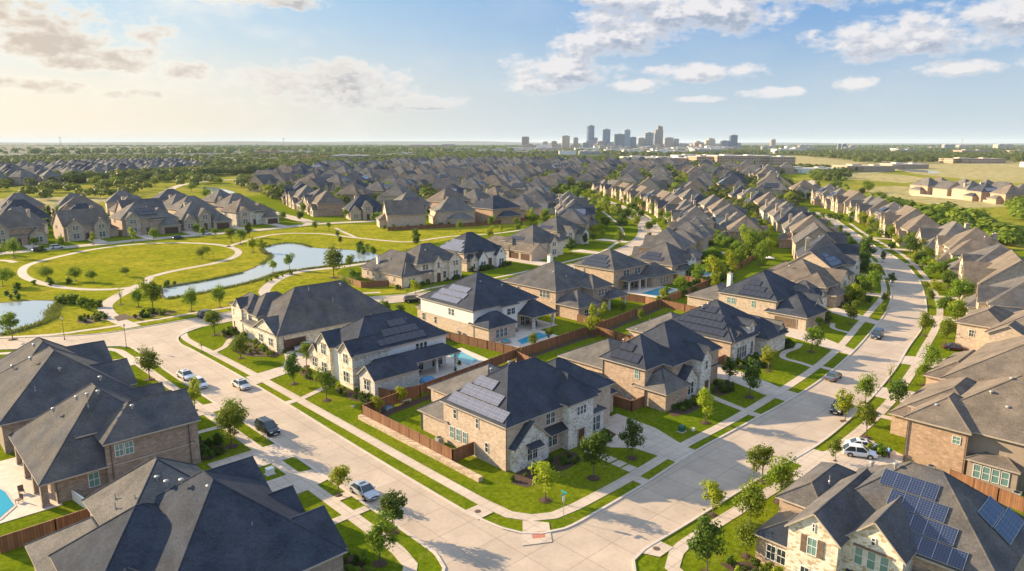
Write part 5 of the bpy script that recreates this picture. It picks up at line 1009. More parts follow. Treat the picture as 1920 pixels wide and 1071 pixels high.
PH = {'west_verge': 'along the left street', 'park_edge': 'on the park edge', 'east_front': 'on inner lawns of the left street', 'corner_lawn': 'on the front lawn of the corner house', 'corner_yard': 'behind the wooden fence of the corner house',
 'b_lawn': 'on inner lawns of the right street', 's_verge': 'on near verge of the right street', 's_lawn': 'on outer lawns of the right street', 'n_curve': 'on the inner side of the right street bend', 'back_yards': 'among the fenced back yards and pools', 'oval': 'on the oval lawn inside the trail',
 'west_park_street': 'on the grass by the park street beyond the oval', 'pond_bank': 'around the pond and its trail', 'path_side': 'along the trail behind the fenced gardens', 'curve_left': 'on the left side of the curving middle street', 'curve_right': 'on the right side of the curving middle street', 'estate_mid': 'between the roofs beyond the pond', 'west_cluster': 'between the roofs beyond the oval lawn'}
KW = {'g': 'green', 'y': 'yellow-green', 'd': 'dark green', 'w': 'wide-crowned', 'b': 'nearly bare'}
rnd = random.Random(3); NT = 0
def put_tree(kind, x, y, h, label, group, rs=None):
    global NT
    lst = TP[kind]; e = rnd.choice(lst)
    for q in lst:
        if not q[1]: e = q; break
    o = e[0] if not e[1] else copy_tree(e[0]); e[1] = True; NT += 1
    o.location = (x, y, 0); o.rotation_euler = (0, 0, rnd.uniform(0, 6.28)); s = h / 5.0 * 1.15; o.scale = (s * rnd.uniform(.92, 1.1), s * rnd.uniform(.92, 1.1), s); tag(o, label, 'tree', group); return o
for key, lst in TREES.items():
    lst = sorted(lst, key=lambda t: t[0] ** 2 + t[1] ** 2)
    for i, (x, y, hh, kd) in enumerate(lst): put_tree(kd, x, y, max(2.6, hh), '%s tree, %s %s' % (KW[kd], ORD[i], PH[key]), 'trees ' + PH[key])
# more trees the photo shows between the roofs, along verges and in the meadows
def scatter(n, poly, hs, kinds, label, group, seed, clear=8.5):
    r = random.Random(seed); xs = [p[0] for p in poly]; ys = [p[1] for p in poly]; k = 0; t = 0
    while k < n and t < n * 60:
        t += 1; x = r.uniform(min(xs), max(xs)); y = r.uniform(min(ys), max(ys))
        if not inpoly(x, y, poly) or any((x - a) ** 2 + (y - b) ** 2 < clear ** 2 for a, b, c in OCC): continue
        put_tree(r.choice(kinds), x, y, r.uniform(*hs), label, group); k += 1
def along(pts, off, sp, hs, kinds, phrase, seed, jit=1.0):
    r = random.Random(seed); pl = offs(catmull(pts, 1), off); acc = 0; i = 0
    for a, b in zip(pl, pl[1:]):
        acc += math.hypot(b[0] - a[0], b[1] - a[1])
        if acc > sp: acc = r.uniform(-2, 2); i += 1; kd = r.choice(kinds); put_tree(kd, b[0] + r.uniform(-jit, jit), b[1] + r.uniform(-jit, jit), r.uniform(*hs), '%s tree, %s %s' % (KW[kd], ORD[i - 1], phrase), 'trees ' + phrase)
along([(190, 52), (228, 64), (280, 88), (335, 120), (385, 150)], 12, 11, (4, 6), 'gd', 'in the gardens on the inside of the far right bend', 1)
along([(265, 66), (300, 88), (345, 116), (385, 140)], -3, 10, (4, 6), 'gyg', 'in the gardens on the outside of the far right bend', 2)
along([(225, 100), (262, 118), (300, 138), (340, 166), (380, 200)], 9, 10, (5, 8), 'ygyd', 'in the back gardens between the two street rows', 3, 3)
along([(272, 196), (310, 226), (357, 276), (386, 310), (420, 370)], 8, 13, (4, 6.5), 'gyd', 'on the left lawns of the far middle street', 4, 2)
along([(290, 192), (330, 224), (372, 268), (400, 310), (430, 370)], -4, 12, (4, 6), 'gyg', 'on the right lawns of the far middle street', 5, 2)
scatter(18, FIELD, (6, 9), 'gydg', 'green tree between the roofs of the dense estate below the skyline', 'trees between the roofs of the dense estate', 6, 11)
scatter(10, [(30, 375), (175, 378), (180, 450), (60, 480)], (4, 7), 'gdw', 'green tree between the dark roofs beyond the oval lawn', 'trees between the roofs beyond the oval', 8, 9)
scatter(14, [(20, 490), (100, 480), (240, 560), (330, 720), (480, 900), (300, 880), (120, 760), (0, 640)], (6, 9), 'wwd', 'wide-crowned tree standing in the yellow meadow at the left', 'trees in the yellow meadow at the left', 9)
woods('meadow_hedges', [([(560, 210), (700, 262), (860, 330), (850, 340), (690, 276), (556, 224)], 36, (2.5, 5)), ([(900, 360), (1060, 400), (1200, 420), (1180, 440), (1000, 420), (890, 384)], 70, (5, 8)), ([(700, 150), (760, 200), (770, 240), (700, 190)], 22, (4, 8)), ([(480, 90), (560, 110), (600, 95), (540, 60)], 40, (4, 8))], 'broken hedges and tree clumps across the right meadow', 21, 'leaf_green')
scatter(10, [(480, 150), (640, 270), (900, 380), (1100, 400), (800, 300), (600, 190)], (6, 9), 'wd', 'wide-crowned tree standing in the meadow on the right', 'trees in the right meadow', 10)
print('trees', NT)
# the trees past the 300th: garden trees between the mid rows, as one object
def merged(name, polys, label, seed, keys='gydg', clear=7.5):
    r = random.Random(seed); VV = {}; PR = {}; OA = np.array(OCC)
    for key in set(keys):
        me0 = TP[key][0][0].children[0].data if 'crown' in TP[key][0][0].children[0].name else [c for c in TP[key][0][0].children if 'crown' in c.name][0].data
        co = np.empty(len(me0.vertices) * 3, dtype=np.float32); me0.vertices.foreach_get('co', co); PR[key] = (co.reshape(-1, 3), me0.materials[0].name)
    for poly, n, hs in polys:
        xs = [p[0] for p in poly]; ys = [p[1] for p in poly]; k = t = 0
        while k < n and t < n * 50:
            t += 1; x = r.uniform(min(xs), max(xs)); y = r.uniform(min(ys), max(ys))
            if not inpoly(x, y, poly) or (((OA[:, 0] - x) ** 2 + (OA[:, 1] - y) ** 2) ** .5 - OA[:, 2]).min() < (-2.2 if n > 300 else .2): continue
            co, mt = PR[r.choice(keys)]; s_ = r.uniform(*hs) / 5; a = r.uniform(0, 6.28); c_, n_ = math.cos(a) * s_ * 1.15, math.sin(a) * s_ * 1.15; q = co[: (len(co) // 4) * 4]
            VV.setdefault(mt, []).append(np.stack([q[:, 0] * c_ - q[:, 1] * n_ + x, q[:, 0] * n_ + q[:, 1] * c_ + y, (q[:, 2] - .8) * s_ + .3], 1)); k += 1
    for mt, V in VV.items():
        V = np.concatenate(V); n_ = len(V); me = bpy.data.meshes.new(name); me.vertices.add(n_); me.vertices.foreach_set('co', V.ravel()); me.loops.add(n_); me.loops.foreach_set('vertex_index', np.arange(n_, dtype=np.int32)); me.polygons.add(n_ // 4); me.polygons.foreach_set('loop_start', np.arange(0, n_, 4, dtype=np.int32)); me.materials.append(bpy.data.materials[mt]); me.update(calc_edges=True)
        o = bpy.data.objects.new(name, me); C.objects.link(o); tag(o, label + {'leaf_green': ', mid green', 'leaf_yellow': ', yellow-green', 'leaf_dark': ', dark green'}[mt], 'trees', kind='stuff')
GB = [(96, 96.5), (150, 102.5), (185, 108), (205, 113), (240, 122), (300, 145), (380, 196), (430, 240), (424, 262), (372, 222), (300, 170), (250, 146), (205, 128), (184, 106), (150, 100), (96, 92.5)]
merged('garden_trees', [([(150, 102), (205, 113), (250, 126), (300, 146), (370, 190), (362, 204), (300, 166), (245, 146), (204, 124), (184, 112)], 34, (4, 7)), ([(206, 286), (350, 300), (350, 330), (206, 330)], 26, (4, 7)), ([(205, 300), (240, 290), (262, 340), (250, 500), (212, 400)], 22, (4, 7)), ([(20, 340), (180, 345), (180, 480), (20, 480)], 34, (4, 7)),
   ([(262, 172), (300, 200), (350, 250), (420, 340), (480, 400), (470, 440), (420, 390), (340, 262), (280, 205)], 60, (4, 6.5)), ([(186, 46), (250, 66), (340, 118), (420, 160), (430, 140), (350, 100), (260, 52), (190, 30)], 45, (4, 6.5)), ([(186, 63), (250, 86), (330, 130), (400, 172), (396, 186), (320, 142), (240, 100), (186, 76)], 45, (4, 6.5)), ([(225, 190), (300, 232), (360, 300), (380, 360), (330, 330), (280, 280), (225, 235)], 50, (4, 7)), (FIELD, 900, (6, 11))], 'garden trees massed between the rows of houses', 77)
# shrubs
SH = []
for s_, mt in ((21, 'leaf_green'), (22, 'leaf_dark'), (23, 'leaf_yellow'), (24, 'leaf_dark')):
    mb, _ = crown_mb(s_, n=330, leafs=.2, wide=.5, h0=.02, clumps=7, H=1.0); SH.append([mb.build('shrub', mt), False])
def shrub(x, y, s, label, group, k=None, z=0):
    e = SH[k] if k is not None else rnd.choice(SH); o = e[0] if not e[1] else e[0].copy()
    if e[1]: C.objects.link(o)
    e[1] = True; o.location = (x, y, z); o.scale = (s, s * rnd.uniform(.85, 1.15), s * rnd.uniform(.8, 1.1)); o.rotation_euler.z = rnd.uniform(0, 6); tag(o, label, 'shrub', group)
def bed(pts, n, w, where, sz=(.6, 1.2), mul=True, ks=None):
    if mul: sheet('flower_bed', pts, .03 + .0007 * len(BEDS), 'mulch', thick=0); BEDS.append(1)
    xs = [p[0] for p in pts]; ys = [p[1] for p in pts]; k = t = 0
    while k < n and t < 900:
        t += 1; x = rnd.uniform(min(xs), max(xs)); y = rnd.uniform(min(ys), max(ys))
        if inpoly(x, y, pts): shrub(x, y, rnd.uniform(*sz), 'rounded shrub in the planting bed ' + where, 'shrubs in the bed ' + where, rnd.choice(ks) if ks else None); k += 1
BEDS = []; UG = []
bed([(57.6, 59.9), (56.0, 58.6), (56.6, 56.4), (59.5, 56.0), (62, 56.6), (64, 56.2), (67.5, 56.6), (68.6, 58.8), (68, 60), (65, 59.9), (64.9, 61)], 26, 0, 'below the gable of the corner house', (.6, 1.15), ks=(0, 1, 1, 3))
bed([(73, 59.6), (72.6, 57.9), (76.8, 57.4), (78, 60.4), (77, 60.7)], 7, 0, 'beside the corner house driveway', (.8, 1.3), ks=(1,))
bed([(90, 58.3), (89.4, 56.6), (93, 55.6), (98.5, 56.2), (101, 57.2), (100, 58.6), (96, 58.6)], 18, 0, 'below the brick wall of the second house', (.7, 1.4), ks=(0, 1, 3))
bed([(103.4, 58.4), (102.8, 56.2), (107, 56), (110, 58), (109.4, 60.6)], 12, 0, 'right of the door of the second house', (.9, 1.6), ks=(1, 3))
bed([(119.6, 63.2), (118.4, 60), (124, 57.8), (128, 59.4), (129.4, 61.3), (128, 63.2)], 16, 0, 'below the dormers of the four-row solar house', (.9, 1.6), ks=(1, 3, 0))
bed([(138, 61.6), (136.4, 60.6), (141, 60.6), (142.6, 62.6), (141.6, 64.5)], 8, 0, 'at the right corner of the four-row solar house', (.9, 1.6), ks=(1, 3))
bed([(163, 65), (165.5, 63.4), (174, 66.4), (174, 69), (168, 67)], 12, 0, 'in front of the fourth house of the right street', (.9, 1.6), ks=(1, 3, 0))
bed([(183, 69), (184, 66.5), (195, 68.6), (198, 71.4), (190, 70.8)], 12, 0, 'in front of the fifth house of the right street', (.9, 1.7))
bed([(60, 95.2), (58.2, 94.6), (56.8, 98), (57.2, 103.5), (58.8, 105.6), (59.4, 101), (60, 97)], 17, 0, 'below the windows of the white gabled house', (.6, 1.3))
bed([(59.4, 108.8), (57.4, 108.6), (56.4, 113), (57.6, 119), (60, 119.6), (59.4, 114)], 14, 0, 'left of the door of the white gabled house', (.6, 1.3))
bed([(60.2, 131.6), (61.8, 130.6), (58.6, 129.4), (54.6, 133.6), (53.8, 139), (56.5, 143), (60, 143)], 26, 0, 'beside the garage of the long dark-roofed house', (.7, 1.5), ks=(0, 1, 2))
bed([(60.3, 145), (58, 144), (56.6, 150), (57.6, 156.5), (60.4, 157)], 18, 0, 'below the arches of the long dark-roofed house', (.8, 1.7), ks=(0, 0, 1))
bed([(30.2, 92.4), (31.2, 91.4), (33.8, 92.4), (34.4, 95.4), (33, 98.5), (30.2, 99)], 12, 0, 'at the street corner of the middle dark-roofed house', (1.0, 1.7), ks=(1, 3))
bed([(30.6, 55), (32.4, 53.4), (33.6, 57), (32.4, 62), (30.4, 62.4)], 9, 0, 'at the corner of the house with round roof vents', (1.0, 1.8), ks=(1, 0))
bed([(44, 182.4), (48, 183.6), (47.5, 190), (44.5, 188)], 0, 0, 'x')
bed([(38, 184.5), (43, 186.4), (43.4, 191), (40, 193.5), (36.6, 189)], 14, 0, 'left of the trail mouth', (.9, 1.9))
bed([(47.6, 181.4), (56, 181.2), (58, 184), (53, 187), (47.8, 186)], 15, 0, 'right of the trail mouth', (.9, 1.8))
bed([(59.5, 31.5), (62, 29.6), (62.2, 25.6), (60.8, 25.4), (58.6, 28)], 13, 0, 'in front of the metal-roofed wing at lower right', (.8, 1.5), ks=(0, 1, 2))
bed([(97.6, 31.6), (99.8, 29.4), (99.2, 27.2), (97.4, 28.4)], 5, 0, 'at the corner of the brown stucco back room house', (1.0, 1.9), ks=(0, 1, 2))
bed([(113, 167.4), (116, 166.4), (127, 166.4), (128, 167.8), (116, 168.2)], 14, 0, 'in front of the arched stone house', (.9, 1.7), ks=(1, 3, 0))
bed([(131.8, 168), (132, 166.6), (139, 167), (141, 170), (139.6, 172)], 12, 0, 'right of the arched entry beyond the cross street', (.9, 1.7), ks=(1, 3))
bed([(148, 173.6), (148, 172), (166, 173.4), (168, 176), (165.4, 176)], 20, 0, 'below the white gables', (1, 2.2), ks=(1, 3))
def strip(pts, n, jit, sz, where, ks=None, z=0):
    pl = catmull(pts, 1.0); UG.extend((pl[int(i / n * len(pl))][0] + rnd.uniform(-jit, jit), pl[int(i / n * len(pl))][1] + rnd.uniform(-jit, jit), rnd.uniform(*sz), rnd.choice(ks) if ks else rnd.randrange(4)) for i in range(n)); return
    for i in range(n): p = pl[int(i / n * len(pl))]; shrub(p[0] + rnd.uniform(-jit, jit), p[1] + rnd.uniform(-jit, jit), rnd.uniform(*sz), 'leafy bush ' + where, 'bushes ' + where, rnd.choice(ks) if ks else None)
strip([(96, 96.6), (110, 97.4), (122, 98.6), (135, 100), (147, 102)], 20, .8, (.7, 1.4), 'along the shaded fence behind the pool gardens')
strip([(76, 95), (88, 108)], 5, 1, (.6, 1.1), 'beside the left street pool garden')
strip([(150, 103.6), (175, 106.4), (205, 113), (230, 121), (260, 134)], 40, 2.4, (1.6, 3.6), 'in the green belt between the back gardens', ks=(0, 1, 3, 2))
strip([(392, 146), (402, 158), (414, 168)], 10, 3, (2, 4), 'at the far end of the right street')
strip([(56.6, 91), (64, 91.4), (74, 92)], 6, .5, (.6, 1.1), 'at the back fence of the corner house')
strip([(44, 201), (42, 206), (40.5, 212), (39, 217)], 22, 1.8, (1.6, 3.0), 'on the bank between trail and left pond', ks=(0, 2, 0))
strip([(56, 206), (60, 210), (64, 216), (70, 222)], 16, 2.0, (1.0, 1.9), 'at the narrow end of the long pond', ks=(0, 1, 0))
strip([(90, 203), (98, 209.5), (106, 212)], 9, 1.6, (.8, 1.5), 'on the near bank of the long pond', ks=(0, 2, 0))
strip([(144, 232), (148, 240), (152, 250)], 10, 2, (1.5, 3.0), 'at the right end of the long pond', ks=(0, 1))
strip([(193, 292), (210, 283), (232, 275), (262, 272)], 24, 1.8, (1.2, 2.6), 'along the fenced gardens beyond the trail', ks=(0, 1, 3))
strip([(33, 226), (30, 235), (38, 246), (52, 244)], 9, 2.5, (1.4, 2.4), 'on the grass left of the oval', ks=(1, 0))
strip([(110, 181), (113, 188), (114, 195)], 9, 1.2, (1.6, 2.8), 'by the garden fence of the arched stone house', ks=(0, 1))
for ki in range(4):
    me0 = SH[ki][0].data; co = np.empty(len(me0.vertices) * 3, dtype=np.float32); me0.vertices.foreach_get('co', co); co = co.reshape(-1, 3); V = []
    for x, y, s_, k_ in UG:
        if k_ == ki: a = rnd.uniform(0, 6.28); c_, n_ = math.cos(a) * s_, math.sin(a) * s_; V.append(np.stack([co[:, 0] * c_ - co[:, 1] * n_ + x, co[:, 0] * n_ + co[:, 1] * c_ + y, co[:, 2] * s_], 1))
    if not V: continue
    V = np.concatenate(V); n_ = len(V); me = bpy.data.meshes.new('undergrowth'); me.vertices.add(n_); me.vertices.foreach_set('co', V.ravel()); me.loops.add(n_); me.loops.foreach_set('vertex_index', np.arange(n_, dtype=np.int32)); me.polygons.add(n_ // 4); me.polygons.foreach_set('loop_start', np.arange(0, n_, 4, dtype=np.int32)); me.materials.append(me0.materials[0]); me.update(calc_edges=True)
    o = bpy.data.objects.new('undergrowth', me); C.objects.link(o); tag(o, ('mid green', 'dark green', 'yellow-green', 'deep green')[ki] + ' bushes massed along pond banks and garden fences', 'bushes', kind='stuff')
# reeds along the near banks (nobody could count the blades)
mb = MB(); r = random.Random(2)
def reeds(pts, n, w):
    pl = catmull(pts, .5)
    for i in range(n):
        p = r.choice(pl); x = p[0] + r.gauss(0, w); y = p[1] + r.gauss(0, w); h = r.uniform(.2, .7); a = r.uniform(0, 6.28); dx, dy = math.cos(a) * .09, math.sin(a) * .09; lx, ly = r.uniform(-.3, .3), r.uniform(-.3, .3)
        mb.face([(x - dx, y - dy, 0), (x + dx, y + dy, 0), (x + dx * .4 + lx, y + dy * .4 + ly, h), (x - dx * .4 + lx, y - dy * .4 + ly, h)])
reeds([(61, 200.5), (66, 200.8), (76, 203), (86, 206.5), (94, 211), (101, 216), (110, 216.2), (127, 215.5), (138, 214.5)], 3600, .5); reeds([(22, 187), (28, 191), (32.5, 196), (35, 205), (39, 216)], 2600, .8); reeds([(104, 236), (114, 250), (117.5, 263), (122, 274), (134, 280), (138, 272), (137, 262)], 2500, .5); reeds([(92, 224.5), (79, 219.5), (66, 217)], 1500, .5)
tag(mb.build('reeds', 'leaf_reed'), 'yellow-green reeds lining the banks of the two ponds', 'reeds', kind='stuff')
woods('meadow_trees', [([(418, 98), (440, 70), (470, 130), (520, 165), (500, 190), (470, 168), (440, 140)], 0, (4, 8)), ([(405, 88), (440, 92), (470, 120), (500, 150), (530, 185), (515, 196), (470, 160), (430, 128), (400, 108)], 90, (4, 9)), ([(340, 62), (365, 60), (405, 84), (400, 104), (370, 88)], 40, (4, 7)), ([(430, 40), (470, 60), (480, 90), (440, 75)], 22, (4, 8))], 'band of bushy trees along the ditch between the right houses and the meadow', 4, 'leaf_green')
woods('meadow_trees', [([(90, 600), (160, 590), (300, 760), (330, 860), (200, 830), (100, 720)], 60, (6, 10)), (WEST, 420, (7, 11)), ([(-60, 620), (40, 560), (120, 800), (160, 880), (40, 860)], 90, (6, 10)), ([(150, 850), (250, 850), (420, 960), (560, 1010), (500, 1060), (330, 980)], 260, (8, 13)), ([(240, 540), (262, 600), (330, 720), (420, 830), (400, 850), (300, 740)], 80, (6, 10))], 'green tree clumps round the left meadow and its far edge', 5, 'leaf_wood')
woods('far_woods', [([(430, 880), (530, 960), (690, 1030), (860, 1020), (1030, 930), (1110, 760), (1180, 800), (1350, 1200), (1120, 1340), (800, 1290), (500, 1100)], 750, (8, 13)), ([(1075, 550), (1240, 640), (1300, 800), (1110, 740)], 120, (6, 10)), ([(500, 1040), (800, 1290), (1120, 1340), (1350, 1200), (1420, 1280), (1300, 1560), (900, 1560), (560, 1300)], 900, (9, 14)), ([(420, 1100), (560, 1300), (900, 1560), (1300, 1560), (1900, 2000), (1500, 2600), (600, 1900)], 900, (9, 15)), ([(100, 1350), (420, 1500), (700, 2000), (500, 2400), (-100, 1900)], 600, (9, 14)), ([(1200, 1600), (2200, 1900), (2900, 2400), (2500, 3100), (1300, 2700)], 800, (10, 16)), ([(1350, 860), (1440, 800), (1520, 1150), (1440, 1250)], 120, (7, 11))], 'continuous green tree belt under the skyline', 6)
woods('far_woods', [([(1500, 560), (1700, 640), (2500, 1180), (3100, 1500), (3300, 1200), (2900, 700), (2300, 350), (1900, 230), (1800, 330)], 1500, (10, 15)), ([(1750, 1150), (2500, 1250), (3100, 1600), (3000, 2200), (2200, 1900)], 900, (10, 15)), ([(2600, 400), (3600, 900), (5000, 2000), (4600, 600), (3400, 100)], 700, (12, 18)), ([(1010, 440), (1190, 560), (1240, 560), (1190, 470)], 60, (5, 8)), ([(760, 330), (1100, 440), (1130, 420), (800, 300)], 60, (5, 9))], 'dark tree belt behind the school and the meadow on the right', 7)
woods('estate_greenery', [(FIELD, 2600, (4.0, 9))], 'small garden trees and hedges filling gaps among the far roofs', 8, 'leaf_wood', clear=True)

# ---------------------------------------------------------------- fences and garden walls
def fence(pts, label, h=1.85, z=0.0, base=None):
    o = empty('wooden_fence', (pts[0][0], pts[0][1], 0)); ox, oy = pts[0]; mb = MB(); cap = MB(); k = 0
    for (ax, ay), (bx_, by) in zip(pts, pts[1:]):
        L_ = math.hypot(bx_ - ax, by - ay); dx, dy = (bx_ - ax) / L_, (by - ay) / L_; nx, ny = -dy * .03, dx * .03
        q = [(ax - ox + nx, ay - oy + ny), (ax - ox - nx, ay - oy - ny), (bx_ - ox - nx, by - oy - ny), (bx_ - ox + nx, by - oy + ny)]; mb.prism(q, z, z + h - .05)
        q = [(ax - ox + nx * 2.6, ay - oy + ny * 2.6), (ax - ox - nx * 2.6, ay - oy - ny * 2.6), (bx_ - ox - nx * 2.6, by - oy - ny * 2.6), (bx_ - ox + nx * 2.6, by - oy + ny * 2.6)]; cap.prism(q, z + h - .05, z + h)
        n = max(1, round(L_ / 2.4))
        for i in range(n + 1):
            if k >= 95: break
            x, y = ax + (bx_ - ax) * i / n - ox, ay + (by - ay) * i / n - oy; p = MB(); p.box(x - .06, y - .06, z, x + .06, y + .06, z + h + .02); p.build('post', 'fence_wood', o); k += 1
    mb.build('board_panel', 'fence_wood', o); cap.build('cap_rail', 'fence_wood', o); tag(o, label, 'fence'); return o
def gwall(pts, w, h, mat, label, z0=0.0):
    pl = pts; a = offs(pl, w / 2); b = offs(pl, -w / 2); mb = MB()
    for i in range(len(pl) - 1): mb.prism([a[i], b[i], b[i + 1], a[i + 1]], z0, z0 + h)
    tag(mb.build('garden_wall', mat), label, 'wall')
gwall([(53.5, 61.5), (53.55, 67), (53.6, 76), (53.6, 90)], .7, .62, 'stone_wall', 'low rough tan stone retaining wall under the wooden fence of the corner house')
fence([(57.6, 67.6), (54, 67.7), (54, 89.9), (66, 91.2), (80, 93), (93.6, 95.2)], 'tall reddish-brown board fence round the back yard of the corner house, on the stone wall', 1.9, .25)
fence([(93.8, 95.4), (92.6, 104), (91.2, 114.5), (90.6, 121)], 'sunlit brown board fence between the two turquoise pools', 1.9)
fence([(94.2, 95.4), (108, 96.4), (123.6, 97.6), (138, 99.8), (150, 101.6)], 'long shaded brown fence behind the middle row of gardens', 1.9)
fence([(150.2, 101.8), (168, 104.3), (184, 107), (205, 112)], 'shaded brown fence behind the rectangular pool garden', 1.9)
fence([(123.8, 97.8), (123.4, 106)], 'short brown fence beside the plain brick house', 1.9); fence([(150, 102), (151.5, 106.5), (150.2, 113.5)], 'sunlit orange-brown fence left of the rectangular pool', 1.9)
fence([(184.2, 107.4), (184.6, 114), (184.2, 119.6)], 'brown fence right of the rectangular pool lawn', 1.9); fence([(60.8, 95.6), (61.6, 93), (66, 92)], 'short dark fence at the white gabled house corner', 1.8)
fence([(86.4, 66.2), (86.4, 62.5), (89.7, 62.5)], 'short dark brown fence at the side of the second house', 1.8); fence([(116.6, 70), (116.4, 65), (119.5, 65)], 'short brown fence beside the four-row solar house', 1.8)
fence([(7, 84.3), (12, 84.4), (19, 84.7), (26, 84.6)], 'dark brown fence between the two nearest roofs at lower left', 1.9); gwall([(15.8, 88.4), (15.2, 92)], .18, 1.2, 'stucco_white', 'thin pale garden wall end beside the covered patio at lower left')
fence([(96, 20.4), (94.6, 15), (93.4, 9.5), (92, 4)], 'sunlit wooden fence behind the blue-solar stone house', 1.8)
fence([(108.5, 190.5), (108, 182), (107.6, 176.4), (114.6, 172.6)], 'brown board fence at the corner of the arched stone house', 1.9)
fence([(190.5, 286), (212, 278), (236, 270.5), (262, 269), (285, 275)], 'long reddish-brown fence behind the gardens along the pond trail', 1.9)
fence([(205, 112.2), (230, 118), (262, 130), (300, 146)], 'shaded fence between the far back gardens', 1.9)
gwall([(572, 100), (584, 112), (600, 130), (618, 156), (632, 188)], .6, 1.5, 'brick_pale', 'long pale retaining wall below the houses across the meadow')
fence([(90.4, 82), (91, 90), (92, 95)], 'dark fence between the yards of the corner house and the second house', 1.85); fence([(117, 84), (117.6, 90), (118, 97)], 'dark fence between the second and the four-row solar house yards', 1.85); fence([(150.6, 84), (151, 94), (151.4, 101.4)], 'dark fence beside the yard of the three-row solar house', 1.85)
for nm_, pl_ in (('flower_bed', [(94.4, 93.4), (123, 95.4), (150, 99.6), (150, 101.2), (123.4, 97.2), (94, 95)]), ('flower_bed', [(55, 86), (55, 89.6), (78, 92.2), (92, 94.8), (92, 92.6), (78, 90.6), (58, 88)])): sheet(nm_, pl_, .034, 'mulch')
# ---------------------------------------------------------------- pools
def pool(poly, deck, label, hot=None):
    o = empty('swimming_pool', (poly[0][0], poly[0][1], 0)); ox, oy = poly[0]
    def sh(nm, pp, z, mt, th=0):
        q = sheet(nm, [(x - ox, y - oy) for x, y in pp], z, mt, kind=None, thick=th); q.parent = o; return q
    sh('deck', deck, .07 + .001 * len(POOLS), 'patio', .07); cp = catmull(poly + [poly[0]], 1.0)[:-1] if len(poly) > 5 else poly
    cx = sum(p[0] for p in poly) / len(poly); cy = sum(p[1] for p in poly) / len(poly)
    sh('coping', [(cx + (x - cx) * 1.09, cy + (y - cy) * 1.13) for x, y in poly], .13 + .001 * len(POOLS), 'kerb', .06); sh('water_surface', poly, .15 + .001 * len(POOLS), 'pool_water')
    if hot: m_ = MB(); m_.bar((hot[0] - ox, hot[1] - oy, 0), (hot[0] - ox, hot[1] - oy, .55), 1.1, 14); m_.bar((hot[0] - ox, hot[1] - oy, .5), (hot[0] - ox, hot[1] - oy, .57), .9, 14, 1); m_.build('hot_tub', ['stucco_tan', 'pool_water'], o)
    POOLS.append(1); return tag(o, label, 'swimming pool')
POOLS = []
pool([(82.9, 98.6), (86.2, 99.4), (87.6, 107), (84.2, 107)], [(69, 95.6), (80.8, 96.2), (82, 96.8), (88.2, 98.6), (89.4, 108.4), (83, 108.8), (80.8, 103), (69, 103)], 'turquoise pool right of the white gabled house with black solar rows')
pool([(100.2, 101.4), (109.4, 101.9), (109.4, 105.6), (101.4, 104.0)], [(95.4, 99.8), (110.8, 100.6), (111.4, 107), (117.8, 107.2), (117.8, 114), (104, 111), (103.8, 107), (95.6, 106.8)], 'turquoise pool below the covered patio of the white and brick house', (98.8, 104.8))
pool([(160.6, 109.2), (171.8, 110.9), (172, 115.2), (160.4, 114.2)], [(158.8, 107.8), (173.6, 109.6), (173.4, 117), (180, 117), (180, 121), (158.4, 121)], 'deep blue rectangular pool on a green lawn behind the two-level patio')
pool([(198, 117), (202, 115.8), (206, 118), (206, 123), (202, 124.6), (198.6, 122)], [(196, 114.6), (208, 114.6), (208, 127), (196, 127)], 'pale blue curved splash pool right of the glazed garden room')
pool([(4, 92.4), (8.1, 92.8), (9.8, 95), (9.6, 99.6), (8.8, 103), (4, 104)], [(2, 91.4), (14, 91.4), (13.4, 110.6), (2, 110)], 'light blue pool cut by the left edge of the view, beside a brick patio')
pool([(238, 135), (246, 138), (245, 143), (237, 140)], [(236, 133), (248, 137), (247, 145), (235, 142)], 'small teal pool between the hedges of the far back gardens')
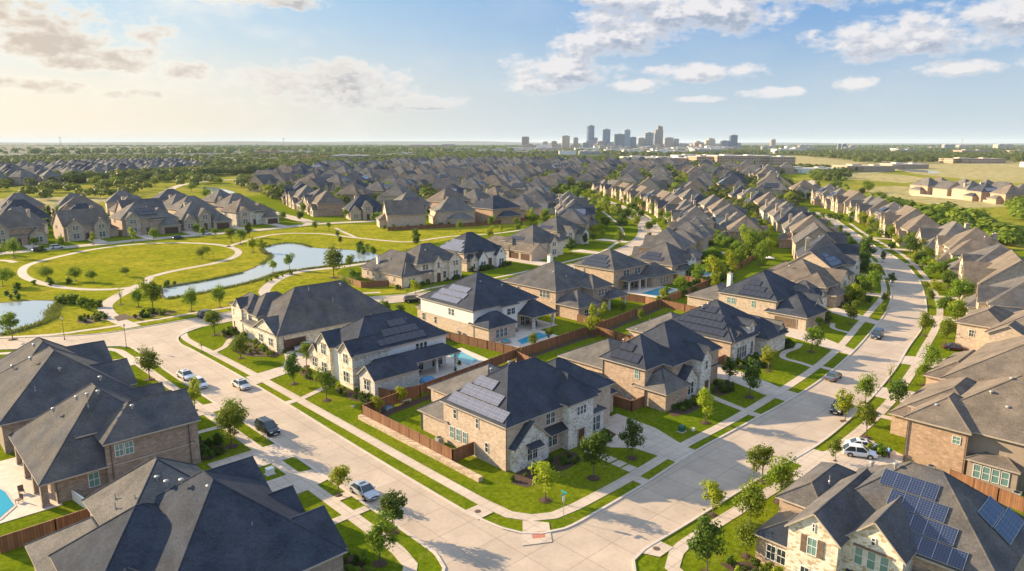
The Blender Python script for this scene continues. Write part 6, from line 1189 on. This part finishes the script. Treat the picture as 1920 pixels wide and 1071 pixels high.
# ---------------------------------------------------------------- cars
def loft(mb, secs, m=0, cap=True):
    for a, b in zip(secs, secs[1:]):
        n = len(a)
        for i in range(n): j = (i + 1) % n; mb.face([a[i], a[j], b[j], b[i]], m)
    if cap: mb.face(secs[0][::-1], m); mb.face(secs[-1], m)
def car(kind, paint, x, y, rz, label, group=None):
    """front towards local +x"""
    o = empty('car', (x, y, .03), rz)
    Ln, Wd = {'sedan': (4.7, 1.82), 'suv': (4.9, 1.95), 'hatch': (4.4, 1.8), 'pickup': (5.5, 1.95)}[kind]; hl, hw = Ln / 2, Wd / 2; tall = kind in ('suv', 'pickup'); sh = 1.0 if tall else .86; zb = .28 if tall else .22
    def sec(xx, w, zs, zl=zb):
        return [(xx, -w * .9, zl), (xx, -w, zl + .18), (xx, -w, zs - .16), (xx, -w * .93, zs - .03), (xx, -w * .6, zs + .02), (xx, w * .6, zs + .02), (xx, w * .93, zs - .03), (xx, w, zs - .16), (xx, w, zl + .18), (xx, w * .9, zl)]
    mb = MB(); S_ = [(-hl, .82, sh - .16), (-hl + .12, .94, sh - .03), (-hl + .6, 1, sh + .02), (-.6, 1, sh + .02), (hl - 1.5, 1, sh + .0), (hl - .7, .98, sh - .07), (hl - .25, .92, sh - .16), (hl - .02, .78, sh - .34)]
    loft(mb, [sec(a, hw * b, c, zb + (.06 if abs(a) > hl - .2 else 0)) for a, b, c in S_])
    rt = {'sedan': (1.42, -1.75, -.95, .35, 1.15), 'suv': (1.78, -2.3, -1.95, .45, 1.25), 'hatch': (1.55, -2.05, -1.35, .35, 1.15), 'pickup': (1.75, -.55, -.35, .75, 1.45)}[kind]; zt, xa, xb_, xc, xd = rt
    wr = hw * .74; wb = hw * .92
    gl = MB(); base = [(xa, wb), (xd, wb)]
    A = [(xa, -wb, sh), (xa, wb, sh), (xd, wb, sh), (xd, -wb, sh)]; T = [(xb_, -wr, zt - .05), (xb_, wr, zt - .05), (xc, wr, zt - .05), (xc, -wr, zt - .05)]
    for i in range(4): j = (i + 1) % 4; gl.face([A[j], A[i], T[i], T[j]])
    gl.build('window_glass', 'glass', o)
    rf = [[(a, -w, zt - .06), (a, -w * .8, z), (a, w * .8, z), (a, w, zt - .06)] for a, w, z in ((xb_ - .03, wr * .98, zt - .04), (xb_ + .25, wr * 1.02, zt + .0), (xc - .25, wr * 1.02, zt), (xc + .03, wr * .98, zt - .05))]
    loft(mb, rf)
    for (p, q) in ((A[0], T[0]), (A[1], T[1]), (A[2], T[2]), (A[3], T[3])): mb.bar(p, q, .05, 5)
    for sg in (-1, 1):
        mid = (xb_ + xc) / 2 - .05; mb.bar((mid, sg * wb, sh - .02), (mid - .03, sg * wr, zt - .05), .045, 5)
    if kind == 'pickup': mb.box(-hl + .15, -hw * .8, sh - .02, xa - .1, hw * .8, sh + .05); bedm = MB(); bedm.box(-hl + .2, -hw * .75, sh + .03, xa - .15, hw * .75, sh + .07); bedm.build('cargo_bed', 'black_plastic', o)
    mb.build('body', paint, o, smooth=False)
    if kind in ('suv', 'pickup') or kind == 'sedan':
        if kind == 'sedan': sr = MB(); sr.box(xc - .85, -wr * .6, zt - .02, xc - .3, wr * .6, zt + .012); sr.build('sunroof', 'glass', o)
        if kind == 'suv':
            for sg in (-1, 1): rr = MB(); rr.bar((xb_ + .2, sg * wr * .86, zt + .06), (xc - .2, sg * wr * .86, zt + .06), .025, 5); rr.build('roof_rail', 'galv', o)
    wr_ = .37 if tall else .32
    for wx in (-hl + .95, hl - .98):
        for sg in (-1, 1):
            t = MB(); t.bar((wx, sg * (hw - .22), wr_ - .03), (wx, sg * (hw + .015), wr_ - .03), wr_, 18); wl = t.build('wheel', 'tyre', o); r_ = MB(); r_.bar((wx, sg * (hw - .02), wr_ - .03), (wx, sg * (hw + .035), wr_ - .03), wr_ * .62, 10); r_.build('rim', 'rim', wl)
            ar = MB()
            n = 9
            for i in range(n):
                a, b = math.pi * i / n, math.pi * (i + 1) / n; R0, R1 = wr_ + .02, wr_ + .09
                ar.face([(wx + R0 * math.cos(a), sg * (hw + .012), wr_ - .03 + R0 * math.sin(a)), (wx + R1 * math.cos(a), sg * (hw + .012), wr_ - .03 + R1 * math.sin(a)), (wx + R1 * math.cos(b), sg * (hw + .012), wr_ - .03 + R1 * math.sin(b)), (wx + R0 * math.cos(b), sg * (hw + .012), wr_ - .03 + R0 * math.sin(b))])
            ar.build('wheel_arch', 'black_plastic', o)
    for sg in (-1, 1):
        q = MB(); q.box(hl - .32, sg * hw * .6 - .2, sh - .34, hl - .06, sg * hw * .6 + .2, sh - .2); q.build('headlight', 'lamp_glass', o)
        q = MB(); q.box(-hl - .01, sg * hw * .68 - .17, sh - .32, -hl + .12, sg * hw * .68 + .17, sh - .14); q.build('tail_light', 'tail_red', o)
        q = MB(); q.box(xd - .35, sg * (wb + .12) - .1, sh + .0, xd - .2, sg * (wb + .12) + .1, sh + .14); q.build('mirror', paint, o)
    g_ = MB(); g_.box(hl - .12, -hw * .38, .42, hl + .0, hw * .38, .58); g_.build('grille', 'black_plastic', o)
    g_ = MB(); g_.box(hl - .02, -.26, .3, hl + .02, .26, .42); g_.build('number_plate', 'white_paint', o)
    return tag(o, label, 'car', group)
car('sedan', 'paint_silver', 41.1, 68.9, R(-90), 'silver sedan with sunroof parked on the left street near the corner')
car('suv', 'paint_black', 41.0, 95.0, R(-88), 'black sport utility vehicle with roof rails parked on the left street')
car('hatch', 'paint_white', 41.0, 122.3, R(-88), 'white hatchback behind the first of the two parked together on the left street')
car('sedan', 'paint_white', 41.0, 128.6, R(-88), 'white sedan farther from the viewer of the two parked together on the left street')
car('sedan', 'paint_pearl', 46.2, 116.6, R(-90), 'beige sedan parked alone on the inner kerb of the left street')
car('suv', 'paint_navy', 61.5, 172.2, R(5), 'dark blue car half behind a tree on the cross street by the park')
car('suv', 'paint_black', 107.5, 150.6, R(-22), 'black car on the cross street in front of the pond side houses')
car('suv', 'paint_black', 110.6, 39.6, R(184), 'black car under the verge trees on the near side of the right street')
car('sedan', 'paint_grey', 125.6, 46.6, R(4), 'grey sedan parked at the inner kerb of the right street')
car('suv', 'paint_navy', 160.6, 51.2, R(190), 'dark blue car driving toward the viewer on the right street before the bend')
car('hatch', 'paint_white', 95.8, 31.2, R(-62), 'white hatchback on the driveway above the blue-solar stone house roof')
car('sedan', 'paint_white', 98.4, 31.6, R(-62), 'white sedan on the far half of the driveway above the blue-solar stone house roof')
car('sedan', 'paint_maroon', 162.0, 36.4, R(-70), 'dark red car on a driveway under trees at the right edge')
car('pickup', 'paint_silver', 65.6, 129.3, R(160), 'silver pickup in front of the brown garage door')
for i, (x, y, p_) in enumerate(((106, 322.5, 'paint_black'), (121, 330.5, 'paint_white'), (60.7, 327.6, 'paint_white'), (54, 324, 'paint_black'))): car('suv', p_, x, y + 2, R(3), '%s car parked on the park street beyond the oval, %s of its colour' % (('dark', 'white')[p_ == 'paint_white'], 'nearest' if i in (0, 2) else 'second nearest'), 'cars on the park street')
for i, (x, y, a) in enumerate(((330, 247, 45), (282, 203, 38))): car('sedan', ('paint_grey', 'paint_white')[i], x, y, R(a), ('grey car far along the curving middle street', 'white car at the kerb where the middle street bends')[i])
# ---------------------------------------------------------------- a person by the white cars
def person(x, y, rz, label, shirt='cloth_blue', legs='cloth_dark'):
    bm = bmesh.new(); o = empty('person', (x, y, .06), rz)
    J = {'pel': (0, 0, .92, .15), 'chest': (.10, 0, 1.28, .17), 'neck': (.16, 0, 1.47, .06), 'head': (.20, 0, 1.64, .105), 'hl': (0, .1, .86, .10), 'kl': (.05, .12, .48, .065), 'al': (0, .12, .08, .045), 'fl': (.14, .13, .04, .04), 'hr': (0, -.1, .86, .10), 'kr': (.03, -.12, .48, .065), 'ar': (-.04, -.12, .08, .045), 'fr': (.10, -.13, .04, .04),
         'sl': (.12, .19, 1.38, .065), 'el': (.28, .24, 1.14, .045), 'wl': (.48, .18, 1.12, .03), 'sr': (.12, -.19, 1.38, .065), 'er': (.28, -.24, 1.14, .045), 'wr': (.48, -.18, 1.10, .03)}
    E = [('pel', 'chest'), ('chest', 'neck'), ('neck', 'head'), ('pel', 'hl'), ('hl', 'kl'), ('kl', 'al'), ('al', 'fl'), ('pel', 'hr'), ('hr', 'kr'), ('kr', 'ar'), ('ar', 'fr'), ('chest', 'sl'), ('sl', 'el'), ('el', 'wl'), ('chest', 'sr'), ('sr', 'er'), ('er', 'wr')]
    for s_ in ('l', 'r'):
        b = J['w' + s_]
        for q in range(4): J['f%s%d' % (s_, q)] = (b[0] + .09 - .008 * abs(q - 1), b[1] + (q - 1.5) * .022, b[2] - .02, .009); E.append(('w' + s_, 'f%s%d' % (s_, q)))
        J['t' + s_] = (b[0] + .04, b[1] + (.05 if s_ == 'r' else -.05), b[2] + .01, .01); E.append(('w' + s_, 't' + s_))
    ks = list(J); vs = {k: bm.verts.new(J[k][:3]) for k in ks}; [bm.edges.new((vs[a], vs[b])) for a, b in E]
    me = bpy.data.meshes.new('body'); bm.verts.index_update(); bm.to_mesh(me); bm.free(); b = bpy.data.objects.new('body', me); C.objects.link(b); b.parent = o
    sk_ = b.modifiers.new('skin', 'SKIN'); 
    for k, sv in zip(ks, me.skin_vertices[0].data): sv.radius = (J[k][3],) * 2
    me.skin_vertices[0].data[0].use_root = True; b.modifiers.new('sub', 'SUBSURF').levels = 1; b.modifiers['sub'].render_levels = 1
    m, t, bs = newmat('person_skin_cloth'); s3 = t.nodes.new('ShaderNodeSeparateXYZ'); t.links.new(pos(t), s3.inputs[0]); z = s3.outputs[2]
    c = mixc(t, mth(t, 'GREATER_THAN', z, .92), (.05, .06, .10), (.10, .30, .55)); c = mixc(t, mth(t, 'GREATER_THAN', z, 1.48), c, (.45, .29, .21)); c = mixc(t, mth(t, 'GREATER_THAN', s3.outputs[0], .40), c, (.45, .29, .21)); t.links.new(c, bs.inputs['Base Color']); me.materials.append(m)
    hm = MB(); hm.dome((.185, 0, 1.64), .118, .12, 0, 12, 4); hm.build('hair', 'cloth_dark', o)
    return tag(o, label, 'person')
person(97.9, 28.1, R(140), 'person in a blue shirt bending toward the front of the white hatchback on the driveway')
# ---------------------------------------------------------------- street and garden things
def lamp(x, y, rz, label, h=4.6):
    o = empty('street_lamp', (x, y, 0), rz); p = MB(); p.bar((0, 0, 0), (0, 0, h), .06, 8, r2=.045); p.bar((0, 0, 0), (0, 0, .5), .13, 8, r2=.09); p.build('pole', 'trim_dark', o); q = MB(); q.bar((0, 0, h), (0, 0, h + .45), .16, 8, r2=.22); q.build('lantern', 'lamp_glass', o); q = MB(); q.bar((0, 0, h + .45), (0, 0, h + .62), .27, 8, r2=.06); q.build('lantern_cap', 'trim_dark', o); tag(o, label, 'street lamp', 'street lamps')
lamp(38.8, 156.6, 0, 'dark street lamp where the left street meets the cross street'); lamp(31, 172.9, 0, 'thin lamp post on the park side verge of the cross street at the left')
lamp(121, 160.4, 0, 'lamp post on the verge of the cross street by the arched stone house'); lamp(205, 63.4, 0, 'lamp post on the inner verge of the right street bend')
o = empty('street_sign', (54.4, 48.2, 0)); p = MB(); p.bar((0, 0, 0), (0, 0, 3.3), .035, 8); p.build('pole', 'galv', o)
p = MB(); p.box(-.42, -.015, 3.02, .42, .015, 3.24); p.build('street_name_blade', 'sign_green', o); p = MB(); p.box(-.015, -.42, 3.26, .015, .42, 3.48); p.build('street_name_blade', 'sign_green', o); p = MB(); p.box(-.19, .04, 2.2, .19, .06, 2.85); p.build('sign_plate', 'white_paint', o)
tag(o, 'thin grey pole with teal street name blades at the street corner', 'street sign')
def cabinet(x, y, lab, mat='util_green', s=1.0):
    o = empty('utility_box', (x, y, 0)); p = MB(); p.box(-.6 * s, -.5 * s, 0, .6 * s, .5 * s, .1); p.build('base_pad', 'kerb', o); p = MB(); p.box(-.45 * s, -.38 * s, .1, .45 * s, .38 * s, .8 * s); p.box(-.48 * s, -.42 * s, .8 * s, .48 * s, .42 * s, .88 * s); p.build('cabinet', mat, o); tag(o, lab, 'utility box')
cabinet(35.2, 81.9, 'white electrical cabinet on the grass beside a driveway of the left street', 'stucco_white'); cabinet(85.4, 52.6, 'green electrical cabinet on the lawn right of the corner house driveway'); cabinet(86.9, 51.6, 'small pale utility pedestal on the lawn beside the green cabinet', 'stucco_white', .45)
def ac(x, y, lab, z=0):
    o = empty('air_conditioner', (x, y, z)); p = MB(); p.box(-.6, -.6, 0, .6, .6, .1); p.build('base_pad', 'kerb', o); p = MB(); p.box(-.45, -.45, .1, .45, .45, .95)
    for k in range(7):
        zz = .2 + k * .1
        for a in (-.46, .46): p.box(a - .01, -.42, zz, a + .01, .42, zz + .04); p.box(-.42, a - .01, zz, .42, a + .01, zz + .04)
    p.build('housing', 'ac_metal', o); p = MB(); p.bar((0, 0, .95), (0, 0, .98), .36, 14); p.build('fan_grille', 'black_plastic', o); tag(o, lab, 'air conditioner', 'air conditioners')
ac(97.4, 22.9, 'air conditioner by the brick side wall behind the blue-solar stone house'); ac(96.4, 20.2, 'air conditioner at the corner where brick meets brown stucco'); ac(97.0, 13.6, 'air conditioner on the grass strip below the row of four windows'); ac(22.2, 90.4, 'dark air conditioner by the side wall of the middle dark-roofed house'); ac(55.6 + 1.2, 74.2, 'air conditioner in the fenced yard by the pale brick wall'); ac(95.0, 116.2, 'air conditioner against the brick base of the white and brick house'); ac(88.7, 64.6, 'air conditioner behind the short dark fence of the second house')
def tub(x, y, lab, mat='tarp_blue', s=1.0):
    rr = random.Random(int(x)); p = MB(); n = 14; prev = None
    for k in range(4):
        f = (1, .95, .7, .12)[k]; z = (0, .5, .85, 1.05)[k] * s; ring = [(math.cos(2 * math.pi * i / n) * 1.5 * s * f * (1 + .12 * math.sin(3 * i + k)), math.sin(2 * math.pi * i / n) * 1.2 * s * f * (1 + .1 * math.cos(2 * i)), z + rr.uniform(-.05, .05)) for i in range(n)]
        if prev:
            for i in range(n): j = (i + 1) % n; p.face([prev[i], prev[j], ring[j], ring[i]])
        prev = ring
    p.face(prev); o = p.build('tarpaulin_heap', mat, None, (x, y, 0)); tag(o, lab, 'tarpaulin heap')
tub(71.4, 96.4, 'crumpled blue tarpaulin heap beside the low stone wing of the white gabled house'); tub(58.8, 90.2, 'covered grey-blue grill shape in the fenced yard corner', 'paint_grey', .75)
def umbrella(x, y, lab):
    o = empty('parasol', (x, y, .1)); p = MB(); p.bar((0, 0, 0), (0, 0, 2.6), .05, 6); p.build('pole', 'trim_dark', o); p = MB(); n = 8
    for i in range(n):
        a, b = 2 * math.pi * i / n, 2 * math.pi * (i + 1) / n; p.face([(1.8 * math.cos(a), 1.8 * math.sin(a), 2.3), (1.8 * math.cos(b), 1.8 * math.sin(b), 2.3), (0, 0, 2.9)])
    p.build('canopy', 'stucco_white', o); tag(o, lab, 'parasol')
umbrella(233, 112, 'pale parasol over a terrace among the far back gardens')
def seat(x, y, rz, lab, grp):
    o = empty('garden_chair', (x, y, .08), rz); p = MB(); p.box(-.3, -.3, .3, .3, .3, .4); p.build('seat', 'wood_beam', o); p = MB(); p.box(-.34, -.3, .35, -.26, .3, .95); p.build('backrest', 'wood_beam', o)
    for a in (-.26, .26):
        for b in (-.26, .26): p = MB(); p.bar((a, b, 0), (a, b, .32), .025, 5); p.build('leg', 'trim_dark', o)
    tag(o, lab, 'garden chair', grp)
for i, (x, y) in enumerate(((113, 109.5), (114.2, 111), (112.4, 111.6), (73, 101), (77.6, 101), (162, 119.6), (165.8, 119.8), (141, 110.4), (142.6, 111.8), (10.4, 95.6), (11, 98), (106.6, 109.4))): seat(x, y, i * 1.1, 'wooden garden chair under a covered patio roof', 'garden chairs under the patio roofs')
def boulder(x, y, s, k):
    rr = random.Random(k); p = MB(); p.dome((0, 0, -.05), s, s * .7, 0, 8, 3); p.v = [(a + rr.uniform(-.08, .08) * s, b + rr.uniform(-.08, .08) * s, c * rr.uniform(.85, 1.1)) for a, b, c in p.v]; tag(p.build('boulder', 'gravel_stone', None, (x, y, 0)), 'pale boulder in the back garden rockery near the four-row solar house' if x > 100 else 'pale stone on the grass beside the white gabled house fence', 'boulder', 'garden boulders')
for k, (x, y, s) in enumerate(((132, 92, 1.2), (134.6, 92.8, .9), (137, 94.2, .8), (129.5, 91, .7), (56.4, 92.6, .4), (57.4, 92.3, .35), (55.6, 95.2, .35))): boulder(x, y, s, k)
for i, (x, y) in enumerate(((61.5, 90.6), (63, 90.8))): pass
o = empty('garden_bench', (62.6, 90.4, .1)); p = MB(); p.box(-.9, -.22, .38, .9, .22, .46); p.build('seat', 'walk', o)
for a in (-.7, .7): p = MB(); p.box(a - .08, -.2, 0, a + .08, .2, .38); p.build('leg', 'walk', o)
tag(o, 'small pale garden bench along the back fence of the corner house', 'bench')
# ---------------------------------------------------------------- school, halls, the city
def facade(name, col, gl, fw, fh, wfrac=.55):
    m, t, b = newmat(name); v, s = wallvec(t); n = t.nodes.new('ShaderNodeTexBrick'); n.offset = 0; n.inputs['Scale'].default_value = 1; n.inputs['Brick Width'].default_value = fw; n.inputs['Row Height'].default_value = fh; n.inputs['Mortar Size'].default_value = fh * (1 - wfrac) * .5
    n.inputs['Color1'].default_value = (*gl, 1); n.inputs['Color2'].default_value = (*[c * 1.3 for c in gl], 1); n.inputs['Mortar'].default_value = (*col, 1); t.links.new(v, n.inputs['Vector']); t.links.new(n.outputs[0], b.inputs['Base Color']); b.inputs['Roughness'].default_value = .4
    return m
facade('f_blue', (.20, .26, .34), (.09, .16, .26), 6, 8, .8); facade('f_brown', (.30, .23, .21), (.12, .10, .11), 7, 8); facade('f_beige', (.50, .42, .34), (.16, .15, .15), 4, 4); facade('f_pink', (.48, .34, .28), (.16, .12, .12), 4, 4)
facade('f_grey', (.32, .32, .35), (.14, .15, .18), 7, 8); facade('f_slate', (.20, .23, .29), (.09, .12, .17), 7, 8, .7); facade('f_navy', (.08, .12, .20), (.05, .08, .15), 6, 8, .8); facade('f_sky', (.32, .40, .48), (.16, .24, .33), 6, 8, .8); facade('f_band', (.42, .40, .40), (.10, .12, .15), 90, 12, .6)
facade('f_school', (.48, .32, .23), (.10, .09, .09), 5, 5, .5); plain('roof_flat', (.50, .46, .42), .8, sc=.05); plain('roof_tan', (.42, .36, .30), .8, sc=.05); plain('roof_redtile', (.30, .13, .10), .8, sc=.05)
def tower(name, x, y, w, h, mat, label, d=None, steps=0, chamfer=0, rot=YAW, cat='tower', crown=True):
    o = empty(name, (x, y, 0), -rot); d = d or w * .8; mb = MB(); a, b = w / 2, d / 2; ch = chamfer * w
    P = [(-a + ch, -b), (a - ch, -b), (a, -b + ch), (a, b - ch), (a - ch, b), (-a + ch, b), (-a, b - ch), (-a, -b + ch)] if chamfer else [(-a, -b), (a, -b), (a, b), (-a, b)]
    if steps: mb.prism(P, 0, h * .86); mb.prism([(x_ * .62 + a * .25, y_ * .8) for x_, y_ in P], h * .86, h)
    else: mb.prism(P, 0, h)
    mb.build('shaft', mat, o); r = MB(); r.prism([(x_ * .5, y_ * .5) for x_, y_ in P], h, h + max(2.0, h * .035)); r.prism([(x_ * 1.01, y_ * 1.01) for x_, y_ in P], h - 1.2, h - .2) if not steps else None; r.build('roof_plant', 'roof_flat', o)
    base = MB(); base.prism([(x_ * 1.12, y_ * 1.12) for x_, y_ in P], 0, min(9, h * .2)); base.build('podium', 'roof_tan', o); return tag(o, label, cat)
CITY = [(3247, 3259, 47, 80, 'brown', 'wide brown block standing alone at the left end of the skyline'), (3435, 3079, 49, 86, 'beige', 'pale block with dark top left of the tall blue tower'), (3482, 3034, 29, 75, 'pink', 'small pinkish block just left of the tall blue tower'), (3549, 2969, 49, 150, 'blue', 'tallest blue glass tower with cut corners'), (3575, 2945, 23, 74, 'grey', 'narrow grey block behind the foot of the tall blue tower'), (3623, 2898, 47, 127, 'blue', 'second blue glass tower, right of the tallest'),
 (3684, 2840, 61, 97, 'slate', 'broad slate grey tower left of the light blue one'), (3720, 2806, 38, 123, 'sky', 'slender light blue tower in the middle of downtown'), (3748, 2778, 39, 78, 'slate', 'low slate block right of the light blue tower'), (3787, 2741, 35, 73, 'pink', 'low pinkish block left of the banded tower'), (3822, 2707, 53, 105, 'band', 'horizontally banded dark tower left of the tall brown one'), (3868, 2664, 48, 145, 'brown', 'tall stepped brown tower at the right of downtown'), (3917, 2617, 49, 75, 'pink', 'wide pinkish block right of the tall brown tower'), (3951, 2584, 29, 67, 'grey', 'small grey block at the right end of downtown'),
 (4048, 2491, 39, 52, 'pink', 'low pink block between downtown and the pale stepped one'), (4107, 2434, 59, 69, 'beige', 'pale stepped block right of downtown'), (4176, 2368, 50, 56, 'slate', 'dark square block beside the lone navy tower'), (4216, 2330, 45, 91, 'navy', 'lone navy glass tower right of downtown'), (4244, 2303, 23, 41, 'grey', 'small grey block right of the lone navy tower'), (4401, 2152, 33, 63, 'beige', 'isolated pale round-looking tower to the right'), (4711, 1854, 18, 35, 'slate', 'left one of two small dark blocks at the right'), (4734, 1832, 23, 35, 'slate', 'right one of two small dark blocks at the right'), (4774, 1794, 35, 24, 'beige', 'pale low block right of the two small dark ones')]
for x, y, w, h_, c, lab in CITY: tower('office_tower', x, y, w, h_, 'f_' + c, lab, steps=1 if 'stepped' in lab else 0, chamfer=.2 if 'cut' in lab or 'round' in lab else 0)
def at(pxa, dist):      # azimuth in degrees from the camera heading, distance along the heading
    return dist * math.sin(YAW) + dist * math.tan(R(pxa)) * math.cos(YAW), dist * math.cos(YAW) - dist * math.tan(R(pxa)) * math.sin(YAW)
def hall(x, y, w, d, h_, wall, roof, label, cat='hall', rot=YAW, name='low_building', n=0):
    o = empty(name, (x, y, 0), -rot); mb = MB(); mb.box(-w / 2, -d / 2, 0, w / 2, d / 2, h_); mb.box(-w * .18, -d / 2 - 3, 0, w * .1, -d / 2 + 1, h_ * .8); mb.build('wall', wall, o); r = MB(); r.box(-w / 2 - .5, -d / 2 - .5, h_, w / 2 + .5, d / 2 + .5, h_ + .8); r.box(-w * .3, -d * .2, h_ + .8, -w * .1, d * .2, h_ + 3); r.box(w * .15, -d * .2, h_ + .8, w * .28, d * .1, h_ + 2.6); r.build('roof', roof, o); return tag(o, label, cat)
SCH = [(13.0, 1480, 130, 60, 11, 'f_school', 'roof_flat', 'long low tan wing at the left end of the school'), (15.4, 1420, 60, 70, 15, 'f_school', 'roof_tan', 'tall tan block in the middle of the school'), (17.6, 1400, 100, 80, 17, 'f_school', 'roof_flat', 'broad brownish main block of the school'), (20.2, 1390, 66, 60, 15, 'f_school', 'roof_flat', 'right end block of the school'), (14.6, 1740, 110, 80, 12, 'stucco_white', 'roof_flat', 'long white-roofed hall behind the school'), (10.6, 1700, 110, 60, 9, 'stucco_white', 'roof_flat', 'white hall behind the school at the left'),
 (22.6, 1010, 86, 40, 6, 'stucco_white', 'roof_flat', 'long cream one-storey building in the field before the school'), (26.4, 1060, 70, 50, 8, 'stucco_tan', 'roof_tan', 'tan one-storey building at the right of the field'), (29.0, 1180, 60, 40, 7, 'stucco_tan', 'roof_flat', 'low tan building beyond the field at the right'), (33.0, 1500, 110, 50, 9, 'f_school', 'roof_tan', 'reddish low building among the trees far right'), (37.0, 1250, 60, 40, 8, 'stucco_white', 'roof_tan', 'pale low building cut by the right edge')]
for a in SCH: x, y = at(a[0], a[1]); hall(x, y, *a[2:])
rr = random.Random(9); MATS = [('stucco_white', 'roof_flat'), ('f_beige', 'roof_flat'), ('f_pink', 'roof_tan'), ('f_grey', 'roof_flat'), ('stucco_white', 'roof_tan')]
for i in range(110):
    az_ = rr.choice([rr.uniform(-8, 36), rr.uniform(0, 16)]); ds = rr.uniform(2500, 4700); w = rr.uniform(40, 150); mt = rr.choice(MATS); x, y = at(az_, ds); hall(x, y, w, w * .5, rr.uniform(9, 26) * (1.25 if ds > 4000 else .8), mt[0], mt[1], 'low pale commercial building in the belt at the foot of the skyline', 'hall').__setitem__('group', 'low buildings at the foot of the skyline')
for i in range(34):
    az_ = rr.choice([rr.uniform(1.5, 17), rr.uniform(3, 13)]); ds = rr.uniform(4300, 5200); x, y = at(az_, ds); tower('office_block', x, y, rr.uniform(26, 60), rr.uniform(24, 58), rr.choice(['f_pink', 'f_beige', 'f_grey', 'f_slate', 'f_brown', 'f_band']), 'small mid-rise block in the pale cluster around the downtown towers', cat='office block')['group'] = 'mid-rise blocks around downtown'
for i in range(26):
    az_ = rr.uniform(-30, -6); ds = rr.uniform(1900, 3600); w = rr.uniform(40, 110); mt = rr.choice(MATS + [('f_school', 'roof_redtile')]); x, y = at(az_, ds); hall(x, y, w, w * .5, rr.uniform(8, 15), mt[0], mt[1], 'low building among the trees left of the skyline', 'hall').__setitem__('group', 'low buildings left of the skyline')
for a in ((-21, 1500, 130, 40, 9, 'f_school', 'roof_tan', 'long tan-roofed row at the far left beyond the meadow'), (-18, 1450, 90, 40, 9, 'stucco_tan', 'roof_tan', 'tan hall beyond the left meadow woods'), (-15.5, 1650, 110, 40, 10, 'f_pink', 'roof_redtile', 'red-roofed hall beyond the left meadow woods'), (-12.8, 1600, 80, 50, 14, 'f_grey', 'roof_flat', 'grey block right of the red-roofed hall')): x, y = at(a[0], a[1]); hall(x, y, *a[2:])
def mast(a, ds, h_, lab):
    x, y = at(a, ds); o = empty('water_tower', (x, y, 0)); p = MB(); p.bar((0, 0, 0), (0, 0, h_), 3, 8, r2=2); p.build('stem', 'roof_flat', o); p = MB(); p.dome((0, 0, h_), 9, 6, 0, 12, 4); p.bar((0, 0, h_ - 4), (0, 0, h_), 3, 12, r2=9); p.build('tank', 'roof_flat', o); tag(o, lab, 'water tower')
mast(-32.4, 6500, 88, 'small water tower on the horizon at the left'); mast(-17.8, 6800, 82, 'small water tower on the horizon left of the middle'); mast(32.3, 6500, 74, 'small water tower on the horizon at the right')
# scattered far trees: the plain up to the horizon
woods('plain_woods', [([at(-37, 2300), at(-37, 7000), at(37, 7000), at(37, 5200), at(0, 4900), at(0, 2500)], 4200, (14, 26)), ([at(-2, 2700), at(37, 2600), at(37, 4300), at(0, 4300)], 1100, (9, 14))], 'hazy scattered woods on the plain reaching to the horizon', 12)

# ---------------------------------------------------------------- tidy: remove unused source things
def kill(o):
    for ch in list(o.children_recursive): bpy.data.objects.remove(ch)
    bpy.data.objects.remove(o)
for i, p_ in enumerate(PROTO):
    if i not in used: kill(p_)
for q in TP.values():
    for e in q:
        if not e[1]: kill(e[0])
for e in SH:
    if not e[1]: kill(e[0])
# ---------------------------------------------------------------- the air
m = bpy.data.materials.new('haze'); m.use_nodes = True; t = m.node_tree; t.nodes.remove(t.nodes['Principled BSDF']); v = t.nodes.new('ShaderNodeVolumePrincipled'); v.inputs['Color'].default_value = (.72, .87, 1.0, 1); v.inputs['Density'].default_value = 0.00004; v.inputs['Anisotropy'].default_value = .0; t.links.new(v.outputs[0], t.nodes['Material Output'].inputs['Volume']); M['haze'] = m
mb = MB(); mb.box(-47000, -47000, -2.2, 47000, 47000, 190); ho = mb.build('haze', 'haze'); tag(ho, 'thin pale air between the viewer and the horizon', 'haze', kind='stuff')
